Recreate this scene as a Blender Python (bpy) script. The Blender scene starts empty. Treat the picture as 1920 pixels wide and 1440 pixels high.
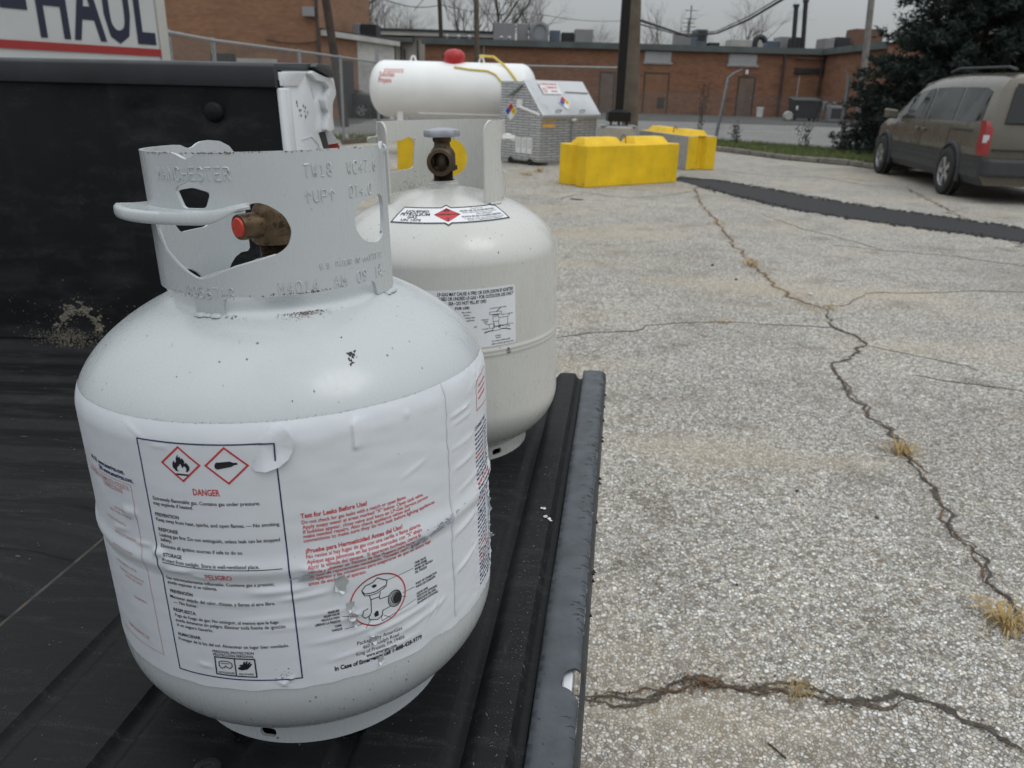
import bpy, bmesh, math, random
import numpy as np
from mathutils import Vector, Matrix, noise
from mathutils.geometry import delaunay_2d_cdt, tessellate_polygon

random.seed(7)
PI = math.pi
SC = bpy.context.scene
COL = SC.collection

# ------------------------------------------------------------------ camera
FPX, CAMH, PITCH, ROLL = 1475.0, 1.36, .3627, .028


def axes(th, ro):
    f = Vector((0, math.cos(th), -math.sin(th)))
    r = Vector((1, 0, 0))
    u = r.cross(f)
    return (r * math.cos(ro) + u * math.sin(ro), u * math.cos(ro) - r * math.sin(ro), f)


cr, cu, cf = axes(PITCH, ROLL)
cd = bpy.data.cameras.new('camera')
cam = bpy.data.objects.new('camera', cd)
COL.objects.link(cam)
cam.matrix_world = Matrix(((cr.x, cu.x, -cf.x, 0), (cr.y, cu.y, -cf.y, 0), (cr.z, cu.z, -cf.z, CAMH), (0, 0, 0, 1)))
cd.sensor_width = 36
cd.lens = 36 * FPX / 1920
cd.clip_start = .02
cd.clip_end = 2000
cd.dof.use_dof = True
cd.dof.focus_distance = .64
cd.dof.aperture_fstop = 15.0
SC.camera = cam

# ------------------------------------------------------------------ world, sun, exposure
W = bpy.data.worlds.new('World')
SC.world = W
W.use_nodes = True
wn = W.node_tree
wn.nodes.clear()
out = wn.nodes.new('ShaderNodeOutputWorld')
SUN_EL, SUN_ROT = math.radians(62), math.radians(120)
sky = wn.nodes.new('ShaderNodeTexSky')
sky.sky_type = 'NISHITA'
sky.sun_disc = False
sky.sun_elevation = SUN_EL
sky.sun_rotation = SUN_ROT
hs = wn.nodes.new('ShaderNodeHueSaturation')
hs.inputs['Saturation'].default_value = .25
wn.links.new(sky.outputs[0], hs.inputs['Color'])
bg1 = wn.nodes.new('ShaderNodeBackground')
bg1.inputs['Strength'].default_value = .05
wn.links.new(hs.outputs[0], bg1.inputs['Color'])
# overcast deck: standard overcast luminance, (1 + 2 sin elevation) / 3
tc = wn.nodes.new('ShaderNodeTexCoord')
sx = wn.nodes.new('ShaderNodeSeparateXYZ')
wn.links.new(tc.outputs['Generated'], sx.inputs[0])
mr = wn.nodes.new('ShaderNodeMapRange')
mr.inputs['From Min'].default_value = 0
mr.inputs['From Max'].default_value = 1
mr.inputs['To Min'].default_value = .16
mr.inputs['To Max'].default_value = 1.55
wn.links.new(sx.outputs['Z'], mr.inputs['Value'])
nz = wn.nodes.new('ShaderNodeTexNoise')
nz.inputs['Scale'].default_value = 2.2
nz.inputs['Detail'].default_value = 4
wn.links.new(tc.outputs['Generated'], nz.inputs['Vector'])
mn = wn.nodes.new('ShaderNodeMapRange')
mn.inputs['To Min'].default_value = .8
mn.inputs['To Max'].default_value = 1.2
wn.links.new(nz.outputs[0], mn.inputs['Value'])
mu = wn.nodes.new('ShaderNodeMath')
mu.operation = 'MULTIPLY'
wn.links.new(mr.outputs[0], mu.inputs[0])
wn.links.new(mn.outputs[0], mu.inputs[1])
bg2 = wn.nodes.new('ShaderNodeBackground')
bg2.inputs['Color'].default_value = (.91, .965, 1.0, 1)
wn.links.new(mu.outputs[0], bg2.inputs['Strength'])
ad = wn.nodes.new('ShaderNodeAddShader')
wn.links.new(bg1.outputs[0], ad.inputs[0])
wn.links.new(bg2.outputs[0], ad.inputs[1])
wn.links.new(ad.outputs[0], out.inputs['Surface'])

sl = bpy.data.lights.new('sun', 'SUN')
sl.energy = .55
sl.angle = math.radians(25)
sl.color = (1, .97, .92)
so = bpy.data.objects.new('sun', sl)
COL.objects.link(so)
sd = Vector((math.sin(SUN_ROT) * math.cos(SUN_EL), math.cos(SUN_ROT) * math.cos(SUN_EL), math.sin(SUN_EL)))
so.rotation_euler = sd.to_track_quat('Z', 'Y').to_euler()
so.location = sd * 30

SC.view_settings.view_transform = 'Standard'
SC.view_settings.look = 'None'
SC.view_settings.gamma = 1
SC.view_settings.exposure = -.24
SC.view_settings.use_curve_mapping = False


# ------------------------------------------------------------------ pixel rays -> places (1920 x 1440 photograph)
def ray(u, v):
    return cf + cr * ((u - 960) / FPX) - cu * ((v - 720) / FPX)


def P(u, v, Y):
    d = ray(u, v)
    return d * (Y / d.y) + Vector((0, 0, CAMH))


def G(u, v, z=0.0):
    d = ray(u, v)
    return d * ((z - CAMH) / d.z) + Vector((0, 0, CAMH))


# ------------------------------------------------------------------ materials
MATS = {}


def nodeset(name):
    m = bpy.data.materials.new(name)
    m.use_nodes = True
    nt = m.node_tree
    b = nt.nodes['Principled BSDF']
    return m, nt, b


def N(nt, typ, **kw):
    n = nt.nodes.new(typ)
    for k, v in kw.items():
        if k.startswith('i_'):
            key = k[2:].replace('_', ' ')
            s = n.inputs[int(key)] if key.isdigit() else n.inputs[key]
            if isinstance(v, bpy.types.NodeSocket):
                nt.links.new(v, s)
            else:
                s.default_value = v
        else:
            setattr(n, k, v)
    return n


def ramp(nt, fac, stops):
    r = nt.nodes.new('ShaderNodeValToRGB')
    nt.links.new(fac, r.inputs[0])
    el = r.color_ramp.elements
    while len(el) < len(stops):
        el.new(.5)
    for e, (p, c) in zip(el, stops):
        e.position = p
        e.color = c if len(c) == 4 else (*c, 1)
    return r.outputs[0]


def mixc(nt, fac, a, b, mode='MIX'):
    n = nt.nodes.new('ShaderNodeMix')
    n.data_type = 'RGBA'
    n.blend_type = mode
    for s, v in ((n.inputs[0], fac), (n.inputs[6], a), (n.inputs[7], b)):
        if isinstance(v, bpy.types.NodeSocket):
            nt.links.new(v, s)
        elif isinstance(v, (int, float)):
            s.default_value = v
        else:
            s.default_value = (*v, 1) if len(v) == 3 else v
    return n.outputs[2]


def objco(nt, scale=None):
    t = nt.nodes.new('ShaderNodeTexCoord').outputs['Object']
    if scale:
        m = nt.nodes.new('ShaderNodeMapping')
        m.inputs['Scale'].default_value = scale
        nt.links.new(t, m.inputs[0])
        t = m.outputs[0]
    return t


def noisef(nt, co, scale, detail=4, rough=.55, w=None):
    n = nt.nodes.new('ShaderNodeTexNoise')
    n.inputs['Scale'].default_value = scale
    n.inputs['Detail'].default_value = detail
    n.inputs['Roughness'].default_value = rough
    nt.links.new(co, n.inputs['Vector'])
    return n.outputs[0]


def bump(nt, b, h, strength=.3, dist=.01):
    n = nt.nodes.new('ShaderNodeBump')
    n.inputs['Strength'].default_value = strength
    n.inputs['Distance'].default_value = dist
    nt.links.new(h, n.inputs['Height'])
    nt.links.new(n.outputs[0], b.inputs['Normal'])


def mat(name, col, rough=.5, metal=0.0, var=.12, vs=6.0, bs=0, bstr=.2, bdist=.002, speck=None, coat=0, spec=.5, emit=0):
    """plain procedural material: a base colour with mottling, optional specks and relief"""
    if name in MATS:
        return MATS[name]
    m, nt, b = nodeset(name)
    co = objco(nt)
    c = col
    f = noisef(nt, co, vs, 5, .6)
    lo = tuple(x * (1 - var) for x in col)
    hi = tuple(min(1, x * (1 + var)) for x in col)
    cs = ramp(nt, f, [(.3, lo), (.7, hi)])
    if speck:
        sc, thr, sc_col, amt = speck
        s = noisef(nt, co, sc, 3, .7)
        sm = ramp(nt, s, [(thr, (0, 0, 0)), (thr + .03, (1, 1, 1))])
        f2 = N(nt, 'ShaderNodeMath', operation='MULTIPLY', i_0=sm, i_1=amt).outputs[0]
        cs = mixc(nt, f2, cs, sc_col)
    nt.links.new(cs, b.inputs['Base Color'])
    rr = ramp(nt, noisef(nt, co, vs * 2.3, 4), [(.3, (max(0, rough - .07),) * 3), (.7, (min(1, rough + .07),) * 3)])
    nt.links.new(rr, b.inputs['Roughness'])
    b.inputs['Metallic'].default_value = metal
    b.inputs['Specular IOR Level'].default_value = spec
    b.inputs['Coat Weight'].default_value = coat
    if bs:
        bump(nt, b, noisef(nt, co, bs, 4), bstr, bdist)
    MATS[name] = m
    return m


# ------------------------------------------------------------------ mesh building
class MB:
    def __init__(s):
        s.v = []
        s.f = []

    def add(s, vs, fs):
        o = len(s.v)
        s.v += [tuple(p) for p in vs]
        s.f += [tuple(i + o for i in f) for f in fs]
        return s

    def box(s, x0, x1, y0, y1, z0, z1):
        return s.add([(x0, y0, z0), (x1, y0, z0), (x1, y1, z0), (x0, y1, z0), (x0, y0, z1), (x1, y0, z1), (x1, y1, z1), (x0, y1, z1)],
                     [(3, 2, 1, 0), (4, 5, 6, 7), (0, 1, 5, 4), (1, 2, 6, 5), (2, 3, 7, 6), (3, 0, 4, 7)])

    def hexa(s, p):
        """8 corners: bottom ring then top ring"""
        return s.add(p, [(3, 2, 1, 0), (4, 5, 6, 7), (0, 1, 5, 4), (1, 2, 6, 5), (2, 3, 7, 6), (3, 0, 4, 7)])

    def tube(s, pts, r, n=6, cap=True, flat=None):
        pts = [Vector(p) for p in pts]
        rs = r if isinstance(r, (list, tuple)) else [r] * len(pts)
        o = len(s.v)
        up = None
        for i, p in enumerate(pts):
            a = pts[max(0, i - 1)]
            b = pts[min(len(pts) - 1, i + 1)]
            t = (b - a)
            t = t.normalized() if t.length > 1e-9 else Vector((0, 0, 1))
            if up is None:
                up = t.orthogonal().normalized()
            else:
                up = (up - t * up.dot(t))
                up = up.normalized() if up.length > 1e-6 else t.orthogonal().normalized()
            w = t.cross(up)
            for k in range(n):
                an = 2 * PI * k / n
                q = p + (up * math.cos(an) + w * math.sin(an)) * rs[i]
                s.v.append(tuple(q))
        for i in range(len(pts) - 1):
            for k in range(n):
                k2 = (k + 1) % n
                s.f.append((o + i * n + k, o + i * n + k2, o + (i + 1) * n + k2, o + (i + 1) * n + k))
        if cap:
            s.f.append(tuple(o + k for k in range(n - 1, -1, -1)))
            s.f.append(tuple(o + (len(pts) - 1) * n + k for k in range(n)))
        return s

    def lathe(s, prof, n=32, M=None, cap0=False, cap1=False, a0=0, a1=2 * PI):
        o = len(s.v)
        full = abs(a1 - a0 - 2 * PI) < 1e-6
        nn = n if full else n + 1
        for (r, z) in prof:
            for k in range(nn):
                a = a0 + (a1 - a0) * k / n
                p = Vector((r * math.cos(a), r * math.sin(a), z))
                s.v.append(tuple(M @ p) if M else tuple(p))
        for i in range(len(prof) - 1):
            for k in range(n):
                k2 = (k + 1) % nn
                s.f.append((o + i * nn + k, o + i * nn + k2, o + (i + 1) * nn + k2, o + (i + 1) * nn + k))
        if cap0:
            s.f.append(tuple(o + k for k in range(nn - 1, -1, -1)))
        if cap1:
            s.f.append(tuple(o + (len(prof) - 1) * nn + k for k in range(nn)))
        return s

    def prism(s, poly, h0, h1, fn):
        """poly 2D (ccw seen against the extrude axis); fn(u, v, h) -> 3D"""
        n = len(poly)
        o = len(s.v)
        for h in (h0, h1):
            s.v += [tuple(fn(u, v, h)) for u, v in poly]
        tri = tessellate_polygon([[Vector((u, v, 0)) for u, v in poly]])
        s.f += [(o + a, o + c, o + b) for a, b, c in tri]
        s.f += [(o + n + a, o + n + b, o + n + c) for a, b, c in tri]
        for i in range(n):
            j = (i + 1) % n
            s.f.append((o + i, o + j, o + n + j, o + n + i))
        return s

    def build(s, name, m, parent=None, smooth=None, bevel=0, seg=2, off=None, kind=None, fix=False):
        vs = s.v
        if off is not None:
            vs = [(x - off[0], y - off[1], z - off[2]) for x, y, z in vs]
        me = bpy.data.meshes.new(name)
        me.from_pydata(vs, [], s.f)
        if bevel or fix:
            bm = bmesh.new()
            bm.from_mesh(me)
            if fix:
                bmesh.ops.remove_doubles(bm, verts=bm.verts, dist=1e-6)
            bmesh.ops.recalc_face_normals(bm, faces=bm.faces)
            if bevel:
                es = [e for e in bm.edges if len(e.link_faces) == 2 and e.calc_face_angle(0) > .6]
                bmesh.ops.bevel(bm, geom=es, offset=bevel, segments=seg, affect='EDGES', profile=.5, clamp_overlap=True)
            bm.to_mesh(me)
            bm.free()
        if smooth is not None:
            me.shade_smooth()
            me.set_sharp_from_angle(angle=math.radians(smooth))
        me.materials.append(m)
        o = bpy.data.objects.new(name, me)
        COL.objects.link(o)
        if parent is not None:
            o.parent = parent
        if kind:
            o['kind'] = kind
        return o


def tag(o, label, cat, group=None):
    o['label'] = label
    o['category'] = cat
    if group:
        o['group'] = group
    return o


def thing(name, label, cat, loc=(0, 0, 0), rz=0, group=None, mw=None):
    o = bpy.data.objects.new(name, None)
    COL.objects.link(o)
    o.empty_display_size = .1
    if mw is not None:
        o.matrix_world = mw
    else:
        o.location = loc
        o.rotation_euler = (0, 0, rz)
    return tag(o, label, cat, group)


def dup(root, loc, rz=0, label=None, group=None):
    kids = [(c, list(c.children)) for c in root.children]
    r = root.copy()
    COL.objects.link(r)
    r.location = loc
    r.rotation_euler = (0, 0, rz)
    if label:
        r['label'] = label
    if group:
        r['group'] = group
    for ch, gs in kids:
        c = ch.copy()
        COL.objects.link(c)
        c.parent = r
        for g in gs:
            d = g.copy()
            COL.objects.link(d)
            d.parent = c
    return r


# ------------------------------------------------------------------ lettering (built-in font) as 2D meshes
FONT_CACHE = {}


def text2d(s, bold=0.0):
    key = (s, bold)
    if key in FONT_CACHE:
        return FONT_CACHE[key]
    cu_ = bpy.data.curves.new('t', 'FONT')
    cu_.body = s
    cu_.size = 1
    cu_.offset = bold
    cu_.resolution_u = 2
    cu_.fill_mode = 'FRONT'
    ob = bpy.data.objects.new('t', cu_)
    COL.objects.link(ob)
    dg = bpy.context.evaluated_depsgraph_get()
    me = ob.evaluated_get(dg).to_mesh()
    v = [(p.co.x, p.co.y) for p in me.vertices]
    f = [tuple(q.vertices) for q in me.polygons]
    ob.evaluated_get(dg).to_mesh_clear()
    bpy.data.objects.remove(ob)
    bpy.data.curves.remove(cu_)
    FONT_CACHE[key] = (v, f)
    return v, f


CAPH = max(p[1] for p in text2d('H')[0])


def text_into(mb, s, x, y, cap, fn, width=None, xs=.85, bold=0.0, align='L', slant=0):
    v, f = text2d(s, bold)
    if not v:
        return
    x0 = min(p[0] for p in v)
    x1 = max(p[0] for p in v)
    sy = cap / CAPH
    sx_ = (width / (x1 - x0)) if width else sy * xs
    w = (x1 - x0) * sx_
    ox = x if align == 'L' else (x - w if align == 'R' else x - w / 2)
    mb.add([fn(ox + (px - x0) * sx_ + py * sy * slant, y + py * sy) for px, py in v], f)


def stroke_into(mb, pts, w, fn, closed=False):
    """flat line of width w along 2D points"""
    pts = [Vector((p[0], p[1])) for p in pts]
    n = len(pts)
    L = []
    for i in range(n):
        a = pts[(i - 1) % n] if (closed or i > 0) else pts[i]
        b = pts[(i + 1) % n] if (closed or i < n - 1) else pts[i]
        d1 = (pts[i] - a)
        d2 = (b - pts[i])
        if d1.length < 1e-9:
            d1 = d2
        if d2.length < 1e-9:
            d2 = d1
        t = (d1.normalized() + d2.normalized())
        t = t.normalized() if t.length > 1e-6 else d1.normalized()
        nr = Vector((-t.y, t.x))
        k = w / 2 / max(.35, abs(nr.dot(Vector((-d1.y, d1.x)).normalized())))
        L.append((pts[i] + nr * k, pts[i] - nr * k))
    vs = []
    for a, b in L:
        vs += [fn(a.x, a.y), fn(b.x, b.y)]
    fs = []
    for i in range(n if closed else n - 1):
        j = (i + 1) % n
        fs.append((2 * i + 1, 2 * j + 1, 2 * j, 2 * i))
    mb.add(vs, fs)


def poly_into(mb, pts, fn):
    tri = tessellate_polygon([[Vector((p[0], p[1], 0)) for p in pts]])
    mb.add([fn(p[0], p[1]) for p in pts], [tuple(t) for t in tri])


def subdiv_line(pts, step, closed=False):
    o = []
    n = len(pts)
    for i in range(n if closed else n - 1):
        a = Vector(pts[i])
        b = Vector(pts[(i + 1) % n])
        k = max(1, int((b - a).length / step))
        for j in range(k):
            o.append(tuple(a.lerp(b, j / k)))
    if not closed:
        o.append(tuple(pts[-1]))
    return o


def smoothstep(a, b, x):
    t = min(1, max(0, (x - a) / (b - a)))
    return t * t * (3 - 2 * t)


def in_poly(x, y, poly):
    c = False
    n = len(poly)
    j = n - 1
    for i in range(n):
        xi, yi = poly[i]
        xj, yj = poly[j]
        if (yi > y) != (yj > y) and x < (xj - xi) * (y - yi) / (yj - yi) + xi:
            c = not c
        j = i
    return c


def rounded(poly, r, n=4):
    """round the corners of a 2D polygon"""
    o = []
    m = len(poly)
    for i in range(m):
        a, p, b = Vector(poly[i - 1]), Vector(poly[i]), Vector(poly[(i + 1) % m])
        d1, d2 = (a - p), (b - p)
        k = min(r, d1.length * .45, d2.length * .45)
        q1 = p + d1.normalized() * k
        q2 = p + d2.normalized() * k
        for j in range(n + 1):
            t = j / n
            o.append(tuple(q1 * (1 - t) ** 2 + p * 2 * t * (1 - t) + q2 * t * t))
    return o


# ------------------------------------------------------------------ special materials
def ground_material():
    m, nt, b = nodeset('worn_exposed_aggregate_asphalt')
    co = objco(nt)
    # pebble size wobbles, so warp the lookup a little
    wv = N(nt, 'ShaderNodeTexNoise', i_Vector=co, i_Scale=14.0, i_Detail=2.0).outputs['Color']
    wco = N(nt, 'ShaderNodeVectorMath', operation='MULTIPLY_ADD', i_0=wv, i_1=(.03, .03, 0), i_2=co).outputs[0]
    vor = N(nt, 'ShaderNodeTexVoronoi', feature='F1', i_Vector=wco, i_Scale=105.0, i_Randomness=1.0)
    ved = N(nt, 'ShaderNodeTexVoronoi', feature='DISTANCE_TO_EDGE', i_Vector=wco, i_Scale=105.0, i_Randomness=1.0)
    sep = N(nt, 'ShaderNodeSeparateColor', i_0=vor.outputs['Color'])
    stone = ramp(nt, sep.outputs[0], [(0, (.22, .20, .175)), (.2, (.37, .35, .315)), (.45, (.50, .483, .45)), (.72, (.63, .615, .585)), (.9, (.75, .74, .715)), (.97, (.84, .83, .81))])
    tint = ramp(nt, sep.outputs[1], [(0, (.84, .76, .66)), (.25, (1, .97, .92)), (.6, (1, 1, 1)), (1, (.93, .96, 1.0))])
    stone = mixc(nt, 1.0, stone, tint, 'MULTIPLY')
    gap = ramp(nt, ved.outputs['Distance'], [(.0, (1, 1, 1)), (.06, (.85, .85, .85)), (.17, (0, 0, 0))])
    n1 = noisef(nt, co, 26, 4, .6)
    gapm = N(nt, 'ShaderNodeMath', operation='MULTIPLY', i_0=gap, i_1=ramp(nt, n1, [(.3, (.45, .45, .45)), (.6, (1, 1, 1))])).outputs[0]
    c = mixc(nt, gapm, stone, (.112, .102, .09))
    # broad wear, stains and drifted sand
    n2 = noisef(nt, co, .55, 6, .62)
    c = mixc(nt, 1.0, c, ramp(nt, n2, [(.25, (.78, .765, .74)), (.5, (1.02, 1.01, .99)), (.75, (1.18, 1.15, 1.10))]), 'MULTIPLY')
    n3 = noisef(nt, co, 3.1, 5, .65)
    c = mixc(nt, 1.0, c, ramp(nt, n3, [(.30, (.70, .68, .65)), (.48, (1, 1, 1)), (.8, (1.05, 1.04, 1.02))]), 'MULTIPLY')
    n4 = noisef(nt, objco(nt, (.35, .9, 1)), 1.1, 5, .6)
    sand = ramp(nt, n4, [(.50, (0, 0, 0)), (.68, (1, 1, 1))])
    sandf = N(nt, 'ShaderNodeMath', operation='MULTIPLY', i_0=sand, i_1=.62).outputs[0]
    c = mixc(nt, sandf, c, (.46, .385, .285))
    n5 = noisef(nt, co, .9, 7, .68)
    stain = N(nt, 'ShaderNodeMath', operation='MULTIPLY', i_0=ramp(nt, n5, [(.58, (0, 0, 0)), (.70, (1, 1, 1))]), i_1=.55).outputs[0]
    c = mixc(nt, stain, c, (.17, .155, .135))
    n6 = N(nt, 'ShaderNodeTexVoronoi', feature='F1', i_Vector=wco, i_Scale=1.7, i_Randomness=1.0)
    drip = ramp(nt, n6.outputs['Distance'], [(.03, (.7, .7, .7)), (.10, (0, 0, 0))])
    c = mixc(nt, N(nt, 'ShaderNodeMath', operation='MULTIPLY', i_0=drip, i_1=ramp(nt, N(nt, 'ShaderNodeSeparateColor', i_0=n6.outputs['Color']).outputs[0], [(.7, (0, 0, 0)), (.71, (1, 1, 1))])).outputs[0], c, (.09, .08, .07))
    nt.links.new(c, b.inputs['Base Color'])
    b.inputs['Roughness'].default_value = .85
    b.inputs['Specular IOR Level'].default_value = .3
    hh = ramp(nt, ved.outputs['Distance'], [(0, (0, 0, 0)), (.12, (.6, .6, .6)), (.35, (1, 1, 1))])
    hs2 = N(nt, 'ShaderNodeMath', operation='MULTIPLY', i_0=hh, i_1=N(nt, 'ShaderNodeMath', operation='ADD', i_0=sep.outputs[2], i_1=.4).outputs[0]).outputs[0]
    bump(nt, b, hs2, .7, .004)
    return m


def brick_material(name, c1, c2, mortar, scale=1.0):
    m, nt, b = nodeset(name)
    t = nt.nodes.new('ShaderNodeTexCoord').outputs['Object']
    s = N(nt, 'ShaderNodeSeparateXYZ', i_0=t)
    xy = N(nt, 'ShaderNodeMath', operation='ADD', i_0=s.outputs['X'], i_1=s.outputs['Y']).outputs[0]
    cv = N(nt, 'ShaderNodeCombineXYZ', i_0=xy, i_1=s.outputs['Z']).outputs[0]
    br = N(nt, 'ShaderNodeTexBrick', i_Vector=cv, i_Scale=1.0)
    br.inputs['Brick Width'].default_value = .21 * scale
    br.inputs['Row Height'].default_value = .073 * scale
    br.inputs['Mortar Size'].default_value = .006
    br.inputs['Mortar Smooth'].default_value = .3
    br.inputs['Color1'].default_value = (*c1, 1)
    br.inputs['Color2'].default_value = (*c2, 1)
    br.inputs['Mortar'].default_value = (*mortar, 1)
    br.inputs['Bias'].default_value = -.1
    n = noisef(nt, objco(nt, (.5, .5, 2.2)), 1.3, 5, .65)
    c = mixc(nt, 1.0, br.outputs['Color'], ramp(nt, n, [(.25, (.66, .62, .60)), (.5, (1, 1, 1)), (.75, (1.18, 1.12, 1.05))]), 'MULTIPLY')
    nt.links.new(c, b.inputs['Base Color'])
    b.inputs['Roughness'].default_value = .9
    bump(nt, b, br.outputs['Fac'], -.35, .006)
    return m


def liner_material():
    m, nt, b = nodeset('scuffed_black_liner_plastic')
    co = objco(nt)
    a = noisef(nt, objco(nt, (1, 7, 3)), 9, 6, .7)
    a2 = noisef(nt, objco(nt, (9, 1.5, 3)), 16, 6, .75)
    g = noisef(nt, co, 900, 2, .6)
    f = N(nt, 'ShaderNodeMath', operation='MULTIPLY', i_0=ramp(nt, a, [(.5, (0, 0, 0)), (.76, (1, 1, 1))]), i_1=ramp(nt, g, [(.45, (0, 0, 0)), (.62, (1, 1, 1))])).outputs[0]
    f2 = N(nt, 'ShaderNodeMath', operation='MULTIPLY', i_0=ramp(nt, a2, [(.6, (0, 0, 0)), (.8, (1, 1, 1))]), i_1=.35).outputs[0]
    fm = N(nt, 'ShaderNodeMath', operation='MAXIMUM', i_0=N(nt, 'ShaderNodeMath', operation='MULTIPLY', i_0=f, i_1=.8).outputs[0], i_1=f2).outputs[0]
    c = mixc(nt, fm, (.0062, .0066, .0078), (.082, .081, .077))
    nt.links.new(c, b.inputs['Base Color'])
    b.inputs['Specular IOR Level'].default_value = .26
    nt.links.new(ramp(nt, a, [(.3, (.5,) * 3), (.7, (.7,) * 3)]), b.inputs['Roughness'])
    bump(nt, b, g, .35, .0006)
    return m


def tank_paint(name, col, seed):
    m, nt, b = nodeset(name)
    co = objco(nt)
    big = noisef(nt, co, 7 + seed, 4, .6)
    c = ramp(nt, big, [(.25, tuple(x * .93 for x in col)), (.7, tuple(min(1, x * 1.03) for x in col))])
    # scuffs: fine streaks, and dark specks
    st = noisef(nt, objco(nt, (22, 22, 5)), 9 + seed, 6, .75)
    c = mixc(nt, N(nt, 'ShaderNodeMath', operation='MULTIPLY', i_0=ramp(nt, st, [(.66, (0, 0, 0)), (.82, (1, 1, 1))]), i_1=.2).outputs[0], c, (.33, .31, .28))
    bl = noisef(nt, objco(nt, (3, 3, 1.2)), 3.4 + seed, 6, .7)
    c = mixc(nt, N(nt, 'ShaderNodeMath', operation='MULTIPLY', i_0=ramp(nt, bl, [(.56, (0, 0, 0)), (.74, (1, 1, 1))]), i_1=.22).outputs[0], c, (.36, .325, .27))
    sc = N(nt, 'ShaderNodeTexNoise', i_Vector=objco(nt, (300, 60, 14)), i_Scale=1.0, i_Detail=2.0).outputs[0]
    c = mixc(nt, N(nt, 'ShaderNodeMath', operation='MULTIPLY', i_0=ramp(nt, sc, [(.735, (0, 0, 0)), (.76, (1, 1, 1))]), i_1=.4).outputs[0], c, (.25, .24, .22))
    v = N(nt, 'ShaderNodeTexVoronoi', feature='F1', i_Vector=co, i_Scale=85.0 + seed * 7, i_Randomness=1.0)
    dots = ramp(nt, v.outputs['Distance'], [(.05, (1, 1, 1)), (.12, (0, 0, 0))])
    pick = ramp(nt, N(nt, 'ShaderNodeSeparateColor', i_0=v.outputs['Color']).outputs[0], [(.86, (0, 0, 0)), (.87, (1, 1, 1))])
    c = mixc(nt, N(nt, 'ShaderNodeMath', operation='MULTIPLY', i_0=dots, i_1=pick).outputs[0], c, (.11, .09, .075))
    nt.links.new(c, b.inputs['Base Color'])
    nt.links.new(ramp(nt, st, [(.3, (.20,) * 3), (.7, (.38,) * 3)]), b.inputs['Roughness'])
    b.inputs['Specular IOR Level'].default_value = .55
    b.inputs['Coat Weight'].default_value = .25
    b.inputs['Coat Roughness'].default_value = .15
    bump(nt, b, noisef(nt, co, 38, 4, .5), .05, .002)
    return m


M_ground = ground_material()
M_liner = liner_material()
M_tank1 = tank_paint('light_grey_tank_paint', (.475, .50, .51), 0)
M_tank2 = tank_paint('warm_grey_tank_paint', (.56, .555, .52), 1)
M_truck = mat('silver_white_truck_paint', (.62, .635, .65), .3, 0, .05, 4, coat=.4, speck=(60, .72, (.2, .19, .17), .6))
M_cap = mat('worn_dark_grey_edge_plastic', (.058, .067, .077), .45, 0, .3, 30, bs=260, bstr=.12, speck=(120, .66, (.012, .012, .012), .8))
M_black = mat('matt_black_plastic', (.014, .0145, .016), .55, 0, .2, 20, bs=300, bstr=.1)
M_rail = mat('dark_grey_rail_plastic', (.022, .024, .028), .5, 0, .25, 12, bs=400, bstr=.15)
M_label = mat('white_vinyl_label', (.63, .655, .69), .42, 0, .035, 20, bs=70, bstr=.06, bdist=.002, speck=(55, .75, (.4, .39, .37), .5))
M_label2 = mat('white_paper_sticker', (.74, .75, .77), .45, 0, .04, 30, speck=(70, .72, (.45, .4, .33), .5))
M_ink = mat('black_print', (.012, .012, .016), .5, 0, 0)
M_navy = mat('navy_print', (.012, .02, .09), .5, 0, 0)
M_red = mat('red_print', (.50, .035, .04), .5, 0, .1, 40)
M_inkgrey = mat('grey_print', (.22, .22, .24), .5, 0, 0)
M_white = mat('white_print', (.78, .78, .78), .5, 0, 0)
M_brass = mat('dull_brass', (.145, .10, .06), .5, .8, .45, 90, bs=160, bstr=.25, speck=(110, .56, (.04, .032, .025), .8))
M_bronze = mat('dark_bronze', (.085, .062, .04), .45, .75, .35, 60, bs=120, bstr=.1)
M_redplug = mat('red_plastic', (.62, .05, .025), .45, 0, .08, 200, bs=300, bstr=.08)
M_wheelgrey = mat('grey_cast_handwheel', (.33, .34, .37), .5, .3, .12, 80, bs=200, bstr=.15)
M_rust = mat('rusty_grime', (.10, .055, .03), .9, 0, .5, 200)
M_grime = mat('dark_grime', (.035, .032, .03), .9, 0, .4, 200)
M_mud = mat('dried_mud', (.185, .165, .13), .95, 0, .25, 90, bs=300, bstr=.3)
M_lens = mat('red_lamp_lens', (.26, .008, .008), .15, 0, .05, 10, coat=.2)
M_lensclear = mat('clear_lamp_lens', (.5, .5, .52), .12, 0, .1, 10, coat=.6)
M_tyre = mat('tyre_rubber', (.016, .016, .016), .75, 0, .2, 20, bs=120, bstr=.2)
M_concrete = mat('grey_concrete', (.36, .35, .33), .9, 0, .15, 8, bs=60, bstr=.25, speck=(35, .65, (.2, .19, .18), .5))
M_yellow = mat('yellow_masonry_paint', (.78, .50, .006), .55, 0, .16, 3, bs=40, bstr=.2, speck=(26, .70, (.42, .27, .03), .6))
M_galv = mat('galvanised_steel', (.30, .32, .335), .5, .6, .15, 30)
M_wire = mat('chain_link_wire', (.15, .155, .155), .6, .5, .2, 10)

# ------------------------------------------------------------------ ground
gm = MB()
gm.add([(-400, -60, 0), (400, -60, 0), (400, 900, 0), (-400, 900, 0)], [(0, 1, 2, 3)])
ground = gm.build('ground', M_ground, kind='structure')

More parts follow.
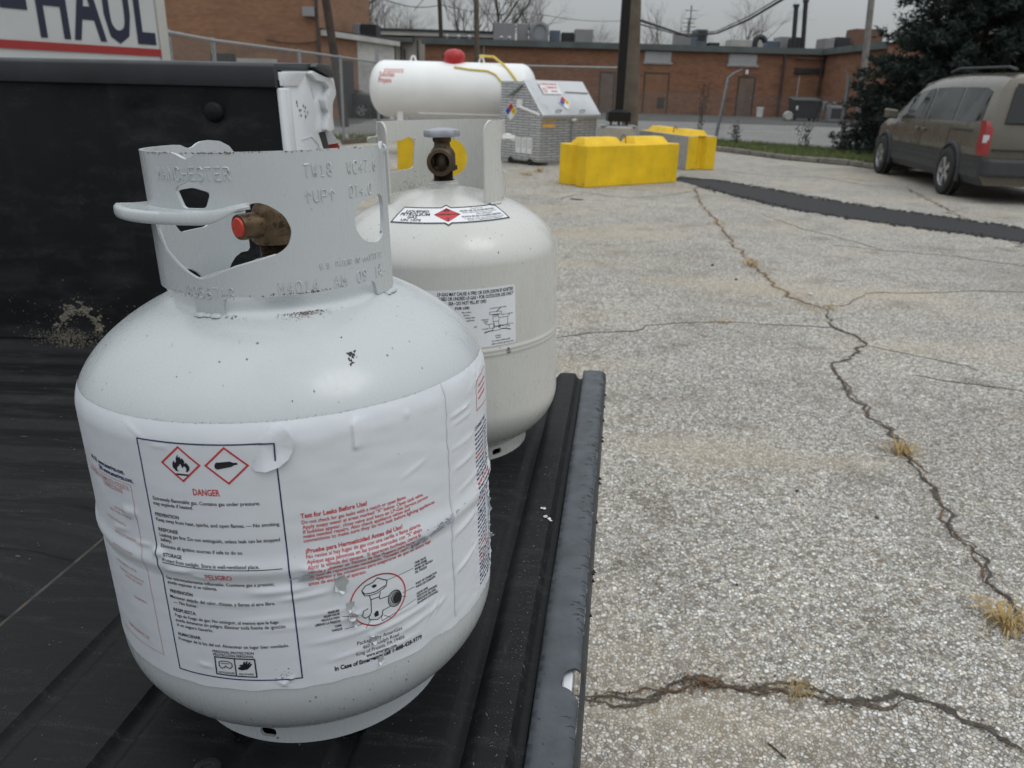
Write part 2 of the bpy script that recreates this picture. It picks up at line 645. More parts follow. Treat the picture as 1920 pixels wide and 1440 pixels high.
# ------------------------------------------------------------------ truck frame (the parked truck stands about 2 degrees nose-down to the camera's left)
tr_, tu_, tf_ = axes(.3438, -.0151)
Rw = Matrix((cr, cu, cf)).transposed()
Rt = Matrix((tr_, tu_, tf_)).transposed()
MT = Matrix.Translation((0, 0, CAMH)) @ (Rw @ Rt.transposed()).to_4x4()
YAW = Matrix.Rotation(-math.atan2(.1386, .990), 4, 'Z')
TOFF = Vector((-1.7, .66, -1.33))
pickup = thing('pickup_truck', 'silver white pickup truck with black lined bed and lowered tailgate carrying two gas cylinders', 'pickup truck', mw=MT @ YAW @ Matrix.Translation(TOFF))
FL = -.4765          # tailgate surface


def tpart(mb, name, m, parent=None, **k):
    o = mb.build(name, m, parent if parent else pickup, off=TOFF, **k)
    return o


def fl_z0(b_):
    t = (b_ / .105) % 1.0
    return FL - .012 + .011 * smoothstep(.12, .28, t) * (1 - smoothstep(.72, .88, t))


# tailgate shell and its liner
B0, B1 = -.16, 1.40
mb = MB().box(-.592, -.030, B0 + .004, B1 - .004, FL - .075, FL - .016)
tailgate = tpart(mb, 'tailgate', M_truck, bevel=.012)


def tg_z(a):
    z = FL
    for c, w, h in ((-.087, .021, .0045), (-.165, .030, .0), (-.24, .028, .0), (-.335, .030, .0), (-.43, .03, .0), (-.52, .03, .0)):
        z += h * (1 - smoothstep(w * .55, w, abs(a - c)))
    for c in (-.115, -.2025, -.2875, -.3825, -.475):
        z -= .0065 * (1 - smoothstep(.004, .012, abs(a - c)))
    z -= .006 * (1 - smoothstep(.003, .008, abs(a + .066)))
    return z


mb = MB()
As = sorted(set([round(-.590 + i * .004, 4) for i in range(133)] + [-.0605]))
Bs = [B0 + (B1 - B0) * i / 60 for i in range(61)]
for a in As:
    for b_ in Bs:
        e = max(0, b_ - (B1 - .02)) / .02
        mb.v.append((a, b_ + .0015 * math.sin(a * 40), tg_z(a) - .012 * e * e + .0006 * noise.noise((a * 30, b_ * 9, 0))))
nb = len(Bs)
for i in range(len(As) - 1):
    for j in range(nb - 1):
        mb.f.append((i * nb + j, (i + 1) * nb + j, (i + 1) * nb + j + 1, i * nb + j + 1))
liner_tg = tpart(mb, 'tailgate_liner', M_liner, smooth=40)
# screws in the liner
mb = MB()
scr = [(-.300, .43), (-.3, 1.2), (-.52, .43), (-.52, 1.2)]
for a, b_ in scr:
    mb.lathe([(.0105, 0), (.0105, .002), (.008, .0035), (.0045, .003), (.004, .0012), (0.0001, .001)], 18, Matrix.Translation((a, b_, tg_z(a) - .0005)))
for k, (a, b_) in enumerate(scr):
    one = MB().lathe([(.0105, 0), (.0105, .002), (.008, .0035), (.0045, .003), (.004, .0012), (0.0001, .001)], 18, Matrix.Translation((a, b_, tg_z(a) - .0005)))
    tpart(one, 'screw', M_black, smooth=40)

# edge cap, torn open in one place so that white paint shows
HOLE = [(-.0385, .5580), (-.0368, .5640), (-.0338, .5690), (-.0275, .5730), (-.0215, .5735), (-.0215, .5335), (-.0262, .5395), (-.0305, .5445), (-.0350, .5470), (-.0380, .5480)]


def cap_outline():
    rnd = random.Random(3)
    inner = [(-.0600 + .0006 * math.sin(b_ * 17), b_) for b_ in [B0 + (B1 - B0) * i / 90 for i in range(91)]]
    outer = []
    for i in range(161):
        b_ = B1 - (B1 - B0) * i / 160
        outer.append((-.0225 + rnd.uniform(-.0006, .0004), b_))
    return inner + outer


def cap_pt(a, b_, h):
    z = FL + .0045
    d = a + .030
    if d > 0:
        z -= .0045 * (d / .0075) ** 2
    d2 = -.057 - a
    if d2 > 0:
        z -= .003 * (d2 / .003)
    return (a, b_ - 0 * h, z + .0004 * noise.noise((a * 50, b_ * 14, 3)) - h)


def sheet(outline, holes, step, fn, thick, mb, jitter=0.0):
    """flat outline with holes -> triangulated sheet with thickness, mapped by fn(u, v, h)"""
    pts = [Vector(p) for p in outline]
    edges = [(i, (i + 1) % len(pts)) for i in range(len(pts))]
    nbound = [len(pts)]
    for h in holes:
        o = len(pts)
        pts += [Vector(p) for p in h]
        edges += [(o + i, o + (i + 1) % len(h)) for i in range(len(h))]
    us = [p[0] for p in outline]
    vs_ = [p[1] for p in outline]
    su, sv = step
    allb = [tuple(p) for p in pts]
    u = min(us) + su * .5
    while u < max(us):
        v = min(vs_) + sv * .5
        while v < max(vs_):
            if in_poly(u, v, outline) and not any(in_poly(u, v, h) for h in holes):
                pts.append(Vector((u, v)))
            v += sv
        u += su
    V, E_, F_, *_ = delaunay_2d_cdt(pts, edges, [], 0, 1e-7)
    keep = []
    for f in F_:
        cx = sum(V[i][0] for i in f) / 3
        cy = sum(V[i][1] for i in f) / 3
        if in_poly(cx, cy, outline) and not any(in_poly(cx, cy, h) for h in holes):
            keep.append(tuple(f))
    n = len(V)
    o = len(mb.v)
    mb.v += [tuple(fn(p[0], p[1], 0)) for p in V] + [tuple(fn(p[0], p[1], thick)) for p in V]
    cnt = {}
    for f in keep:
        for i in range(3):
            e = (f[i], f[(i + 1) % 3])
            cnt[e] = 1
    mb.f += [tuple(o + i for i in f) for f in keep]
    mb.f += [tuple(o + n + i for i in reversed(f)) for f in keep]
    for (a, b_) in cnt:
        if (b_, a) not in cnt:
            mb.f.append((o + b_, o + a, o + n + a, o + n + b_))


mb = MB()
sheet(cap_outline(), [rounded(HOLE, .002, 2)], (.0045, .012), cap_pt, .0025, mb)
cap = tpart(mb, 'edge_cap', M_cap, smooth=50)
# outer lip of the cap that folds down over the tailgate edge
mb = MB()
rnd = random.Random(5)
rows = []
for i in range(241):
    b_ = B0 + (B1 - B0) * i / 240
    wob = .0007 * noise.noise((b_ * 30, 1, 1)) + rnd.uniform(-.0002, .0002)
    torn = 1 if .5345 < b_ < .573 else 0
    zt = FL + .0002 - .008 * torn
    prof = [(-.0225, zt), (-.0195, FL - .004 - .006 * torn), (-.0180, FL - .014), (-.0185, FL - .03), (-.021, FL - .048 + .0015 * noise.noise((b_ * 50, 7, 2)))]
    rows.append([(a + wob, b_, z) for a, z in prof])
for r_ in rows:
    mb.v += r_
for i in range(240):
    for j in range(4):
        mb.f.append((i * 5 + j, i * 5 + j + 1, (i + 1) * 5 + j + 1, (i + 1) * 5 + j))
tpart(mb, 'edge_lip', M_rail, smooth=60)
mb = MB().box(-.0385, -.029, .50, .61, FL - .012, FL - .0015)
tpart(mb, 'painted_edge', M_truck, tailgate, bevel=.002) if False else tpart(mb, 'painted_edge', M_truck, bevel=.002)
# nicks and cuts along the cap
mb = MB()
rnd = random.Random(11)
for k in range(80):
    b_ = rnd.choice([rnd.uniform(.48, 1.38), rnd.uniform(.6, 1.1)])
    L = rnd.uniform(.003, .013)
    a1 = -.0235 - rnd.uniform(0, .012) * (rnd.random() < .6)
    an = rnd.uniform(-.35, .35)
    pts = [(a1 - L * math.cos(an) * t, b_ + L * math.sin(an) * t + .0006 * math.sin(t * 5)) for t in (0, .33, .66, 1)]
    wd = rnd.uniform(.0004, .0011)
    for i in range(3):
        (u0, v0), (u1, v1) = pts[i], pts[i + 1]
        w0, w1 = wd * (1 - i / 3), wd * (1 - (i + 1) / 3)
        mb.add([Vector(cap_pt(u0, v0 - w0, -.00025)), Vector(cap_pt(u0, v0 + w0, -.00025)), Vector(cap_pt(u1, v1 + w1, -.00025)), Vector(cap_pt(u1, v1 - w1, -.00025))], [(0, 3, 2, 1)])
for k in range(12):
    b_ = rnd.uniform(.48, 1.35)
    s_ = rnd.uniform(.0005, .0013)
    mb.add([(-.0185, b_ - s_, FL - .006), (-.0155 + rnd.uniform(0, .002), b_, FL - .008 - s_), (-.0185, b_ + s_, FL - .010), (-.0175, b_, FL - .004)], [(0, 1, 2), (0, 3, 1), (1, 3, 2)])
tpart(mb, 'edge_nick', M_grime, kind='stuff')
# white paint chips on the liner
mb = MB()
for a, b_, s_ in ((-.083, .856, .0045), (-.078, .836, .0042), (-.073, .832, .0035), (-.30, .62, .001), (-.09, .95, .0008)):
    for q in range(3):
        a2 = a + random.uniform(-.3, .3) * s_
        pts = [(a2 + s_ * random.uniform(.4, .8) * math.cos(t), b_ + s_ * 1.1 * math.sin(t) * random.uniform(.3, .9), tg_z(a2) + .0015) for t in (0, 1.2, 2.4, 3.6, 5)]
        mb.add(pts, [(0, 1, 2, 3, 4)])
tpart(mb, 'paint_chip', M_white, kind='stuff')

rnd = random.Random(63)
mb = MB()
for k in range(1500):
    q_ = rnd.random()
    a = rnd.gauss(-.082, .008) if q_ < .45 else (rnd.gauss(-.14, .02) if q_ < .6 else rnd.uniform(-.58, -.07))
    b_ = rnd.uniform(.42, 1.38)
    s_ = rnd.uniform(.00018, .0007) * (1.6 if rnd.random() < .06 else 1)
    L = s_ * (rnd.uniform(2, 4) if rnd.random() < .12 else 1)
    an = rnd.uniform(-.5, .5)
    pts = [(a + L * math.cos(t) * math.sin(an) + s_ * math.sin(t), b_ + L * math.cos(t) * math.cos(an), 0) for t in (0, 1.5, 3.1, 4.6)]
    mb.add([(x_, y_, tg_z(x_) + .0007) for x_, y_, _ in pts], [(0, 1, 2, 3)])
for k in range(700):
    a, b_ = rnd.uniform(-1.3, -.62), rnd.uniform(.45, 1.36)
    s_ = rnd.uniform(.0003, .0012)
    L = s_ * (rnd.uniform(3, 7) if rnd.random() < .15 else 1)
    mb.add([(a + L * math.cos(t), b_ + s_ * math.sin(t), fl_z0(b_ + s_ * math.sin(t)) + .0012) for t in (0, 1.5, 3.1, 4.6)], [(0, 1, 2, 3)])
tpart(mb, 'dust_speck', mat('pale_dust', (.115, .108, .097), .95, 0, .4, 300), kind='stuff')

# hinge gap strip and bed floor
mb = MB().box(-.607, -.597, B0, 1.43, FL - .05, FL - .010)
tpart(mb, 'hinge_strip', mat('dirty_hinge_strip', (.055, .052, .046), .8, .2, .5, 60, speck=(40, .55, (.10, .065, .035), .7)), bevel=.001)
mb = MB().tube([(-.5985, B0 + i * .08, FL - .0085 + .0008 * math.sin(i * 1.7)) for i in range(20)], .0011, 6)
tpart(mb, 'hinge_edge', M_galv, smooth=60)


def fl_z(b_):
    t = (b_ / .105) % 1.0
    r_ = smoothstep(.12, .28, t) * (1 - smoothstep(.72, .88, t))
    return FL - .012 + .011 * r_


mb = MB()
Bf = [B0 + (1.43 - B0) * i / 260 for i in range(261)]
Af = [-2.25 + (2.25 - .612) * i / 24 for i in range(25)]
for a in Af:
    for b_ in Bf:
        z = fl_z(b_)
        d = b_ - 1.39
        if d > 0:
            z = max(z, FL - .003) + .04 * (1 - math.sqrt(max(0, 1 - (d / .041) ** 2)))
        e = max(0, a + .64) / .028
        mb.v.append((a, b_, z - .014 * e * e + .0012 * noise.noise((a * 5, b_ * 12, 0))))
nb = len(Bf)
for i in range(len(Af) - 1):
    for j in range(nb - 1):
        mb.f.append((i * nb + j, (i + 1) * nb + j, (i + 1) * nb + j + 1, i * nb + j + 1))
tpart(mb, 'bed_liner_floor', M_liner, smooth=45)

# far wall of the bed liner, with a round boss and a recess
mb = MB()
Aw = sorted([-2.25 + i * .0115 for i in range(143)] + [-.613])
Zw = [FL + .03 + i * .011 for i in range(45)] + [.032]


def wall_b(a, z):
    b_ = 1.43 - .010 * smoothstep(.06, .0, z - (FL + .0))
    d = math.hypot(a + .742, z + .008)
    b_ += .004 * (1 - smoothstep(.022, .036, d))
    rx, rz_ = abs(a + .88), abs(z + .02)
    b_ += .006 * (1 - smoothstep(.020, .036, max(rx * .9, rz_)))
    t = ((a + .66) / .235) % 1
    if a < -.95:
        b_ += .007 * smoothstep(.3, .42, t) * (1 - smoothstep(.8, .86, t)) * smoothstep(-.34, -.30, z)
    b_ += .004 * smoothstep(-.66, -.62, a)
    return b_ + .0012 * noise.noise((a * 9, z * 9, 4))


for a in Aw:
    for z in Zw:
        aa = a + (.004 * noise.noise((z * 22, 5, 0)) if a > -.62 else 0)
        mb.v.append((aa, wall_b(a, z), z if z < .02 else z - .0375 * (a + .614) + .006))
nb = len(Zw)
for i in range(len(Aw) - 1):
    for j in range(nb - 1):
        mb.f.append((i * nb + j, (i + 1) * nb + j, (i + 1) * nb + j + 1, i * nb + j + 1))
tpart(mb, 'bed_liner_wall', M_liner, smooth=60)
mb = MB().lathe([(.0215, -.004), (.019, .001), (.0165, .007), (.011, .0095), (.0003, .0105)], 28, Matrix.Translation((-.742, 1.4335, -.008)) @ Matrix.Rotation(PI / 2, 4, 'X'))
tpart(mb, 'liner_boss', M_liner, smooth=50)

# rail cap over the far bedside: the top slopes up towards the cab a little
mb = MB()
sec = [(1.421, .030), (1.421, .066), (1.427, .071), (1.60, .078), (1.66, .077), (1.676, .070), (1.686, .056), (1.67, .056), (1.64, .064), (1.44, .060), (1.44, .030)]
n = len(sec)
for a in (-2.3, -.614):
    dz = -.0375 * (a + .614)
    mb.v += [(a, b_, z + dz) for b_, z in sec]
tri = tessellate_polygon([[Vector((b_, z, 0)) for b_, z in sec]])
mb.f += [tuple(t) for t in tri] + [(n + a, n + c, n + b_) for a, b_, c in tri]
mb.f += [(i, (i + 1) % n, n + (i + 1) % n, n + i) for i in range(n)]
tpart(mb, 'bed_rail_cap', M_rail, bevel=.003, smooth=40, fix=True)
sec2 = [(1.585, .0705), (1.60, .078), (1.66, .077), (1.676, .070), (1.686, .056), (1.675, .054), (1.645, .0585), (1.60, .066)]
mb = MB().prism(sec2, -.613, -.598, lambda u, v, h: (h, u, v))
tpart(mb, 'rail_end_cap', M_rail, bevel=.002, smooth=40, fix=True)

# far bedside with its painted jamb
jamb = [(1.462, -1.02), (1.462, .060), (1.579, .066), (1.648, .055), (1.695, .053), (1.703, .023), (1.676, .004), (1.669, -.023), (1.672, -.047), (1.655, -.052), (1.616, -.053), (1.640, -.090), (1.68, -.30), (1.69, -.46), (1.68, -1.02)]
mb = MB().prism(jamb, -2.3, -.616, lambda u, v, h: (h, u, v))
bedside = tpart(mb, 'bedside_panel', M_truck, bevel=.004, smooth=40, fix=True)
lip = [(1.571, .0575), (1.579, .0640), (1.648, .0535), (1.697, .0525), (1.7060, .023), (1.679, .004), (1.672, -.023), (1.676, -.047), (1.655, -.051), (1.630, -.049), (1.640, -.030), (1.650, -.012), (1.636, -.006), (1.630, .012), (1.655, .022), (1.668, .034), (1.645, .044), (1.600, .047)]
mb = MB().prism(rounded(lip, .006, 3), -.6175, -.604, lambda u, v, h: (h, u, v))
tpart(mb, 'jamb_lip', M_truck, bevel=.0035, smooth=50, fix=True, seg=3)
plate = [(1.4375, .0565), (1.570, .0625), (1.560, .0545), (1.524, .0345), (1.4375, .0335)]
mb = MB().prism(plate, -.6175, -.612, lambda u, v, h: (h, u, v))
tpart(mb, 'jamb_plate', M_truck, bevel=.0015, smooth=50, fix=True)
edge = [(1.428, -.47), (1.4285, .03), (1.4370, .031), (1.4425, -.02), (1.440, -.09), (1.446, -.2), (1.444, -.47)]
edge = edge[:2] + [(1.475, .031), (1.475, -.47)]
mb = MB().prism(edge, -.6170, -.6080, lambda u, v, h: (h, u, v))
tpart(mb, 'jamb_flange', M_truck, bevel=.003, smooth=50, fix=True)
seam = [(1.578, .0585), (1.600, .020), (1.612, -.02), (1.617, -.05)]
mb = MB()
for q in ([(1.580, .058), (1.597, .028), (1.604, .012)], [(1.520, -.062), (1.57, -.058), (1.605, -.075), (1.61, -.085)]):
    mb.tube([(-.6155, u, v) for u, v in q], .0012, 6)
tpart(mb, 'jamb_crease', M_truck, smooth=60, kind='stuff')
mb = MB()
rnd = random.Random(2)
for k in range(16):
    u, v = 1.535 + rnd.gauss(0, .012), -.012 + rnd.gauss(0, .008)
    s_ = rnd.uniform(.001, .0042)
    mb.add([(-.6153, u + s_ * math.cos(t) * .7, v + s_ * math.sin(t)) for t in (0, 1.4, 2.5, 4, 5.2)], [(0, 1, 2, 3, 4)])
tpart(mb, 'paint_chip', M_grime, kind='stuff')
lampp = [(1.622, -.052), (1.672, -.0485), (1.690, -.0475), (1.715, -.060), (1.752, -.090), (1.758, -.15), (1.735, -.30), (1.675, -.30), (1.652, -.09)]
mb = MB().prism(rounded(lampp, .008, 3), -.80, -.622, lambda u, v, h: (h, u, v))
lamp = tpart(mb, 'taillight', M_lens, bevel=.004, smooth=50, fix=True)
mb = MB().prism([(1.660, -.0495), (1.692, -.0485), (1.714, -.062), (1.738, -.079), (1.672, -.079)], -.7, -.6185, lambda u, v, h: (h, u, v))
mb.build('clear_lens', M_lensclear, lamp, off=TOFF, bevel=.002, fix=True)
mb = MB().prism([(1.622, -.052), (1.658, -.0495), (1.674, -.085), (1.684, -.16), (1.66, -.16), (1.648, -.09)], -.7, -.6180, lambda u, v, h: (h, u, v))
mb.build('lamp_housing', M_black, lamp, off=TOFF, bevel=.002, fix=True)

# rest of the truck: bulkhead, near bedside, bumper, wheels
mb = MB().box(-2.34, -2.27, B0 - .1, 1.66, -1.0, .08)
tpart(mb, 'bulkhead', M_truck, bevel=.01)
mb = MB().box(-2.3, -.616, -.42, -.2, -1.02, .05)
tpart(mb, 'bedside_panel', M_truck, bevel=.02)
mb = MB().box(-2.25, -.6, -.1, 1.4, -.70, FL - .05)
tpart(mb, 'bed_underframe', M_black, bevel=.01)
mb = MB().box(-.58, -.40, -.30, 1.58, -.93, -.74)
tpart(mb, 'rear_bumper', M_galv, bevel=.03, seg=3)


def wheel_parts(parent, loc, R_, wdt, axis, off, rimm, spokes=5, rimr=.62):
    """tyre and rim of one wheel; axis 'x' or 'y'; outer face towards +axis sign"""
    ax, sg = axis
    if ax == 'y':
        Mx = Matrix.Translation(loc) @ Matrix.Rotation(-sg * PI / 2, 4, 'X')
    else:
        Mx = Matrix.Translation(loc) @ Matrix.Rotation(sg * PI / 2, 4, 'Y')
    h = wdt / 2
    rr = R_ * rimr
    t = MB().lathe([(rr, -h * .9), (rr * 1.1, -h), (R_ * .9, -h), (R_ * .975, -h * .85), (R_, -h * .55), (R_, h * .55), (R_ * .975, h * .85), (R_ * .9, h), (rr * 1.12, h), (rr, h * .88)], 40, Mx)
    ty = t.build('tyre', M_tyre, parent, smooth=40, off=off)
    r_ = MB().lathe([(rr * .99, -h * .9), (rr * .93, -h * .5), (rr * .9, h * .2), (rr * .97, h * .8), (rr * 1.03, h * .9), (rr * 1.03, h * .8)], 40, Mx)
    r_.lathe([(rr * .93, h * .42), (.001, h * .42)], 40, Mx)
    r_.lathe([(rr * .26, h * .2), (rr * .26, h * .6), (rr * .2, h * .7), (.001, h * .72)], 20, Mx)
    MB().lathe([(rr * .88, h * .45), (.001, h * .45)], 32, Mx).build('rim_gap_shade', M_black, ty, off=off)  # flat black disc paints the shade between the spokes
    for k in range(spokes):
        a = 2 * PI * k / spokes
        for sgn in (0,):
            c, s_ = math.cos(a), math.sin(a)
            pts = []
            for (rad, hw, z) in ((rr * .2, rr * .19, h * .80), (rr * .6, rr * .16, h * .74), (rr * .98, rr * .21, h * .82)):
                pts.append([(rad * c - q * s_, rad * s_ + q * c, zz) for q, zz in ((-hw, z), (hw, z), (hw, z - h * .3), (-hw, z - h * .3))])
            vs_ = [tuple(Mx @ Vector(p)) for ring in pts for p in ring]
            fs = []
            for i in range(2):
                for j in range(4):
                    fs.append((i * 4 + j, i * 4 + (j + 1) % 4, (i + 1) * 4 + (j + 1) % 4, (i + 1) * 4 + j))
            r_.add(vs_, fs)
    r_.build('rim', rimm, ty, smooth=35, off=off)
    return ty


M_alloy = mat('alloy_rim', (.42, .43, .44), .35, .7, .1, 12)
# the truck stands on level ground while its frame is tilted: find the wheel centres from the ground
for b_ in (-.2, 1.52):
    w_ = (MT @ YAW).inverted() @ Vector((0, 0, 0))
    p = MT @ YAW @ Vector((-1.55, b_, -1.0))
    down = p.z - .375
    wheel_parts(pickup, (-1.55, b_, -1.0 - down), .375, .25, ('y', 1 if b_ > 0 else -1), TOFF, M_alloy)

# dried mud at the foot of the far wall
mb = MB()
rnd = random.Random(21)


def chip(mb, p, nrm_b, s_, rnd):
    k = rnd.randint(4, 6)
    vs_ = [(p[0] + s_ * math.cos(2 * PI * i / k + .3) * rnd.uniform(.6, 1.2), p[1], p[2] + s_ * math.sin(2 * PI * i / k + .3) * rnd.uniform(.6, 1.2)) for i in range(k)]
    vs_.append((p[0], p[1] - s_ * rnd.uniform(.3, .6), p[2]))
    mb.add(vs_, [(i, k, (i + 1) % k) for i in range(k)])


arc = [(-1.150, -.418), (-1.128, -.398), (-1.105, -.385), (-1.085, -.382), (-1.066, -.392), (-1.055, -.408), (-1.048, -.430)]
for i in range(len(arc) - 1):
    for k in range(230):
        t = rnd.random()
        a = arc[i][0] * (1 - t) + arc[i + 1][0] * t + rnd.gauss(0, .0055)
        z = arc[i][1] * (1 - t) + arc[i + 1][1] * t + rnd.gauss(0, .006)
        if noise.noise((a * 60, z * 60, 3)) < -.12:
            continue
        chip(mb, (a, wall_b(a, z) - .0005, z), 1, rnd.choice([rnd.uniform(.0006, .0016), rnd.uniform(.0006, .0032)]), rnd)
for k in range(900):
    a, z = rnd.gauss(-1.12, .035), -.440 - abs(rnd.gauss(0, .014)) * rnd.choice([1, 1, -.6])
    chip(mb, (a, min(1.42, wall_b(a, z)) - .001, z), 1, rnd.uniform(.0004, .0016), rnd)
for k in range(160):
    a, z = rnd.uniform(-1.25, -.95), rnd.gauss(-.42, .04)
    chip(mb, (a, wall_b(a, z) - .0005, z), 1, rnd.uniform(.0005, .0014), rnd)
tpart(mb, 'dried_mud', M_mud, kind='stuff')
# ------------------------------------------------------------------ gas cylinders
TR = .155
DOMET, DOMEB, DEXP = .08544, .09114, 1.7651
FOOTR, FOOTH = .1051, .0174
ZL = FOOTH + DOMEB * math.sqrt(1 - (FOOTR / TR) ** 2)
CRAD = .0858
RAD = math.radians


def tank_profile(L, bead=()):
    pr = []
    for i in range(30):
        t = .02 + (PI / 2 - .02) * i / 29
        pr.append((TR * math.sin(t), ZL - DOMEB * math.cos(t)))
    for i in range(1, 120):
        z = ZL + L * i / 120
        r_ = TR + sum(h * math.exp(-((z - c) / w) ** 2) for c, w, h in bead)
        pr.append((r_, z))
    for i in range(40):
        t = PI / 2 * i / 39
        pr.append((max(.0005, TR * math.cos(t) ** (2 / DEXP)), ZL + L + DOMET * math.sin(t) ** (2 / DEXP)))
    return pr


def tank_r(L, z):
    if z > ZL + L:
        q = min(1, (z - ZL - L) / DOMET)
        return TR * (1 - q ** DEXP) ** (1 / DEXP)
    if z < ZL:
        q = min(1, (ZL - z) / DOMEB)
        return TR * math.sqrt(1 - q * q)
    return TR


def dome_z(L, r_):
    return ZL + L + DOMET * (max(0, 1 - (r_ / TR) ** DEXP)) ** (1 / DEXP)


def cyl_pt(R_, phi, z):
    return (R_ * math.cos(phi), R_ * math.sin(phi), z)


# --- single-stroke stamped lettering
GL = {
    'M': [[(0, 0), (0, 1), (.5, .35), (1, 1), (1, 0)]], 'A': [[(0, 0), (.5, 1), (1, 0)], [(.2, .38), (.8, .38)]],
    'N': [[(0, 0), (0, 1), (1, 0), (1, 1)]], 'C': [[(1, .8), (.75, 1), (.25, 1), (0, .75), (0, .25), (.25, 0), (.75, 0), (1, .2)]],
    'H': [[(0, 0), (0, 1)], [(1, 0), (1, 1)], [(0, .5), (1, .5)]], 'E': [[(1, 1), (0, 1), (0, 0), (1, 0)], [(0, .52), (.75, .52)]],
    'S': [[(1, .82), (.75, 1), (.25, 1), (0, .8), (.1, .58), (.9, .42), (1, .2), (.75, 0), (.25, 0), (0, .18)]],
    'T': [[(0, 1), (1, 1)], [(.5, 1), (.5, 0)]], 'R': [[(0, 0), (0, 1), (.75, 1), (1, .8), (.95, .6), (.75, .5), (0, .5)], [(.55, .5), (1, 0)]],
    'W': [[(0, 1), (.25, 0), (.5, .65), (.75, 0), (1, 1)]], 'U': [[(0, 1), (0, .25), (.25, 0), (.75, 0), (1, .25), (1, 1)]],
    'P': [[(0, 0), (0, 1), (.75, 1), (1, .8), (1, .65), (.75, .45), (0, .45)]], 'D': [[(0, 0), (0, 1), (.6, 1), (1, .7), (1, .3), (.6, 0), (0, 0)]],
    'J': [[(.9, 1), (.9, .25), (.65, 0), (.25, 0), (0, .2)]], 'O': [[(.25, 0), (0, .3), (0, .7), (.25, 1), (.75, 1), (1, .7), (1, .3), (.75, 0), (.25, 0)]],
    'B': [[(0, 0), (0, 1), (.7, 1), (.95, .8), (.7, .53), (0, .53)], [(.7, .53), (1, .3), (.75, 0), (0, 0)]],
    '0': [[(.25, 0), (0, .3), (0, .7), (.25, 1), (.75, 1), (1, .7), (1, .3), (.75, 0), (.25, 0)]],
    '1': [[(.25, .8), (.5, 1), (.5, 0)], [(.2, 0), (.8, 0)]], '2': [[(0, .8), (.25, 1), (.75, 1), (1, .78), (.9, .55), (0, 0), (1, 0)]],
    '3': [[(0, .85), (.3, 1), (.75, 1), (.95, .78), (.6, .54), (1, .28), (.75, 0), (.25, 0), (0, .15)]],
    '4': [[(.75, 0), (.75, 1), (0, .32), (1, .32)]], '5': [[(.95, 1), (.1, 1), (.05, .55), (.6, .62), (1, .4), (.9, .1), (.5, 0), (0, .12)]],
    '6': [[(.9, .9), (.5, 1), (.1, .7), (0, .3), (.3, 0), (.75, 0), (1, .25), (.85, .5), (.4, .55), (.05, .35)]],
    '7': [[(0, 1), (1, 1), (.35, 0)]], '8': [[(.5, .53), (.1, .72), (.25, 1), (.75, 1), (.9, .72), (.5, .53), (0, .27), (.25, 0), (.75, 0), (1, .27), (.5, .53)]],
    '9': [[(.95, .6), (.6, .45), (.2, .5), (0, .75), (.25, 1), (.75, 1), (1, .7), (.9, .3), (.5, 0), (.1, .1)]],
    '.': [[(.4, 0), (.6, 0)]], '^': [[(.5, 0), (.5, 1)], [(0, .6), (.5, 1), (1, .6)]], ' ': [],
}


def stamp(mb, s, p0, p1, z, h, rad):
    """stamped letters from angle p0 to p1 (degrees) along the outside of the collar"""
    n = len(s)
    cell = (p1 - p0) / n
    for i, ch in enumerate(s):
        for st in GL[ch]:
            pts = [cyl_pt(CRAD + .0001, RAD(p0 + cell * (i + .16 + .64 * x)), z + h * (y - .5)) for x, y in st]
            pts = subdiv_line(pts, .0012)
            mb.tube(pts, rad, 5)


def collar_mesh(outline, holes, thick=.0026):
    """outline and holes in (degrees, mm)"""
    k = CRAD * PI / 180
    f = lambda poly: [(a * k, z / 1000) for a, z in poly]
    mb = MB()
    ol = subdiv_line(f(outline), .003, True)
    hs_ = [subdiv_line(f(h), .002, True) for h in holes]
    sheet(ol, hs_, (.0042, .008), lambda u, v, h: cyl_pt(CRAD - h, u / CRAD, v), thick, mb)
    return mb


def rim_bead(pts, r_=.0017):
    return MB().tube([cyl_pt(CRAD - .0012, RAD(a), z / 1000) for a, z in pts], r_, 6)


def grip(a0, a1, zc, w, fall0=8, fall1=10, up=.007, taper=.0):
    """folded-out hand grip: a lip that leaves the collar wall and curls down"""
    mb = MB()
    n = int(abs(a1 - a0) / 1.5)
    m = 13
    for i in range(n + 1):
        a = a0 + (a1 - a0) * i / n
        k = smoothstep(0, fall0, a - a0) * smoothstep(0, fall1, a1 - a)
        ww = w * (1 - taper * (i / n)) * math.sqrt(max(.0, k)) + .0005
        z0 = zc + .0045 * (1 - smoothstep(0, fall1 * 1.3, a1 - a))
        kk = max(k, .12)
        prof = [(CRAD - .0008, z0 + up), (CRAD + .0005, z0 + up * .6), (CRAD + .002 * k + .0005, z0 + .0016), (CRAD + ww * .35, z0 + .0012), (CRAD + ww * .75, z0 + .0020 * k), (CRAD + ww * .92, z0 + .0022 * k), (CRAD + ww, z0 + .0008 * k - .0004), (CRAD + ww * 1.01, z0 - .0036 * kk),
                (CRAD + ww * .985, z0 - .0054 * kk), (CRAD + ww * .95, z0 - .0058 * kk), (CRAD + ww * .91, z0 - .0042 * kk), (CRAD + ww * .88, z0 - .0016), (CRAD - .0015, z0 - .0022)]
        for r_, z in prof:
            mb.v.append(cyl_pt(r_, RAD(a), z))
    for i in range(n):
        for j in range(m - 1):
            mb.f.append((i * m + j, (i + 1) * m + j, (i + 1) * m + j + 1, i * m + j + 1))
    mb.f.append(tuple(range(m)))
    mb.f.append(tuple(n * m + j for j in range(m - 1, -1, -1)))
    return mb


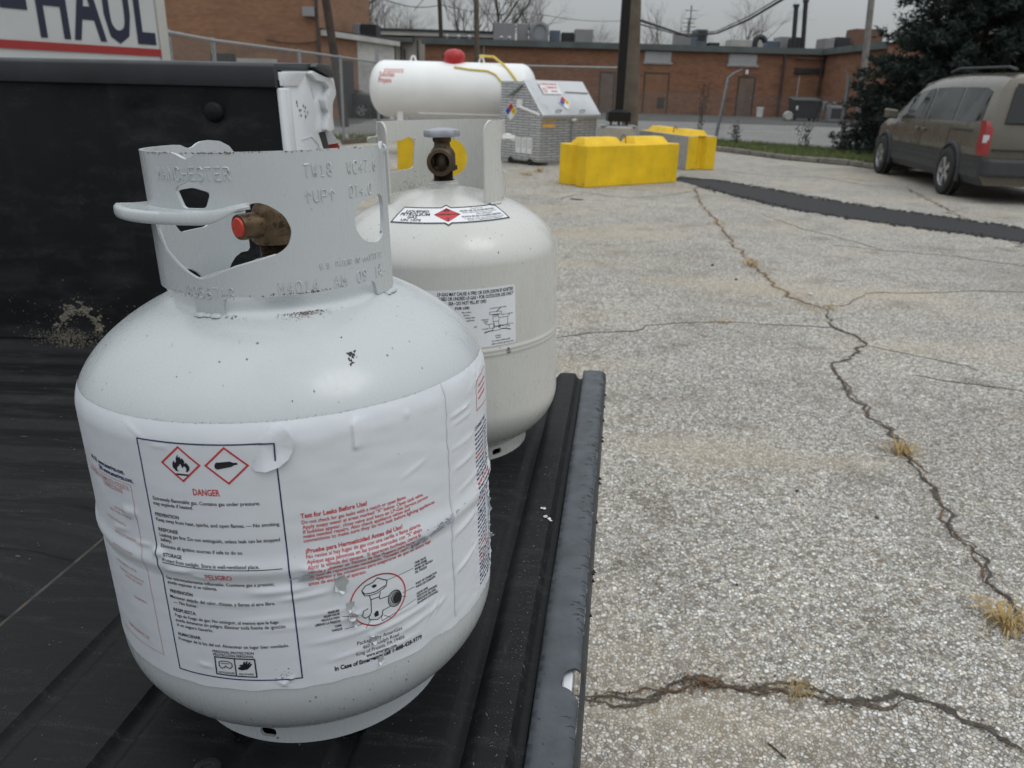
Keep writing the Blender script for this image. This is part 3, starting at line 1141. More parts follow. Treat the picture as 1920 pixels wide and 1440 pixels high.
def flecks(mb, fn, n, rnd, gen, smin, smax, k=5):
    """small flat flakes lying on a surface; fn(u, v) -> 3D, gen() -> (u, v)"""
    for _ in range(n):
        u, v = gen()
        s_ = rnd.uniform(smin, smax)
        an = rnd.uniform(0, 6)
        el = rnd.uniform(.35, 1)
        pts = []
        for i in range(k):
            t = 2 * PI * i / k
            x, y = s_ * math.cos(t) * rnd.uniform(.6, 1.2), s_ * el * math.sin(t) * rnd.uniform(.6, 1.2)
            pts.append(fn(u + x * math.cos(an) - y * math.sin(an), v + x * math.sin(an) + y * math.cos(an)))
        mb.add(pts, [tuple(range(k))])


def foot_ring(parent, m, slots, seed):
    k = FOOTR * PI / 180
    hs_ = []
    for c, w, z0, z1 in slots:
        hs_.append(rounded([((c - w) * k, z0), ((c + w) * k, z0), ((c + w) * k, z1), ((c - w) * k, z1)], .004, 3))
    mb = MB()
    top = ZL - DOMEB * math.sqrt(1 - (FOOTR / TR) ** 2) + .006
    ol = subdiv_line([(-180 * k, 0), (180 * k, 0), (180 * k, top), (-180 * k, top)], .004, True)
    sheet(ol, hs_, (.006, .006), lambda u, v, h: cyl_pt(FOOTR + .0018 - h + .002 * (1 - v / top), u / FOOTR, v), .0028, mb)
    mb.build('foot_ring', m, parent, smooth=40)
    # weld fillet
    MB().lathe([(FOOTR - .004, FOOTH + .004), (FOOTR + .003, FOOTH + .0005), (FOOTR + .0065, FOOTH + .005)], 80).build('weld_seam', m, parent, smooth=60)


def valve(parent, z0, ang, wheel_z, metal, metal2, plug=None, turn=0.0):
    """cylinder valve: threaded neck, body, outlet towards ang, relief plug opposite, stem and handwheel"""
    b = MB()
    b.lathe([(.0185, z0 - .010), (.0185, z0 + .004), (.016, z0 + .0045)], 28)
    b.build('valve_boss', MATS[metal2.name] if False else parent['paint'] and M_tank1 if False else metal2, parent, smooth=40)
    v = MB()
    zt = z0 + .004
    prof = []
    for i in range(8):
        prof += [(.0138, zt + i * .0016), (.0125, zt + i * .0016 + .0008)]
    zt += 8 * .0016
    prof += [(.0165, zt), (.0175, zt + .002), (.0172, zt + .022), (.015, zt + .027), (.0115, zt + .031), (.0105, zt + .036), (.0125, zt + .039), (.0125, zt + .046), (.009, zt + .049), (.006, zt + .052), (.006, wheel_z)]
    v.lathe(prof, 28)
    zc = zt + .013
    # hexagonal collar
    v.lathe([(.0195, zt + .001), (.0195, zt + .007)], 6, cap0=True, cap1=True)
    # outlet
    Mo = Matrix.Translation((0, 0, zc)) @ Matrix.Rotation(ang, 4, 'Z') @ Matrix.Rotation(PI / 2, 4, 'Y')
    v.lathe([(.0145, .0), (.0145, .016), (.0165, .0175), (.0165, .026), (.0178, .0265), (.0178, .031), (.0165, .0325), (.0125, .0330), (.0118, .031), (.0118, .014), (.0065, .013), (.006, .016), (.0048, .0165), (.0045, .012), (.0003, .012)], 36, Mo)
    # relief housing
    Mr = Matrix.Translation((0, 0, zc + .002)) @ Matrix.Rotation(ang + PI, 4, 'Z') @ Matrix.Rotation(PI / 2, 4, 'Y')
    v.lathe([(.0095, .008), (.0095, .030), (.0090, .0320), (.0076, .0322), (.0072, .0310)], 28, Mr)
    vo = v.build('valve', metal, parent, smooth=35)
    if plug:
        MB().lathe([(.0073, .029), (.0073, .0322), (.0065, .0336), (.0002, .0338)], 28, Mr).build('relief_plug', plug, vo, smooth=40)
    # handwheel: a five-lobed flat casting
    h = MB()
    ol = []
    nlob = 5
    for i in range(80):
        t = 2 * PI * i / 80
        ol.append(((.0225 + .0024 * math.cos(nlob * t)) * math.cos(t + turn), (.0225 + .0024 * math.cos(nlob * t)) * math.sin(t + turn)))
    zz = wheel_z
    rings = [(.55, zz - .004), (.8, zz - .006), (1.0, zz - .0055), (1.03, zz - .003), (1.03, zz + .001), (.98, zz + .003), (.7, zz + .0045), (.3, zz + .006), (.01, zz + .006)]
    o = len(h.v)
    for s_, z in rings:
        h.v += [(x * s_, y * s_, z) for x, y in ol]
    for i in range(len(rings) - 1):
        for k in range(80):
            h.f.append((o + i * 80 + k, o + i * 80 + (k + 1) % 80, o + (i + 1) * 80 + (k + 1) % 80, o + (i + 1) * 80 + k))
    h.f.append(tuple(o + k for k in range(79, -1, -1)))
    h.build('handwheel', M_wheelgrey, vo, smooth=40)
    # black disc at the bottom of the outlet bore
    MB().lathe([(.0045, .0122), (.0002, .0122)], 16, Mo).build('bore', M_black, vo)
    return vo


def legs_outline(top, bottom, legs, a0, a1, notches=(), zleg=343.0, corner=6):
    """collar outline in (deg, mm), counter-clockwise: along the bottom with welding legs, back along the top with notches"""
    pts = []
    for l0, l1 in legs:
        pts += [(l0 - 2.8, bottom), (l0 - .8, bottom - 2.5), (l0, bottom - 6), (l0 + .3, zleg), (l1 - .3, zleg), (l1, bottom - 6), (l1 + .8, bottom - 2.5), (l1 + 2.8, bottom)]
    return pts


# ---------- front cylinder
C1 = Vector((-.1769, .6020, FL))
L1 = .19272
cyl1 = thing('gas_cylinder', 'light grey gas cylinder wrapped in a torn white warning label, nearest on the tailgate', 'gas cylinder', group='gas cylinders on the tailgate', mw=MT @ Matrix.Translation(C1))
MB().lathe(tank_profile(L1), 160, cap0=True).build('tank_shell', M_tank1, cyl1, smooth=60)
foot_ring(cyl1, M_tank1, [(-101, 3.6, .0045, .0125), (20, 3.6, .0045, .0125), (140, 3.6, .0045, .0125)], 1)

out1 = [(122 + 0, 360)]
ol = []
# bottom edge, from the end near the gap (122 deg) round the back and the front to 358 deg
ol += [(122.6, 363), (124, 360.5), (128, 360), (131.4, 357), (134.5, 352), (136.6, 347), (137.4, 343), (152.6, 343), (154.4, 346), (157, 350), (161, 353.4), (166, 355.4), (171, 356)]
for l0, l1 in ((243.4, 258.9),):
    ol += [(l0 - 2.4, 356), (l0 - .8, 354), (l0, 350), (l0 + .2, 343), (l1 - .2, 343), (l1 - .1, 350), (l1 + 1.0, 354), (l1 + 3.0, 356)]
ol += [(333.5, 355.8), (335.2, 354), (336.2, 350), (337.2, 344.5), (357.6, 344.5), (358.0, 420), (357.6, 449)]
# top edge back again
ol += [(355.5, 451.5), (353.8, 449.2), (352.2, 446.2), (350.2, 446.6), (348.5, 449.5), (300, 449.5), (262, 449.5), (259.0, 449.2), (255.5, 448.4), (252.6, 446.6), (250, 445.2), (247.4, 446.6), (244.8, 448.4), (241.8, 449.3), (238, 449.5),
       (200, 449.5), (160, 449.5), (156.6, 449.2), (154, 447.6), (151, 446.2), (148, 447.2), (145.6, 449.4), (143, 450.8), (138, 451.6), (132, 450.6), (127, 446.5), (124, 440), (122.8, 431), (122.6, 400)]
hA = rounded([(241.2, 427.2), (249.6, 431.6), (256.6, 430), (260, 424.2), (257, 414.6), (245.0, 414.2)], 2.2, 3)
hBig = rounded([(217, 411.8), (273.2, 411.8), (275.6, 416.6), (279.6, 418.2), (284, 416.2), (290.2, 409.8), (293.2, 399), (290.8, 388.8), (285.6, 383.6), (267, 376.6), (252.5, 368.4), (248, 367.4), (241, 371.4), (226, 384), (219.6, 398)], 4, 3)
hD = rounded([(324.2, 404), (328, 411.5), (334, 415.0), (341.6, 416.2), (347.6, 415.6), (350.0, 410), (349.4, 396), (346.8, 386), (341, 382.4), (334.5, 383.2), (328.5, 387), (324.6, 395)], 3, 3)
hRear = rounded([(146.2, 384.6), (165.8, 384.0), (170.4, 391.5), (167, 404), (163, 416), (152, 416.5), (141.6, 411), (140.6, 404), (143.4, 393)], 2.5, 3)
cm = collar_mesh(ol, [hA, hBig, hD, hRear])
collar1 = cm.build('collar', M_tank1, cyl1, smooth=50)
grip(187, 276.4, .4112, .0245, 11, 15, .0030, .66).build('hand_grip', M_tank1, collar1, smooth=60)
# rolled edge of the big opening and of the end
rim_bead([(218, 400), (222, 392), (226, 384.2), (234, 377), (241, 371.0), (246, 367.6), (249, 367.0), (253, 368.0), (260, 372.4), (267, 376.2), (276, 379.7), (285, 383.2)], .0013).build('rolled_edge', M_tank1, collar1, smooth=70)
MB().tube([cyl_pt(CRAD - .001 + .0022 * math.sin(t), RAD(358.2 - 1.2 * math.cos(t) * .5), .4475 - .004 + .005 * t / 3) for t in (0, .6, 1.2, 1.8, 2.4, 3.0)], .0016, 6).build('curled_tip', M_tank1, collar1, smooth=60)
MB().tube([cyl_pt(CRAD - .0010, RAD(358.1), z / 1000) for z in range(345, 449, 6)], .0016, 6).build('rolled_edge', M_tank1, collar1, smooth=60)
st = MB()
stamp(st, 'MANCHESTER', -129.5, -89.4, .4362, .0080, .0006)
stamp(st, 'TW18', -59.8, -45.6, .4366, .0078, .0006)
stamp(st, 'WC47.6', -38.4, -16.2, .4366, .0078, .0006)
stamp(st, '^UP^', -60.4, -45.2, .4202, .0072, .0006)
stamp(st, 'DT4.0', -37.8, -22, .4208, .0072, .0006)
stamp(st, 'U.S. PATENT NO 6648783 B2', -56.4, -17, .3735, .0036, .0004)
stamp(st, 'M4014', -76, -57, .3612, .0074, .0006)
stamp(st, 'AM', -50.5, -42.8, .3612, .0074, .0006)
stamp(st, '09', -37.6, -30.2, .3618, .0074, .0006)
stamp(st, '18', -24.6, -18, .3628, .0074, .0006)
stamp(st, 'J8056718', -124.6, -94.6, .3585, .0074, .0005)
st.build('stamped_lettering', M_tank1, collar1, smooth=70, kind='stuff')
# weld beads at the legs
wb = MB()
rnd = random.Random(4)
for c in (-109, -13, 174):
    for k in range(9):
        a = c + rnd.uniform(-6, 6)
        p = Vector(cyl_pt(CRAD + .002, RAD(a), dome_z(L1, CRAD + .002) + .0005))
        wb.lathe([(.0030 * q, .0015 * h) for q, h in ((1, -.5), (.9, .4), (.55, .85), (.05, 1))], 9, Matrix.Translation(p) @ Matrix.Scale(rnd.uniform(.7, 1.2), 4))
wb.build('weld_bead', M_tank1, cyl1, smooth=70, kind='stuff')
cyl1['paint'] = True
valve(cyl1, .362, RAD(52), .437, M_brass, M_tank1, M_redplug, .2)
del cyl1['paint']

# the wrapped label
LZ1 = ZL + L1 + .0148
rndl = random.Random(9)
RIDGES = []   # s0, z0 (mm), length, slope, height, width
for (s0, z0, ln, sl_, h, w) in [(20, 172, 46, .02, .9, 2.6), (36, 166, 40, .05, .9, 2.2), (45, 186, 22, -.2, 1.0, 2.4), (44, 181, 18, .3, .8, 1.8), (62, 142, 30, .12, .6, 2.0), (60, 128, 60, .04, .5, 2.2), (100, 126, 60, .12, .8, 2.2), (120, 119, 50, .18, .7, 2.0), (130, 121, 18, .9, .6, 1.3), (136, 120, 16, 1.0, .6, 1.2), (172, 172, 40, .12, .9, 2.0), (176, 224, 34, .04, .8, 1.8), (172, 266, 34, .05, 1.0, 1.5), (174, 259, 30, .03, .7, 1.2), (172, 240, 44, .0, .5, 1.6), (182, 205, 40, .10, .6, 1.7), (176, 142, 44, .24, 1.1, 1.8), (120, 240, 26, .35, .5, 1.8), (98, 132, 60, .1, .5, 1.8), (-62, 197, 12, .1, 1.4, 3.0), (-48, 186, 22, .1, .7, 1.5), (-30, 183, 16, -.1, .7, 1.2), (-84, 222, 18, .1, .9, 3.5), (-100, 205, 22, .2, .6, 2.2), (-76, 200, 18, .05, .6, 1.6), (-22, 162, 70, 0, .35, 2.0), (10, 150, 50, .06, .35, 2.2), (20, 142, 40, .02, .3, 2.0), (-40, 110, 12, -.1, .6, 1.3), (18, 99, 10, .6, .9, 1.3), (14, 97, 10, -.6, .7, 1.2), (-46, 276, 14, .0, .4, 1.1), (-66, 284, 20, -.5, .35, 1.2), (45, 150, 36, .0, .5, 1.6), (60, 112, 30, .1, .4, 1.6), (92, 106, 60, .08, .5, 1.6)]:
    RIDGES.append((s0, z0, ln, sl_, h * .0014, w))
TONGUE = [(13, 262), (15, 260.5), (26, 263), (34, 267), (38.5, 273), (39.5, 280), (37.5, 286), (33, 289), (28, 289), (20, 280)]


def label_disp(s, z):
    """displacement of the label off the shell; s, z in mm (s = arc length from the camera-facing meridian)"""
    d = .00045
    # the girth weld under the label: rounded above, pinched below
    q = z - 188
    d += .0021 * (math.exp(-(q / 7.5) ** 2) if q > 0 else math.exp(-(q / 5.5) ** 2))
    d -= .0003 * math.exp(-((z - 177.5) / 2.5) ** 2)
    d += .00035 * noise.noise((s * .05, z * .12, 2.2)) * (1 if s > 30 else .45)
    for s0, z0, ln, sl_, h, w in RIDGES:
        x = s - s0
        if abs(x) < ln * .75:
            y = z - z0 - sl_ * x
            if abs(y) < w * 3:
                d += h * math.exp(-(y / w) ** 2) * math.exp(-(x / (ln * .42)) ** 4)
    if s > 168:
        k = smoothstep(168, 200, s) * (.3 + smoothstep(262, 285, z) + smoothstep(200, 180, abs(z - 150) + 130))
        d += .0011 * k * abs(noise.noise((s * .22, z * .25, 9)))
    # pulled-loose tongue over the corner of the box
    if -6 < s < 42 and 258 < z < 291 and in_poly(s, z, TONGUE):
        d += .0003
    # crescent lift
    if 74 < s < 92 and 265 < z < 290:
        e = s - (76 + .55 * (abs(z - 276) ** 1.35) * .25 * .55)
        if e > 0:
            d += .0019 * math.exp(-e / 5.0) * smoothstep(12, 8, abs(z - 277))
    if 112 < s < 122 and 276 < z < 286:
        e = math.hypot((s - 117) / 3.2, (z - 281) / 4)
        d += .001 * max(0, 1 - e)
    return max(d, .00012)


def lab_pt(s, z, off=0.0):
    phi = -PI / 2 + s / (TR * 1000)
    r_ = tank_r(L1, z / 1000) + label_disp(s, z) + off
    return cyl_pt(r_, phi, z / 1000)


def lab_bottom(s):
    return 92.0 + 1.3 * noise.noise((s * .06, 0, 0)) + 2.2 * smoothstep(110, 140, s) * abs(noise.noise((s * .16, 3, 0))) + 3.0 * math.exp(-((s - 130) / 9) ** 2) + 5 * smoothstep(190, 220, s) * abs(noise.noise((s * .1, 8, 0)))


mb = MB()
Ss = [-487 / 2 + i * 1.5 for i in range(0, 325)]
NZ = 134
for s in Ss:
    zb_ = lab_bottom(s)
    zt_ = LZ1 * 1000 + .25 * noise.noise((s * .05, 5, 5))
    for j in range(NZ):
        z = zb_ + (zt_ - zb_) * j / (NZ - 1)
        mb.v.append(lab_pt(s, z))
for i in range(len(Ss) - 1):
    for j in range(NZ - 1):
        mb.f.append((i * NZ + j, (i + 1) * NZ + j, (i + 1) * NZ + j + 1, i * NZ + j + 1))
label1 = mb.build('wrap_label', M_label, cyl1, smooth=55)
# seam strip up the label
mb = MB()
for i in range(97):
    z = 292.6 - i * 2
    s = 155 + .4 * math.sin(i * .25)
    for ds, h in ((-1.7, .0002), (-1.2, .0009), (0, .0012), (1.2, .0009), (1.7, .0002)):
        mb.v.append(lab_pt(s + ds * (1 + .15 * math.sin(i * .9)), z, h))
for i in range(96):
    for j in range(4):
        mb.f.append((i * 5 + j, (i + 1) * 5 + j, (i + 1) * 5 + j + 1, i * 5 + j + 1))
mb.build('label_seam', M_label, label1, smooth=70)

# printing on the label
PO = .00022
fnp = lambda x, y: lab_pt(x, y, PO)
blk, red, nav = MB(), MB(), MB()


def seg(a, b, step=2.0):
    return subdiv_line([a, b], step)


def line(mb, pts, w, closed=False):
    stroke_into(mb, subdiv_line(pts, 1.6, closed), w, fnp, closed)


line(nav, [(-62.9, 279.7), (28.5, 279.2), (27.5, 100.3), (-63.5, 101.6)], .95, True)
line(blk, [(-59, 190.6), (24, 190.2)], .55)
BODY = [
    ('Extremely flammable gas. Contains gas under pressure;', -58.5, 237.0, 14.9, 2.55, 0), ('may explode if heated.', -59, 233.3, -29, 2.55, 0),
    ('PREVENTION', -59.2, 225.0, -40.6, 2.5, 1), ('Keep away from heat, sparks, and open flames. — No smoking.', -59.2, 221.2, 25.8, 2.6, 0),
    ('RESPONSE', -58.8, 213.8, -43.2, 2.5, 1), ('Leaking gas fire: Do not extinguish, unless leak can be stopped', -58.7, 209.8, 24.5, 2.6, 0), ('safety.', -58.7, 206.2, -49.5, 2.6, 0), ('Eliminate all ignition sources if safe to do so.', -59.2, 201.4, 0, 2.6, 0),
    ('STORAGE', -57.5, 195.2, -43.4, 2.5, 1), ('Protect from sunlight. Store in well-ventilated place.', -58.6, 191.4, 9.5, 2.5, 0),
    ('Gas extremadamente inflamable. Contiene gas a presión;', -60.5, 176.6, 17.1, 2.4, 0), ('puede explotar si se calienta.', -59.5, 173.2, -21.5, 2.4, 0),
    ('PREVENCIÓN', -58.7, 166.2, -40.5, 2.5, 1), ('Mantener alejado del calor, chispas, y llamas al aire libre.', -59.6, 161.8, 16.2, 2.5, 0), ('— No fumar.', -57.6, 157.6, -38, 2.5, 0),
    ('RESPUESTA', -58.9, 151.2, -40.5, 2.5, 1), ('Fuga de fuego de gas: No estinguir, al menos que la fuga', -58.4, 147.0, 16.5, 2.5, 0), ('pueda detenerse sin peligro. Eliminar toda fuente de ignición', -58.4, 143.0, 20.7, 2.5, 0), ('si es seguro hacerlo.', -58.4, 139.0, -29.5, 2.5, 0),
    ('ALMACENAR', -59.2, 131.4, -40, 2.5, 1), ('Proteger de la luz del sol. Almacenar en lugar bien ventilado.', -59.2, 127.2, 21.5, 2.5, 0)]
for s, x0, z, x1, cap_, bd in BODY:
    text_into(blk, s, x0, z, cap_, fnp, width=x1 - x0, bold=.024 if bd else .012)
text_into(blk, 'PERSONAL PROTECTION', -32.5, 122.3, 2.0, fnp, width=29.6, bold=.018)
text_into(blk, 'PROTECCIÓN PERSONAL', -32.3, 119.6, 2.0, fnp, width=29.3, bold=.018)
line(blk, [(-31.6, 118.6), (-3.0, 118.3), (-3.2, 103.4), (-32.2, 104.2)], 1.0, True)
line(blk, [(-17.2, 118.4), (-17.6, 103.8)], .9)
text_into(blk, 'GOGGLES', -30.6, 105.2, 1.5, fnp, width=12, bold=.02)
text_into(blk, 'GLOVES', -15.6, 104.9, 1.5, fnp, width=10.5, bold=.02)
line(blk, [(-29, 114.4), (-27, 115.6), (-22, 115.6), (-19.6, 114.2), (-19.6, 111.6), (-21.4, 109.8), (-23.4, 110.4), (-24.4, 111.8), (-25.6, 110.2), (-27.6, 109.4), (-29.2, 111.2)], .7, True)
line(blk, [(-27.6, 113.6), (-21.4, 113.8)], .5)
poly_into(blk, [(-15.4, 109.6), (-13, 108.8), (-9, 109.8), (-6.2, 112.6), (-5.2, 114.6), (-6.0, 115), (-7.4, 113.4), (-6.0, 116), (-6.8, 116.3), (-8.8, 114), (-7.8, 116.6), (-8.8, 116.8), (-10.2, 114.4), (-9.8, 116.4), (-10.8, 116.4), (-11.8, 113.8), (-13.8, 113.6), (-14.6, 112.6), (-13.2, 112), (-15.6, 111)], fnp)
text_into(red, 'DANGER', -27, 244.0, 4.4, fnp, width=17.9, bold=.02)
text_into(red, 'PELIGRO', -27.6, 181.8, 4.2, fnp, width=18.1, bold=.01)
for cx, t, bo, l_, r_ in ((-32.4, 277.0, 253.4, -45.8, -19.6), (-2.3, 277.4, 252.9, -15.6, 11)):
    my = (t + bo) / 2
    line(red, [(cx, t), (r_, my), (cx, bo), (l_, my)], 1.25, True)
# flame
fl = [(-36.4, 260.2), (-38.4, 262.6), (-38.2, 265.6), (-36.6, 267.8), (-36.6, 265.8), (-35.4, 266.6), (-35.0, 269.6), (-33.2, 272.2), (-33.6, 269.6), (-32.2, 270.6), (-31.6, 268.4), (-30.8, 269.6), (-29.4, 267.4), (-29.8, 265.6), (-28.4, 266.6), (-26.6, 264), (-26.8, 261.6), (-28.6, 260.0), (-29.6, 260.2), (-28.8, 262.4), (-30.2, 264.2), (-31.6, 262.4), (-32.6, 265.6), (-33.8, 264), (-35.2, 263.0), (-35.4, 261.2), (-34.4, 260.0)]
poly_into(blk, fl, fnp)
poly_into(blk, [(-37.6, 258.6), (-27.4, 258.4), (-27.4, 257.2), (-37.6, 257.4)], fnp)
# gas bottle pictogram
bt = [(-9.8, 265.6), (-8.8, 267.4), (0.2, 268.2), (2.4, 267.2), (4.6, 267.4), (4.8, 266.0), (2.6, 265.6), (0.6, 264.4), (-8.4, 262.6), (-9.8, 263.6)]
poly_into(blk, bt, fnp)
# leak test, in red
TEST = [('Test for Leaks Before Use!', 39.0, 224.6, 82.4, 3.3, 1), ('Do not check for gas leaks with a match or open flame.', 39.2, 220.2, 111.8, 2.6, 0), ('Apply soapy water at areas marked "X" below. Open tank valve.', 39.2, 216.6, 126.5, 2.6, 0), ('If bubbles appear, close valve and have an LP-Gas Service person', 39.4, 213.1, 130.5, 2.6, 0), ('make needed repairs. Also check appliance valves and', 39.3, 209.9, 114, 2.6, 0), ('connections to make sure they do not leak before lighting appliances.', 39.0, 206.6, 137.2, 2.6, 0),
        ('¡Pruebe para Hermeticidad Antes del Uso!', 39.6, 198.6, 107.0, 3.2, 1), ('No revise si hay fugas de gas con una cerilla o llama abierta.', 39.6, 194.8, 122, 2.6, 0), ('Aplique agua jabonosa en las zonas marcadas con "X" abajo.', 39.6, 191.2, 122.5, 2.6, 0), ('Abrir la válvula del tanque.  Si aparecen burbujas, cierre la', 39.6, 187.6, 120.5, 2.6, 0), ('válvula y obtener un Técnico de Gas Propano para hacer', 39.8, 184.0, 115.5, 2.6, 0), ('servicio de reparaciones necesitado. También revise las válvulas', 39.6, 180.4, 127.6, 2.6, 0), ('del aparato y las conexiones para asegurarse de que no exista fuga', 39.2, 177.0, 131, 2.5, 0), ('antes de encender el aparato.', 39.0, 173.6, 78, 2.6, 0)]
for s, x0, z, x1, cap_, bd in TEST:
    text_into(red, s, x0, z, cap_, fnp, width=x1 - x0, bold=.026 if bd else .014)
# valve diagram
cx, cz, rx, rz = 85.2, 149.4, 20.6, 19.8
line(red, [(cx + rx * math.cos(t), cz + rz * math.sin(t)) for t in [2 * PI * i / 60 for i in range(9, 62)] + []][:38], 1.0)
line(red, [(cx + rx * math.cos(t), cz + rz * math.sin(t)) for t in [2 * PI * i / 60 for i in range(39, 70)]], 1.0)
line(red, [(cx + rx * math.cos(t), cz + rz * math.sin(t)) for t in [2 * PI * i / 60 for i in range(9, 24)]], 1.0)
wheel2 = [(73.5, 160.4), (76.4, 163.6), (81.6, 164.4), (85.4, 167.0), (89.4, 164.2), (92.4, 162.4), (91.4, 159.0), (88.0, 158.2), (83.6, 156.6), (79.2, 156.6), (75.2, 157.4)]
line(blk, wheel2, .7, True)
line(blk, [(73.6, 159.2), (75.4, 155.8), (79.4, 155.0), (83.8, 155.0), (88.6, 156.8), (91.6, 158.2)], .55)
poly_into(blk, [(80.6, 161.6), (82.4, 162.6), (84.4, 161.8), (84.2, 160.4), (82, 159.8)], fnp)
line(blk, [(78.6, 155), (79.2, 151.4), (85.6, 151.6), (86.6, 155.2)], .6)
line(blk, [(79.4, 151.2), (79.0, 141), (77, 138.6), (77, 135.6), (83.4, 133.6), (87, 135.8), (87.2, 139.0)], .6)
line(blk, [(85.4, 151.4), (86, 149.6), (93, 149.6)], .6)
line(blk, [(87, 139.4), (94, 140.6)], .6)
line(blk, [(77, 145), (73.2, 144.2), (72.4, 140), (74.4, 137.8), (78.2, 139)], .6)
poly_into(blk, [(80.6, 139), (82.6, 141), (84.2, 140), (84, 136.6), (81.4, 136.2)], fnp)
for k, (w, rr_) in enumerate(((.7, 6.6), (.5, 5.6), (.9, 4.3))):
    line(blk, [(97.2 + k * .4 + rr_ * .78 * math.cos(t), 145.6 + rr_ * math.sin(t)) for t in [2 * PI * i / 28 for i in range(28)]], w, True)
poly_into(blk, [(98.4 + 2.9 * math.cos(t), 145.4 + 3.8 * math.sin(t)) for t in [2 * PI * i / 20 for i in range(20)]], fnp)
for a, b_ in (((92.4, 162.6), (113.8, 163.2)), ((103.4, 147.4), (113.8, 148.0)), ((86, 131.6), (113.8, 137.2)), ((86, 136), (86, 131.6)), ((58.4, 144.6), (72, 141.4)), ((59.4, 133.6), (73, 133.8)), ((102.6, 145), (106, 143.4)), ((78, 135), (74, 130)), ((88, 135), (93, 131.6))):
    line(blk, [a, b_], .35)
for s, x, z in (('TANK VALVE', 115.2, 166.0), ('HAND WHEEL', 115.2, 163.4), ('MANIJA DE VÁLVULA', 115.2, 160.8), ('DEL TANQUE', 115.2, 158.2), ('POINT OF CONNECTION', 115.0, 148.8), ('PUNTO DE CONEXIÓN', 115.0, 146.2), ('LIQUID LEVEL', 115.2, 140.4), ('INDICATOR (OPTIONAL)', 115.2, 137.8), ('INDICADOR DEL NIVEL', 115.2, 135.2), ('DE LIQUIDO (OPCIONAL)', 115.2, 132.6)):
    text_into(blk, s, x, z, 1.8, fnp, xs=.66, bold=.03)
for s, x, z in (('PRESSURE', 57, 149.2), ('RELIEF VALVE', 57, 146.4), ('VÁLVULA PARA', 57, 143.6), ('LIBERAN LA PRESIÓN', 57, 140.8), ('TANK', 57.8, 136.6), ('TANQUE', 57.8, 133.8)):
    text_into(blk, s, x, z, 1.8, fnp, xs=.68, bold=.03, align='R')
text_into(blk, 'Packaged by AmeriGas', 67, 117.4, 3.0, fnp, width=34, bold=0)
text_into(blk, '460 N. Gulph Road', 70.5, 113.2, 3.0, fnp, width=27.6)
text_into(blk, 'King of Prussia, PA 19406', 65.6, 109.0, 3.0, fnp, width=37)
text_into(blk, 'www.amerigas.com', 72.5, 105.6, 2.4, fnp, width=23, bold=.02)
text_into(blk, 'In Case of Emergency call 1-888-428-9779', 49.8, 101.2, 3.5, fnp, width=67.5, bold=.035)
# left panel
text_into(nav, 'www.amerigas.com.', -82, 249.8, 3.2, fnp, width=33, bold=.03, align='R')
text_into(nav, 'EN www.amerigas.com.', -71.2 - 3, 245.4, 3.2, fnp, width=41, bold=.03, align='R')
text_into(nav, 'AL 52', -117, 249.8, 3.2, fnp, width=11, bold=.03, align='R')
pale = MB()
line(pale, [(-175, 243.4), (-77.9, 243.2), (-77.8, 108.5), (-175, 108.5)], .45)
text_into(pale, 'NO RETIRE O CUBRE ESTA ETIQUETA.', -80.2, 238.2, 3.4, fnp, width=56, bold=.012, align='R')
text_into(pale, 'E INSPECCIONAR', -88, 234.4, 3.2, fnp, width=25, bold=.012, align='R')
for s, x, z, w in (('LICENSE', -89.5, 219.2, 14), ('REMOVER DE ESTE', -83.5, 215.8, 28), ('DE ESTE ETIQUETA', -92, 208, 26), ('ANTES DE TANQUE', -84, 198.6, 26), ('INSTRUCCIONES', -88, 188, 25), ('CONSERVE ESTA', -91, 172, 28), ('TANQUE CON VALVULA', -84, 166, 32), ('ANTES DE USAR', -87, 162.6, 22), ('CILINDRO', -86, 148, 16), ('PERMANENTE DE', -92, 115.4, 30)):
    text_into(pale, s, x, z, 2.0 if z > 120 else 3.0, fnp, width=w, align='R')
# right panel, seen edge-on
line(red, [(232, 281), (201, 279), (200.4, 255), (232, 253)], .6)
for k in range(3):
    line(red, [(205, 273 - 5 * k), (228, 273.6 - 5 * k)], 1.2)
text_into(nav, 'CONNECTING', 195, 240, 3.0, fnp, width=30, bold=.02)
z = 235.5
rp = random.Random(6)
for k in range(36):
    x = 195.0
    tgt = red if k in (5, 11, 15, 26, 29) else nav
    if k == 18:
        text_into(nav, 'COMO CONECTAR', 195, z, 3.0, fnp, width=32, bold=.02)
    else:
        while x < 230:
            w = rp.uniform(2, 6)
            line(tgt, [(x, z + .8), (min(231, x + w), z + .8)], 1.5)
            x += w + 1.1
    z -= 3.75 if k != 17 else 5
blk.build('black_print', M_ink, label1, kind='stuff')
red.build('red_print', M_red, label1, kind='stuff')
nav.build('navy_print', M_navy, label1, kind='stuff')
M_pale = mat('faded_red_print', (.52, .27, .28), .5, 0, .25, 60)
pale.build('faded_print', M_pale, label1, kind='stuff')

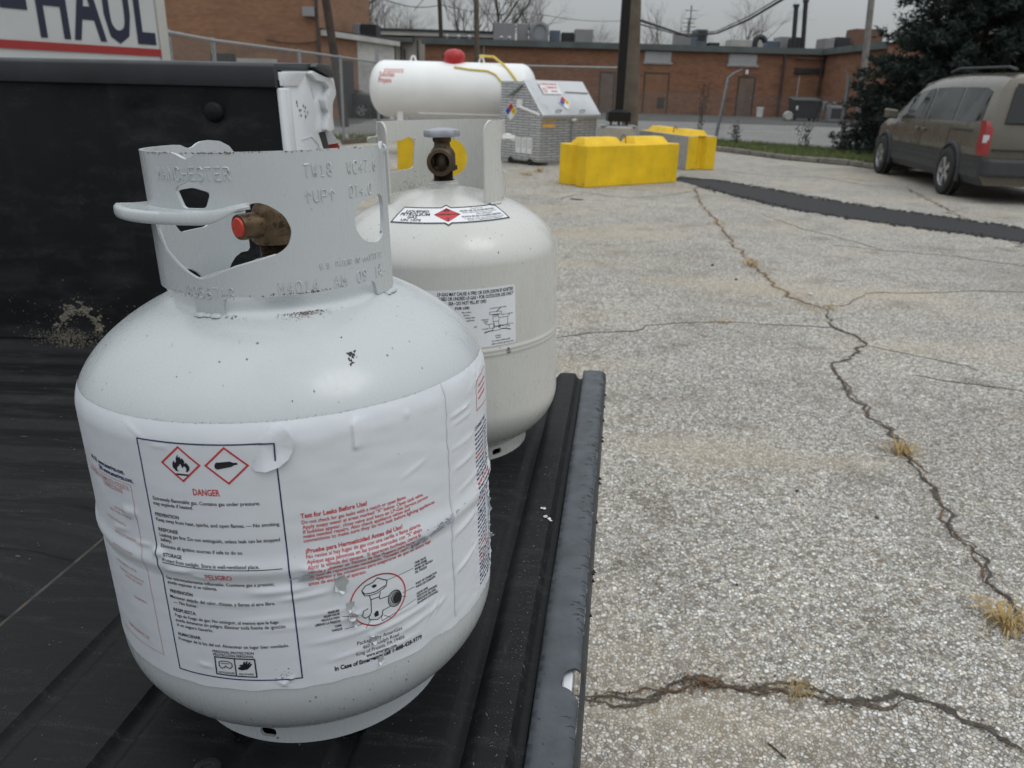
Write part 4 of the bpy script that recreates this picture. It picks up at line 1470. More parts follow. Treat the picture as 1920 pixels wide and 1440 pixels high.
# the loosened tongue at the corner of the box: a curled flap with a lifted rim
tg = MB()
cx_, cz_ = 2.0, 276.0
rim = [(13.4, 263.6), (15, 261.2), (22, 261.0), (30, 263.6), (36, 268.4), (39.2, 274), (39.6, 280), (37.4, 286), (33, 289.6), (27.5, 290.4)]
rim = subdiv_line(rim, 1.5)
for i, (u_, v_) in enumerate(rim):
    for j in range(9):
        t = j / 8
        u2, v2 = 21 + (u_ - 21) * t, 279 + (v_ - 279) * t
        lift = .0003 + .0030 * t ** 3 * smoothstep(0, 5, i) * smoothstep(len(rim) - 1, len(rim) - 7, i)
        tg.v.append(lab_pt(u2, v2, lift))
for i in range(len(rim) - 1):
    for j in range(8):
        tg.f.append((i * 9 + j, i * 9 + j + 1, (i + 1) * 9 + j + 1, (i + 1) * 9 + j))
tgo = tg.build('loose_flap', M_label, label1, smooth=60)
tl_ = MB()
stroke_into(tl_, subdiv_line([(28.5, 279.2), (28.0, 265.5)], 1.2), .95, lambda x, y: lab_pt(x, y, .0016))
stroke_into(tl_, subdiv_line([(15.5, 279.3), (28.9, 279.2)], 1.2), .95, lambda x, y: lab_pt(x, y, .0003 + .0009 * smoothstep(14, 30, x)))
tl_.build('navy_print', M_navy, tgo, kind='stuff')
# tears: bare metal patches with curled white flaps
M_bare = mat('bare_grey_paint', (.34, .355, .35), .5, 0, .1, 90)
tr = MB()
fl_ = MB()
rnd = random.Random(17)
TEARS = [(60.5, 170, [(-4.2, 5.4), (1.8, 7.2), (3.6, 3.8), (5.0, 1.0), (2.4, -2.6), (1.6, -6.4), (-2.4, -4.4), (-4.6, .6)]),
         (64.6, 150.6, [(-2.6, 3.4), (2.8, 3.6), (2.2, .2), (.6, -2.4), (-1.4, -2.4), (-2.2, .2)]),
         (65.4, 142.6, [(-2, 2.6), (1.6, 2.2), (4.8, -.4), (2.2, -1.6), (-2.2, -1.2)]),
         (68.0, 136.8, [(-2.2, 1.8), (.4, 1.2), (.2, -2.0), (-2.0, -2.2)]),
         (79.0, 119.4, [(-2.6, 3.2), (.6, 2.6), (2.8, -.6), (1.8, -2.8), (-1.4, -3.2)]),
         (83.2, 99.4, [(-2.2, 3.0), (1.8, 3.0), (2.0, -1.0), (0, -2.6), (-2.2, -1.8)])]
for s0, z0, pl in TEARS:
    poly_into(tr, [(s0 + x, z0 + y) for x, y in pl], lambda x, y: lab_pt(x, y, .0004))
    n = len(pl)
    for i in range(n):
        a, b_ = pl[i], pl[(i + 1) % n]
        if rnd.random() < .55 or (a[1] + b_[1]) < -2:
            mx, my = (a[0] + b_[0]) / 2, (a[1] + b_[1]) / 2
            k = rnd.uniform(1.2, 1.55)
            h = rnd.uniform(.0012, .0034)
            tip = lab_pt(s0 + mx * k + rnd.uniform(-.6, .6), z0 + my * k, h)
            p0, p1 = lab_pt(s0 + a[0], z0 + a[1], .0003), lab_pt(s0 + b_[0], z0 + b_[1], .0003)
            q0 = lab_pt(s0 + (a[0] * .7 + mx * .3) * 1.12, z0 + (a[1] * .7 + my * .3) * 1.12, h * .8)
            q1 = lab_pt(s0 + (b_[0] * .7 + mx * .3) * 1.15, z0 + (b_[1] * .7 + my * .3) * 1.15, h * .9)
            fl_.add([p0, p1, q1, tip, q0], [(0, 1, 2, 4), (4, 2, 3)])
# torn strip along the girth crease and shreds at the right silhouette
for k in range(40):
    s0, z0 = rnd.uniform(108, 152), 0
    z0 = 181 + (s0 - 108) * .14 + rnd.gauss(0, 1.6)
    w, h = rnd.uniform(1.2, 4), rnd.uniform(.6, 1.6)
    fl_.add([lab_pt(s0 - w, z0 - h, .0004), lab_pt(s0 + w, z0 - h * .6, .0004), lab_pt(s0 + w * .7, z0 + h, rnd.uniform(.0006, .0022)), lab_pt(s0 - w * .6, z0 + h * 1.2, rnd.uniform(.0006, .0022))], [(0, 1, 2, 3)])
for k in range(16):
    s0, z0 = rnd.uniform(134, 178), 0
    z0 = 187 + (s0 - 134) * .16 + rnd.gauss(0, .9)
    w, h = rnd.uniform(.8, 2.6), rnd.uniform(.3, .8)
    tr.add([lab_pt(s0 - w, z0, .0006), lab_pt(s0, z0 - h, .0006), lab_pt(s0 + w, z0, .0006), lab_pt(s0, z0 + h, .0006)], [(0, 1, 2, 3)])
for z0, z1, ln, s0 in ((178, 150, 5.5, 216), (150, 138, 3.5, 219), (139, 134, 7.5, 218), (236, 214, 1.8, 215), (214, 206, 2.6, 216), (130, 116, 1.5, 216)):
    n = 9
    rows = []
    for i in range(n + 1):
        z = z0 + (z1 - z0) * i / n
        k = math.sin(PI * (i + .15) / (n + .3)) ** .6 * rnd.uniform(.55, 1.1)
        base = lab_pt(s0, z, .0002)
        bn = Vector((base[0], base[1], 0)).normalized()
        rows.append([base, tuple(Vector(base) + bn * .0006 * ln * k + Vector((0, .0007 * ln * k, -.0003 * ln * k))), tuple(Vector(base) + bn * .001 * ln * k + Vector((.0002, .0003 * ln * k, rnd.uniform(-.001, .001))))])
    o = len(fl_.v)
    fl_.v += [p for r_ in rows for p in r_]
    for i in range(n):
        for j in range(2):
            fl_.f.append((o + i * 3 + j, o + (i + 1) * 3 + j, o + (i + 1) * 3 + j + 1, o + i * 3 + j + 1))
# loose fold beside the box corner
for s0, z0, w in ((34, 181.5, 9), (38, 179, 7), (41, 183.5, 6)):
    fl_.add([lab_pt(s0 - w, z0 - 1.5, .0003), lab_pt(s0 + w * .6, z0 - 2.2, .0004), lab_pt(s0 + w * .8, z0 + 1.6, .0026), lab_pt(s0 - w * .3, z0 + 1.4, .0018)], [(0, 1, 2, 3)])
tr.build('torn_patch', M_bare, label1, kind='stuff')
fl_.build('torn_flap', M_label, label1, smooth=50, kind='stuff')
# grime: dark specks on dome and label, soil along the torn crease, rust under the collar
gr = MB()
rnd = random.Random(31)
domefn = lambda L, c: (lambda u, v: (lambda r_, a: (r_ * math.cos(a), r_ * math.sin(a), dome_z(L, r_) + .0003))(max(.002, math.hypot(u, v)), math.atan2(v, u)))
df1 = domefn(L1, 0)


def gen_spot(cr_, ca, sd_):
    x0, y0 = cr_ * math.cos(RAD(ca)), cr_ * math.sin(RAD(ca))
    return lambda: (rnd.gauss(x0, sd_), rnd.gauss(y0, sd_))


flecks(gr, df1, 16, rnd, gen_spot(.1265, -55.6, .0016), .0005, .0016)
flecks(gr, df1, 9, rnd, gen_spot(.131, -56.8, .0012), .0004, .0011)
flecks(gr, df1, 26, rnd, lambda: (lambda r_, a: (r_ * math.cos(a), r_ * math.sin(a)))(rnd.uniform(.09, .15), rnd.uniform(-2.9, -.1)), .0002, .0007)
flecks(gr, lambda u, v: lab_pt(u, v, .0004), 70, rnd, lambda: (rnd.gauss(143, 5), 188.4 + rnd.gauss(0, .9)), .15, .55)
flecks(gr, lambda u, v: lab_pt(u, v, .0004), 46, rnd, lambda: (rnd.gauss(110, 14), 183.4 + rnd.gauss(0, 1.1)), .12, .45)
flecks(gr, lambda u, v: lab_pt(u, v, .0004), 46, rnd, lambda: (rnd.uniform(-110, 190), rnd.uniform(98, 288)), .12, .42)
flecks(gr, lambda u, v: lab_pt(u, v, .0004), 22, rnd, lambda: (rnd.gauss(15, 4), rnd.gauss(104, 2)), .15, .6)
flecks(gr, lambda u, v: lab_pt(u, min(v, 293.6), .0004), 320, rnd, lambda: (rnd.uniform(-150, 150), 292.0 + abs(rnd.gauss(0, .5))), .08, .32)
flecks(gr, lambda u, v: cyl_pt(tank_r(L1, v) + .0003, u / TR - PI / 2, v), 90, rnd, lambda: (rnd.uniform(-.14, .12), rnd.uniform(.025, .088)), .00015, .0008)
gr.build('dirt_speck', M_grime, cyl1, kind='stuff')
gr = MB()
flecks(gr, df1, 420, rnd, lambda: (lambda r_, a: (r_ * math.cos(a), r_ * math.sin(a)))(.0862 + abs(rnd.gauss(0, .0026)), RAD(rnd.gauss(-65, 5.5))), .0001, .00055)
flecks(gr, lambda u, v: cyl_pt(CRAD + .0003, u / CRAD, v), 60, rnd, lambda: (CRAD * RAD(rnd.gauss(-66, 7)), .3565 + abs(rnd.gauss(0, .0009))), .0002, .0007)
flecks(gr, lambda u, v: cyl_pt(CRAD + .0003, u / CRAD, v), 190, rnd, lambda: (CRAD * RAD(rnd.choice([rnd.uniform(-140, -4), rnd.gauss(-100, 14)])), rnd.choice([.4491, .4493, .3570, .4489]) + rnd.gauss(0, .0003)), .0002, .0007)
flecks(gr, lambda u, v: cyl_pt(CRAD + .0003, u / CRAD, v), 40, rnd, lambda: (CRAD * RAD(rnd.uniform(-140, -8)), rnd.uniform(.36, .448)), .0001, .0004)
flecks(gr, df1, 24, rnd, lambda: (lambda r_, a: (r_ * math.cos(a), r_ * math.sin(a)))(rnd.gauss(.089, .0012), RAD(rnd.gauss(-97, 2.5))), .0002, .0007)
gr.build('rust_speck', M_rust, cyl1, kind='stuff')

# ---------- rear cylinder
C2 = Vector((-.0893, 1.1066, FL))
L2 = .2012
cyl2 = thing('gas_cylinder', 'cream grey gas cylinder with open collar and hazard sticker on its dome, standing behind', 'gas cylinder', group='gas cylinders on the tailgate', mw=MT @ Matrix.Translation(C2))
MB().lathe(tank_profile(L2, ((.1763, .0022, .0016), (.1708, .0020, .0012))), 160, cap0=True).build('tank_shell', M_tank2, cyl2, smooth=60)
foot_ring(cyl2, M_tank2, [(-52, 4.2, .005, .0135), (68, 4.2, .005, .0135), (188, 4.2, .005, .0135)], 2)
zt = 454.8
ol = [(-47, 352), (-46, 346), (-24, 346), (-22.6, 352), (-21.5, 357.5), (10, 358), (60, 358)]
for l0, l1 in ((80, 96),):
    ol += [(l0 - 2.4, 358), (l0, 352), (l0 + .2, 345), (l1 - .2, 345), (l1, 352), (l1 + 2.4, 358)]
ol += [(120, 358), (192, 358), (195.5, 357), (196.5, 352), (197.5, 346), (217, 346), (218, 352), (218.3, 440), (217.6, 447), (214.8, 452), (211, zt), (190, zt), (120, zt), (60, zt), (0, zt), (-38, zt), (-42.5, 452.5), (-45.6, 447), (-46.6, 438)]
hL = rounded([(122.8, 422), (125.4, 389), (153, 386.2), (182, 386.6), (195, 392), (199, 410), (196, 427), (182, 431), (150, 428.6), (138, 428.0), (128.6, 433.0), (123.6, 429)], 4, 3)
hR = rounded([(51, 422), (50, 389), (22, 386.2), (-8, 387), (-19, 391), (-23.4, 410), (-21.5, 429), (-12, 432.5), (24, 428.6), (36, 428.0), (45.6, 433), (50.2, 429)], 4, 3)
hC = [(87 + 17.4 * math.cos(t), 402.4 + 26.2 * math.sin(t)) for t in [2 * PI * i / 36 for i in range(36)]]
collar2 = collar_mesh(ol, [hL, list(reversed(hR)), hC]).build('collar', M_tank2, cyl2, smooth=50)
grip(-21, 34, .4325, .0135, 12, 14).build('hand_grip', M_tank2, collar2, smooth=60)
grip(138, 196, .4325, .0135, 14, 12).build('hand_grip', M_tank2, collar2, smooth=60)
rim_bead([(218.3, z) for z in range(352, 440, 8)] + [(218.3, 440), (217.4, 447), (214.6, 452), (211, 454.4)], .0017).build('rolled_edge', M_tank2, collar2, smooth=70)
rim_bead([(-46.6, z) for z in range(352, 440, 8)] + [(-46.2, 442), (-44.4, 449), (-41.5, 453), (-38, 454.6)], .0017).build('rolled_edge', M_tank2, collar2, smooth=70)
rim_bead([(a, 386.4) for a in range(-8, 50, 4)], .0017).build('rolled_edge', M_tank2, collar2, smooth=70)
MB().lathe([(.0235, .356), (.0225, .366), (.0205, .369), (.0205, .374), (.0185, .3755), (.013, .3755)], 36).build('neck_ring', M_tank2, cyl2, smooth=40)
cyl2['paint'] = True
valve(cyl2, .3735, RAD(-92), .440, M_bronze, M_tank2, None, .35)
del cyl2['paint']
# weld tacks and primer scars where the collar meets the dome
wb = MB()
for c in (-35, 208, 88):
    for k in range(9):
        a = c + rnd.uniform(-8, 8)
        p = Vector(cyl_pt(CRAD + .0015, RAD(a), dome_z(L2, CRAD + .002) + .0005))
        wb.lathe([(.0030 * q, .0015 * h) for q, h in ((1, -.5), (.9, .4), (.55, .85), (.05, 1))], 9, Matrix.Translation(p) @ Matrix.Scale(rnd.uniform(.7, 1.2), 4))
wb.build('weld_bead', M_tank2, cyl2, smooth=70, kind='stuff')

# hazard sticker on the dome: (degrees, radius mm)


def dome_pt(a, r_, off):
    r2 = r_ / 1000
    z = dome_z(L2, r2)
    e = .0005
    s_ = (dome_z(L2, r2 + e) - z) / e
    nn = Vector((-s_, 1)).normalized()
    return cyl_pt(r2 + nn.x * off, RAD(a), z + nn.y * off)


LBL = [(-121.9, 117.5), (-121.0, 88.0), (-88.6, 88.2), (-84.1, 82.4), (-80.0, 88.6), (-47.5, 88.6), (-37.5, 83.0), (-39.4, 94), (-39.6, 117.5), (-81.2, 118.2), (-83.6, 121.6), (-86.0, 118)]


def dens(poly, da=2.0, dr=4.0):
    o = []
    n = len(poly)
    for i in range(n):
        a, b_ = poly[i], poly[(i + 1) % n]
        k = max(1, int(max(abs(a[0] - b_[0]) / da, abs(a[1] - b_[1]) / dr)))
        o += [(a[0] + (b_[0] - a[0]) * j / k, a[1] + (b_[1] - a[1]) * j / k) for j in range(k)]
    return o


def dome_sheet(poly, off, thick=.0002):
    mb = MB()
    k = .0018
    f = [(a * k, r_ / 1000) for a, r_ in dens(poly)]
    sheet(list(reversed(f)) if False else f, [], (.004, .004), lambda u, v, h: dome_pt(u / k, v * 1000, off - h), thick, mb)
    return mb


st2 = dome_sheet(LBL, .0005).build('hazard_sticker', M_label2, cyl2, smooth=60)
bk, rd, wt = MB(), MB(), MB()
fd = lambda x, y: dome_pt(x, y, .0009)


def dline(mb, pts, w, closed=True, off=.0008):
    """border band: drawn in mm-ish space so that its width is even"""
    k = 1.80
    stroke_into(mb, [(a * k, r_) for a, r_ in dens(pts, 1.5, 3)], w, lambda x, y: dome_pt(x / k, y, off), closed)


inner = [(-121.0, 116.6), (-120.2, 88.9), (-88.2, 89.1), (-84.1, 83.4), (-80.4, 89.5), (-47.2, 89.5), (-38.7, 85), (-40.2, 94), (-40.6, 116.6), (-81.4, 117.2), (-83.6, 120.4), (-85.8, 117)]
dline(bk, inner, 1.7)
poly_into(bk, dens([(-47, 88.9), (-38.0, 83.4), (-39.6, 92), (-41.2, 93)]), lambda x, y: dome_pt(x, y, .00085))


def dtext(mb, s, a0, a1, r_base, cap_, bold=.01, slant=0):
    # x runs with the angle, letters stand towards the dome top
    k = r_base * PI / 180
    text_into(mb, s, a0 * k, 0, cap_, lambda x, y: dome_pt(x / k, r_base - y, .0009), width=(a1 - a0) * k, bold=bold, slant=slant)


dtext(bk, 'LIQUEFIED', -115.4, -97.0, 99.2, 4.4, .02)
dtext(bk, 'PETROLEUM', -118, -96.0, 105.0, 4.6, .02)
dtext(bk, 'GAS', -111.4, -104.4, 109.6, 4.0, .02)
dtext(bk, 'UN 1075', -115, -101, 114.4, 3.6, .02)
dia = [(-93.2, 103), (-84.1, 90.0), (-74.4, 103), (-83.7, 115.4)]
rdo = dome_sheet(dia, .00075)
rdo.build('hazard_diamond', M_red, st2, smooth=60)
dtext(bk, 'FLAMMABLE GAS', -92.2, -75.4, 104.0, 2.4, .03)
dtext(bk, '2', -84.6, -82.6, 113.4, 4.6, .01)
k_ = .55
poly_into(bk, [(-84 + x * k_, 96.6 - y * k_) for x, y in [(-3, -1), (-4.4, 1), (-3.6, 5), (-3, 3), (-2, 4), (-1.6, 8), (0, 11), (0, 7), (1.4, 9), (2, 5), (3, 6), (3.8, 2), (3, -1), (1, -2), (1.4, 2), (0, 4), (-1, 1), (-1, -2)]], lambda x, y: dome_pt(x, y, .0011))
for s, a0, a1, r_, c in (('Disposal Tank:', -65, -54, 93.8, 1.5), ('NEVER USE OR STORE INDOORS', -74.2, -45.2, 98.8, 2.8), ('Unless authorized by law and regulations', -73, -44.6, 101.6, 1.5), ('Gas Inflamable', -63, -50, 104.8, 1.6), ('NUNCA SE USE O GUARDE ADENTRO', -74.2, -43.6, 109.4, 2.8), ('a menos que sea autorizado por las', -73, -43.2, 112.2, 1.5), ('leyes y regulaciones vigentes', -71, -46, 114.6, 1.5)):
    dtext(bk, s, a0, a1, r_, c, .012)
bk.build('black_print', M_ink, st2, kind='stuff')

# instruction sticker on the body
PHI0 = -PI / 2


def body2(s, z, off):
    return cyl_pt(TR + off, PHI0 + s / (TR * 1000), z / 1000)


mb = MB()
sh = rounded([(-20, 182.6), (102, 182.6), (102, 259), (-20, 259)], 4, 4)
sheet(subdiv_line([(x / 1000, y / 1000) for x, y in sh], .004, True), [], (.004, .008), lambda u, v, h: body2(u * 1000, v * 1000, .0005 - h), .0003, mb)
st3 = mb.build('instruction_sticker', M_label2, cyl2, smooth=60)
bk = MB()
f3 = lambda x, y: body2(x, y, .0008)
for s, x0, x1, z, c, bd in (('LP-GAS MAY CAUSE A FIRE OR EXPLOSION IF IGNITED', -1, 99, 252.4, 4.2, .02), ('USED OR UNUSED LP-GAS • FOR OUTDOOR USE ONLY*', 1, 100, 246.6, 4.2, .02), ('SEA • DO NOT FILL BY OPD', 12, 60, 240.6, 4.2, .02), ('FOR USE:', 20, 38, 234.6, 3.2, .03),
                            ('the codes,', 28, 40, 229.6, 2.2, .01), ('ations,', 30, 38, 226, 2.2, .01), ('rning the', 32, 44.5, 222.4, 2.2, .01), ('pliance.', 34, 44, 218.8, 2.2, .01), ('NOT', 43, 47, 209.6, 2, .02)):
    text_into(bk, s, x0, z, c, f3, width=x1 - x0, bold=bd)
for s, x0, x1, z, c in (('CYLINDER VALVE HAND WHEEL', 64, 88, 231.8, 1.5), ('POINT OF CONNECTION', 80, 97.5, 222, 1.4), ('PRESSURE', 53, 62.5, 218.2, 1.4), ('RELIEF', 55.4, 61.4, 216, 1.4), ('VALVE', 56, 61, 213.8, 1.4), ('CYLINDER', 53, 62, 206.0, 1.4), ('LIQUID LEVEL INDICATOR', 80, 98.5, 208.2, 1.3), ('(OPTIONAL)', 86, 93, 205.8, 1.3), ('10/9884/1', 71, 79.5, 195.4, 1.6), ('PR/92/2', 72, 79, 192.4, 1.6), ('air or near a barbecue grill.', 66, 93, 188.6, 2.2), ('death or serious injury may occur.', 66, 98.6, 184.8, 2.2)):
    text_into(bk, s, x0, z, c, f3, width=x1 - x0, bold=.01)
for pts, w, cl in (([(64, 224.6), (80.5, 224.2), (80.5, 227.6), (64, 228)], .5, True), ([(68, 223.6), (77, 223.4)], .9, False), ([(68.4, 215), (76.6, 215), (76.6, 221.6), (68.4, 221.6)], .5, True), ([(69.4, 209), (76.4, 209), (76.4, 215), (69.4, 215)], .5, True), ([(77, 219.4), (89.6, 219.2), (89.6, 208.6), (78, 208.6)], .5, False), ([(63, 212.6), (70, 212), (70, 206.6), (63.4, 206.6)], .5, True), ([(67, 203), (79, 203.6), (78, 208), (68.6, 208)], .5, True), ([(56, 201.6), (62, 203), (68, 203.8)], 1.1, False), ([(80, 204.4), (88, 203.6), (94, 201.4)], 1.1, False), ([(74, 228), (79, 232)], .8, False), ([(90, 219), (93.4, 222.4)], .6, False), ([(76, 206.4), (79, 210.2)], 1.4, False), ([(79, 208.8), (84, 207.4)], .5, False), ([(58, 212.6), (63, 211.6)], .5, False), ([(58, 204), (60, 202.6)], .5, False)):
    stroke_into(bk, subdiv_line(pts, 2, cl), w, f3, cl)
bk.build('black_print', M_ink, st3, kind='stuff')
# wear on the second cylinder
gr = MB()
for z0 in (176.6, 173.8, 171.0):
    flecks(gr, lambda u, v: body2(u, v, .0019), 5, rnd, lambda: (rnd.gauss(90, 1.4), z0 + rnd.gauss(0, .25)), .6, 1.5)
flecks(gr, lambda u, v: body2(u, v, .0004), 60, rnd, lambda: (rnd.uniform(20, 200), rnd.choice([rnd.uniform(90, 290), rnd.gauss(108, 6)])), .2, .8)
flecks(gr, lambda u, v: cyl_pt(CRAD - .0030, u / CRAD, v), 130, rnd, lambda: (CRAD * RAD(rnd.gauss(127, 11)), .359 + abs(rnd.gauss(0, .012))), .0002, .0008)
flecks(gr, domefn(L2, 0), 40, rnd, lambda: (lambda r_, a: (r_ * math.cos(a), r_ * math.sin(a)))(rnd.uniform(.10, .154), rnd.uniform(-2.6, .3)), .0002, .0009)
gr.build('dirt_speck', M_grime, cyl2, kind='stuff')
gr = MB()
flecks(gr, lambda u, v: body2(u, v, .0004), 26, rnd, lambda: (rnd.uniform(60, 180), rnd.uniform(95, 120)), .2, .7)
flecks(gr, lambda u, v: cyl_pt(FOOTR + .0042, u / FOOTR, v), 40, rnd, lambda: (FOOTR * RAD(rnd.uniform(-90, 0)), rnd.uniform(.001, .016)), .0003, .001)
gr.build('rust_speck', M_rust, cyl2, kind='stuff')
# ------------------------------------------------------------------ parking lot: patch, cracks, kerb, grass, far lots
M_patch = mat('fresh_black_asphalt', (.013, .013, .0145), .8, 0, .3, 40, bs=180, bstr=.5, bdist=.004)
M_lot = mat('pale_concrete_lot', (.20, .195, .185), .9, 0, .16, .6, bs=20, bstr=.15)
M_darklot = mat('old_dark_asphalt', (.075, .073, .07), .9, 0, .35, .9, bs=20, bstr=.2)
M_crack = mat('crack_dirt', (.075, .064, .053), .95, 0, .5, 30, bs=120, bstr=.5)
M_crackr = mat('rusty_crack_litter', (.15, .09, .05), .95, 0, .5, 40, bs=120, bstr=.5)
M_straw = mat('dry_grass', (.42, .30, .13), .9, 0, .3, 20)
M_grass = mat('short_grass', (.13, .165, .055), .9, 0, .4, 9)
M_soil = mat('kerb_soil', (.12, .10, .075), .95, 0, .4, 12, bs=60, bstr=.4)
M_stoneL = mat('pale_pebble', (.62, .61, .58), .8, 0, .1, 50)
M_stoneD = mat('dark_pebble', (.03, .028, .026), .8, 0, .2, 50)


def ground_strip(name, pix, z, m, width=None, rag=.0, step=.12, kind='structure', seed=1):
    """a flat sheet whose outline is given by ground points, with a ragged edge"""
    rnd = random.Random(seed)
    pts = [G(*p) for p in pix] if len(pix[0]) == 2 and isinstance(pix[0], tuple) and abs(pix[0][1]) > 60 else [Vector((*p, 0)) for p in pix]
    ol = subdiv_line([(p.x, p.y) for p in pts], step, True)
    ol = [(x + rnd.uniform(-rag, rag), y + rnd.uniform(-rag, rag)) for x, y in ol]
    mb = MB()
    tri = tessellate_polygon([[Vector((x, y, 0)) for x, y in ol]])
    mb.add([(x, y, z) for x, y in ol], [tuple(t) for t in tri])
    o = mb.build(name, m)
    bm = bmesh.new()
    bm.from_mesh(o.data)
    for f in bm.faces:
        if f.normal.z < 0:
            f.normal_flip()
    bm.to_mesh(o.data)
    bm.free()
    o['kind'] = kind
    return o


ground_strip('asphalt_patch', [(1258, 336), (1278, 331), (1340, 338), (1424, 352), (1548, 375), (1657, 392), (1800, 412), (1925, 430), (1990, 440), (1990, 468), (1920, 456), (1830, 441), (1750, 432), (1600, 411), (1480, 392), (1400, 373), (1310, 350)], .006, M_patch, rag=.035, step=.06, seed=4)
mb = MB()
rnd = random.Random(19)
E1_ = [(1258, 336), (1340, 338), (1424, 352), (1548, 375), (1657, 392), (1800, 412), (1960, 436)]
E2_ = [(1310, 350), (1400, 373), (1480, 392), (1600, 411), (1750, 432), (1830, 441), (1960, 462)]
for EE in (E1_, E2_):
    for i in range(len(EE) - 1):
        a, b_ = G(*EE[i]), G(*EE[i + 1])
        for k in range(int((b_ - a).length * 90)):
            p = a.lerp(b_, rnd.random()) + Vector((rnd.gauss(0, .05), rnd.gauss(0, .06), 0))
            s_ = rnd.uniform(.008, .03)
            mb.add([(p.x + s_ * math.cos(t) * rnd.uniform(.6, 1.2), p.y + s_ * math.sin(t) * rnd.uniform(.6, 1.2), .0075) for t in (0, 1.2, 2.5, 3.8, 5)] + [(p.x, p.y, .0075 + s_ * .5)], [(0, 1, 5), (1, 2, 5), (2, 3, 5), (3, 4, 5), (4, 0, 5)])
mb.build('asphalt_crumbs', M_patch, kind='stuff')
# lots beyond the fence
ground_strip('concrete_lot', [(-14, 23.2), (-6, 22.6), (4.2, 21.6), (6, 20.4), (9.2, 17.6), (30, 15), (60, 30), (60, 40), (-14, 40)], .004, M_lot, rag=.05, step=1.0, seed=5)
ground_strip('dark_asphalt_strip', [(-40, 40.5), (8, 38), (30, 33), (60, 36), (60, 75), (-40, 75)], .010, M_darklot, rag=.2, step=1.5, seed=6)
ground_strip('asphalt_drive', [(-30, 26), (-7.4, 25.4), (-5.6, 26), (-5.4, 40), (-30, 44)], .008, M_darklot, rag=.15, step=1.0, seed=8)


def crack(pix, w, m, seed, jit=.02, seg_=.02):
    w *= .62
    rnd = random.Random(seed)
    pts = [G(*p) for p in pix]
    fine = []
    for i in range(len(pts) - 1):
        a, b_ = pts[i], pts[i + 1]
        n = max(2, int((b_ - a).length / seg_))
        fine += [a.lerp(b_, k / n) for k in range(n)]
    fine.append(pts[-1])
    L = []
    ox = oy = 0
    for i, p in enumerate(fine):
        d = (fine[min(i + 1, len(fine) - 1)] - fine[max(i - 1, 0)]).normalized()
        nr = Vector((-d.y, d.x, 0))
        f = noise.noise((p.x * 7, p.y * 7, seed)) * jit * 2.2 + noise.noise((p.x * 25, p.y * 25, seed)) * jit
        k = min(1, i / 6, (len(fine) - 1 - i) / 6) + .05
        w0 = w * k * rnd.uniform(.15, 1.5) * (.25 + 1.5 * abs(noise.noise((p.x * 4, p.y * 4, seed + 5))))
        w1 = w * k * rnd.uniform(.15, 1.5) * (.25 + 1.5 * abs(noise.noise((p.x * 4.3, p.y * 4, seed + 9))))
        L.append((p + nr * (f + w0), p + nr * (f - w1)))
    mb = MB()
    for a, b_ in L:
        mb.v += [(a.x, a.y, .0035), ((a.x + b_.x) / 2, (a.y + b_.y) / 2, .0012), (b_.x, b_.y, .0035)]
    for i in range(len(L) - 1):
        mb.f += [(3 * i, 3 * i + 1, 3 * i + 4, 3 * i + 3), (3 * i + 1, 3 * i + 2, 3 * i + 5, 3 * i + 4)]
    for a, b_ in L:
        for k in range(4):
            if rnd.random() < .8:
                p = (a + b_) / 2 + Vector((rnd.gauss(0, w * 1.2), rnd.gauss(0, w * 1.2), 0))
                s_ = rnd.uniform(.08, .38) * min(w, .012)
                mb.add([(p.x + s_ * math.cos(t) * rnd.uniform(.5, 1.3), p.y + s_ * math.sin(t) * rnd.uniform(.5, 1.3), .0032) for t in (0, 1.3, 2.5, 3.8, 5.1)], [(0, 1, 2, 3, 4)])
    o = mb.build('pavement_crack', m)
    o['kind'] = 'structure'
    return o


crack([(1040, 634), (1090, 627), (1135, 622), (1190, 622), (1215, 610), (1270, 606), (1340, 604), (1420, 608), (1500, 611), (1562, 616), (1600, 628), (1622, 645)], .010, M_crack, 1, .012)
crack([(1302, 352), (1312, 380), (1345, 420), (1382, 465), (1405, 492), (1440, 525), (1490, 562), (1540, 575)], .028, M_crackr, 2, .03)
crack([(1540, 575), (1546, 592), (1560, 612), (1600, 628), (1628, 645), (1608, 655), (1606, 668), (1570, 682), (1560, 692), (1580, 718), (1605, 752), (1640, 790), (1680, 830), (1712, 868), (1745, 910), (1790, 990), (1850, 1080), (1925, 1175)], .017, M_crack, 3, .022)
crack([(1560, 690), (1584, 722), (1608, 756), (1642, 793), (1683, 833), (1716, 872), (1748, 913), (1793, 994), (1853, 1084), (1925, 1178)], .010, M_crackr, 33, .03)
crack([(1628, 648), (1660, 656), (1700, 664), (1760, 676), (1812, 686), (1850, 705)], .006, M_crack, 4, .01)
crack([(1715, 704), (1760, 712), (1810, 720), (1870, 727), (1935, 738)], .009, M_crack, 5, .012)
crack([(1540, 574), (1580, 575), (1600, 562), (1636, 548), (1700, 551), (1760, 548), (1840, 546), (1925, 549)], .011, M_crackr, 6, .012)
crack([(1068, 1304), (1120, 1305), (1170, 1318), (1215, 1308), (1240, 1288), (1310, 1280), (1360, 1292), (1410, 1300), (1470, 1284), (1520, 1300), (1570, 1318), (1640, 1306), (1670, 1290), (1730, 1310), (1790, 1335), (1830, 1365), (1930, 1420)], .021, M_crack, 7, .018, .010)
crack([(1075, 1310), (1120, 1310), (1170, 1322), (1218, 1312), (1244, 1296), (1310, 1288), (1365, 1298), (1410, 1306), (1470, 1292), (1520, 1308), (1570, 1322), (1640, 1312), (1690, 1300)], .013, mat('crack_soil', (.105, .082, .06), .95, 0, .5, 60, bs=120, bstr=.5), 27, .022, .010)
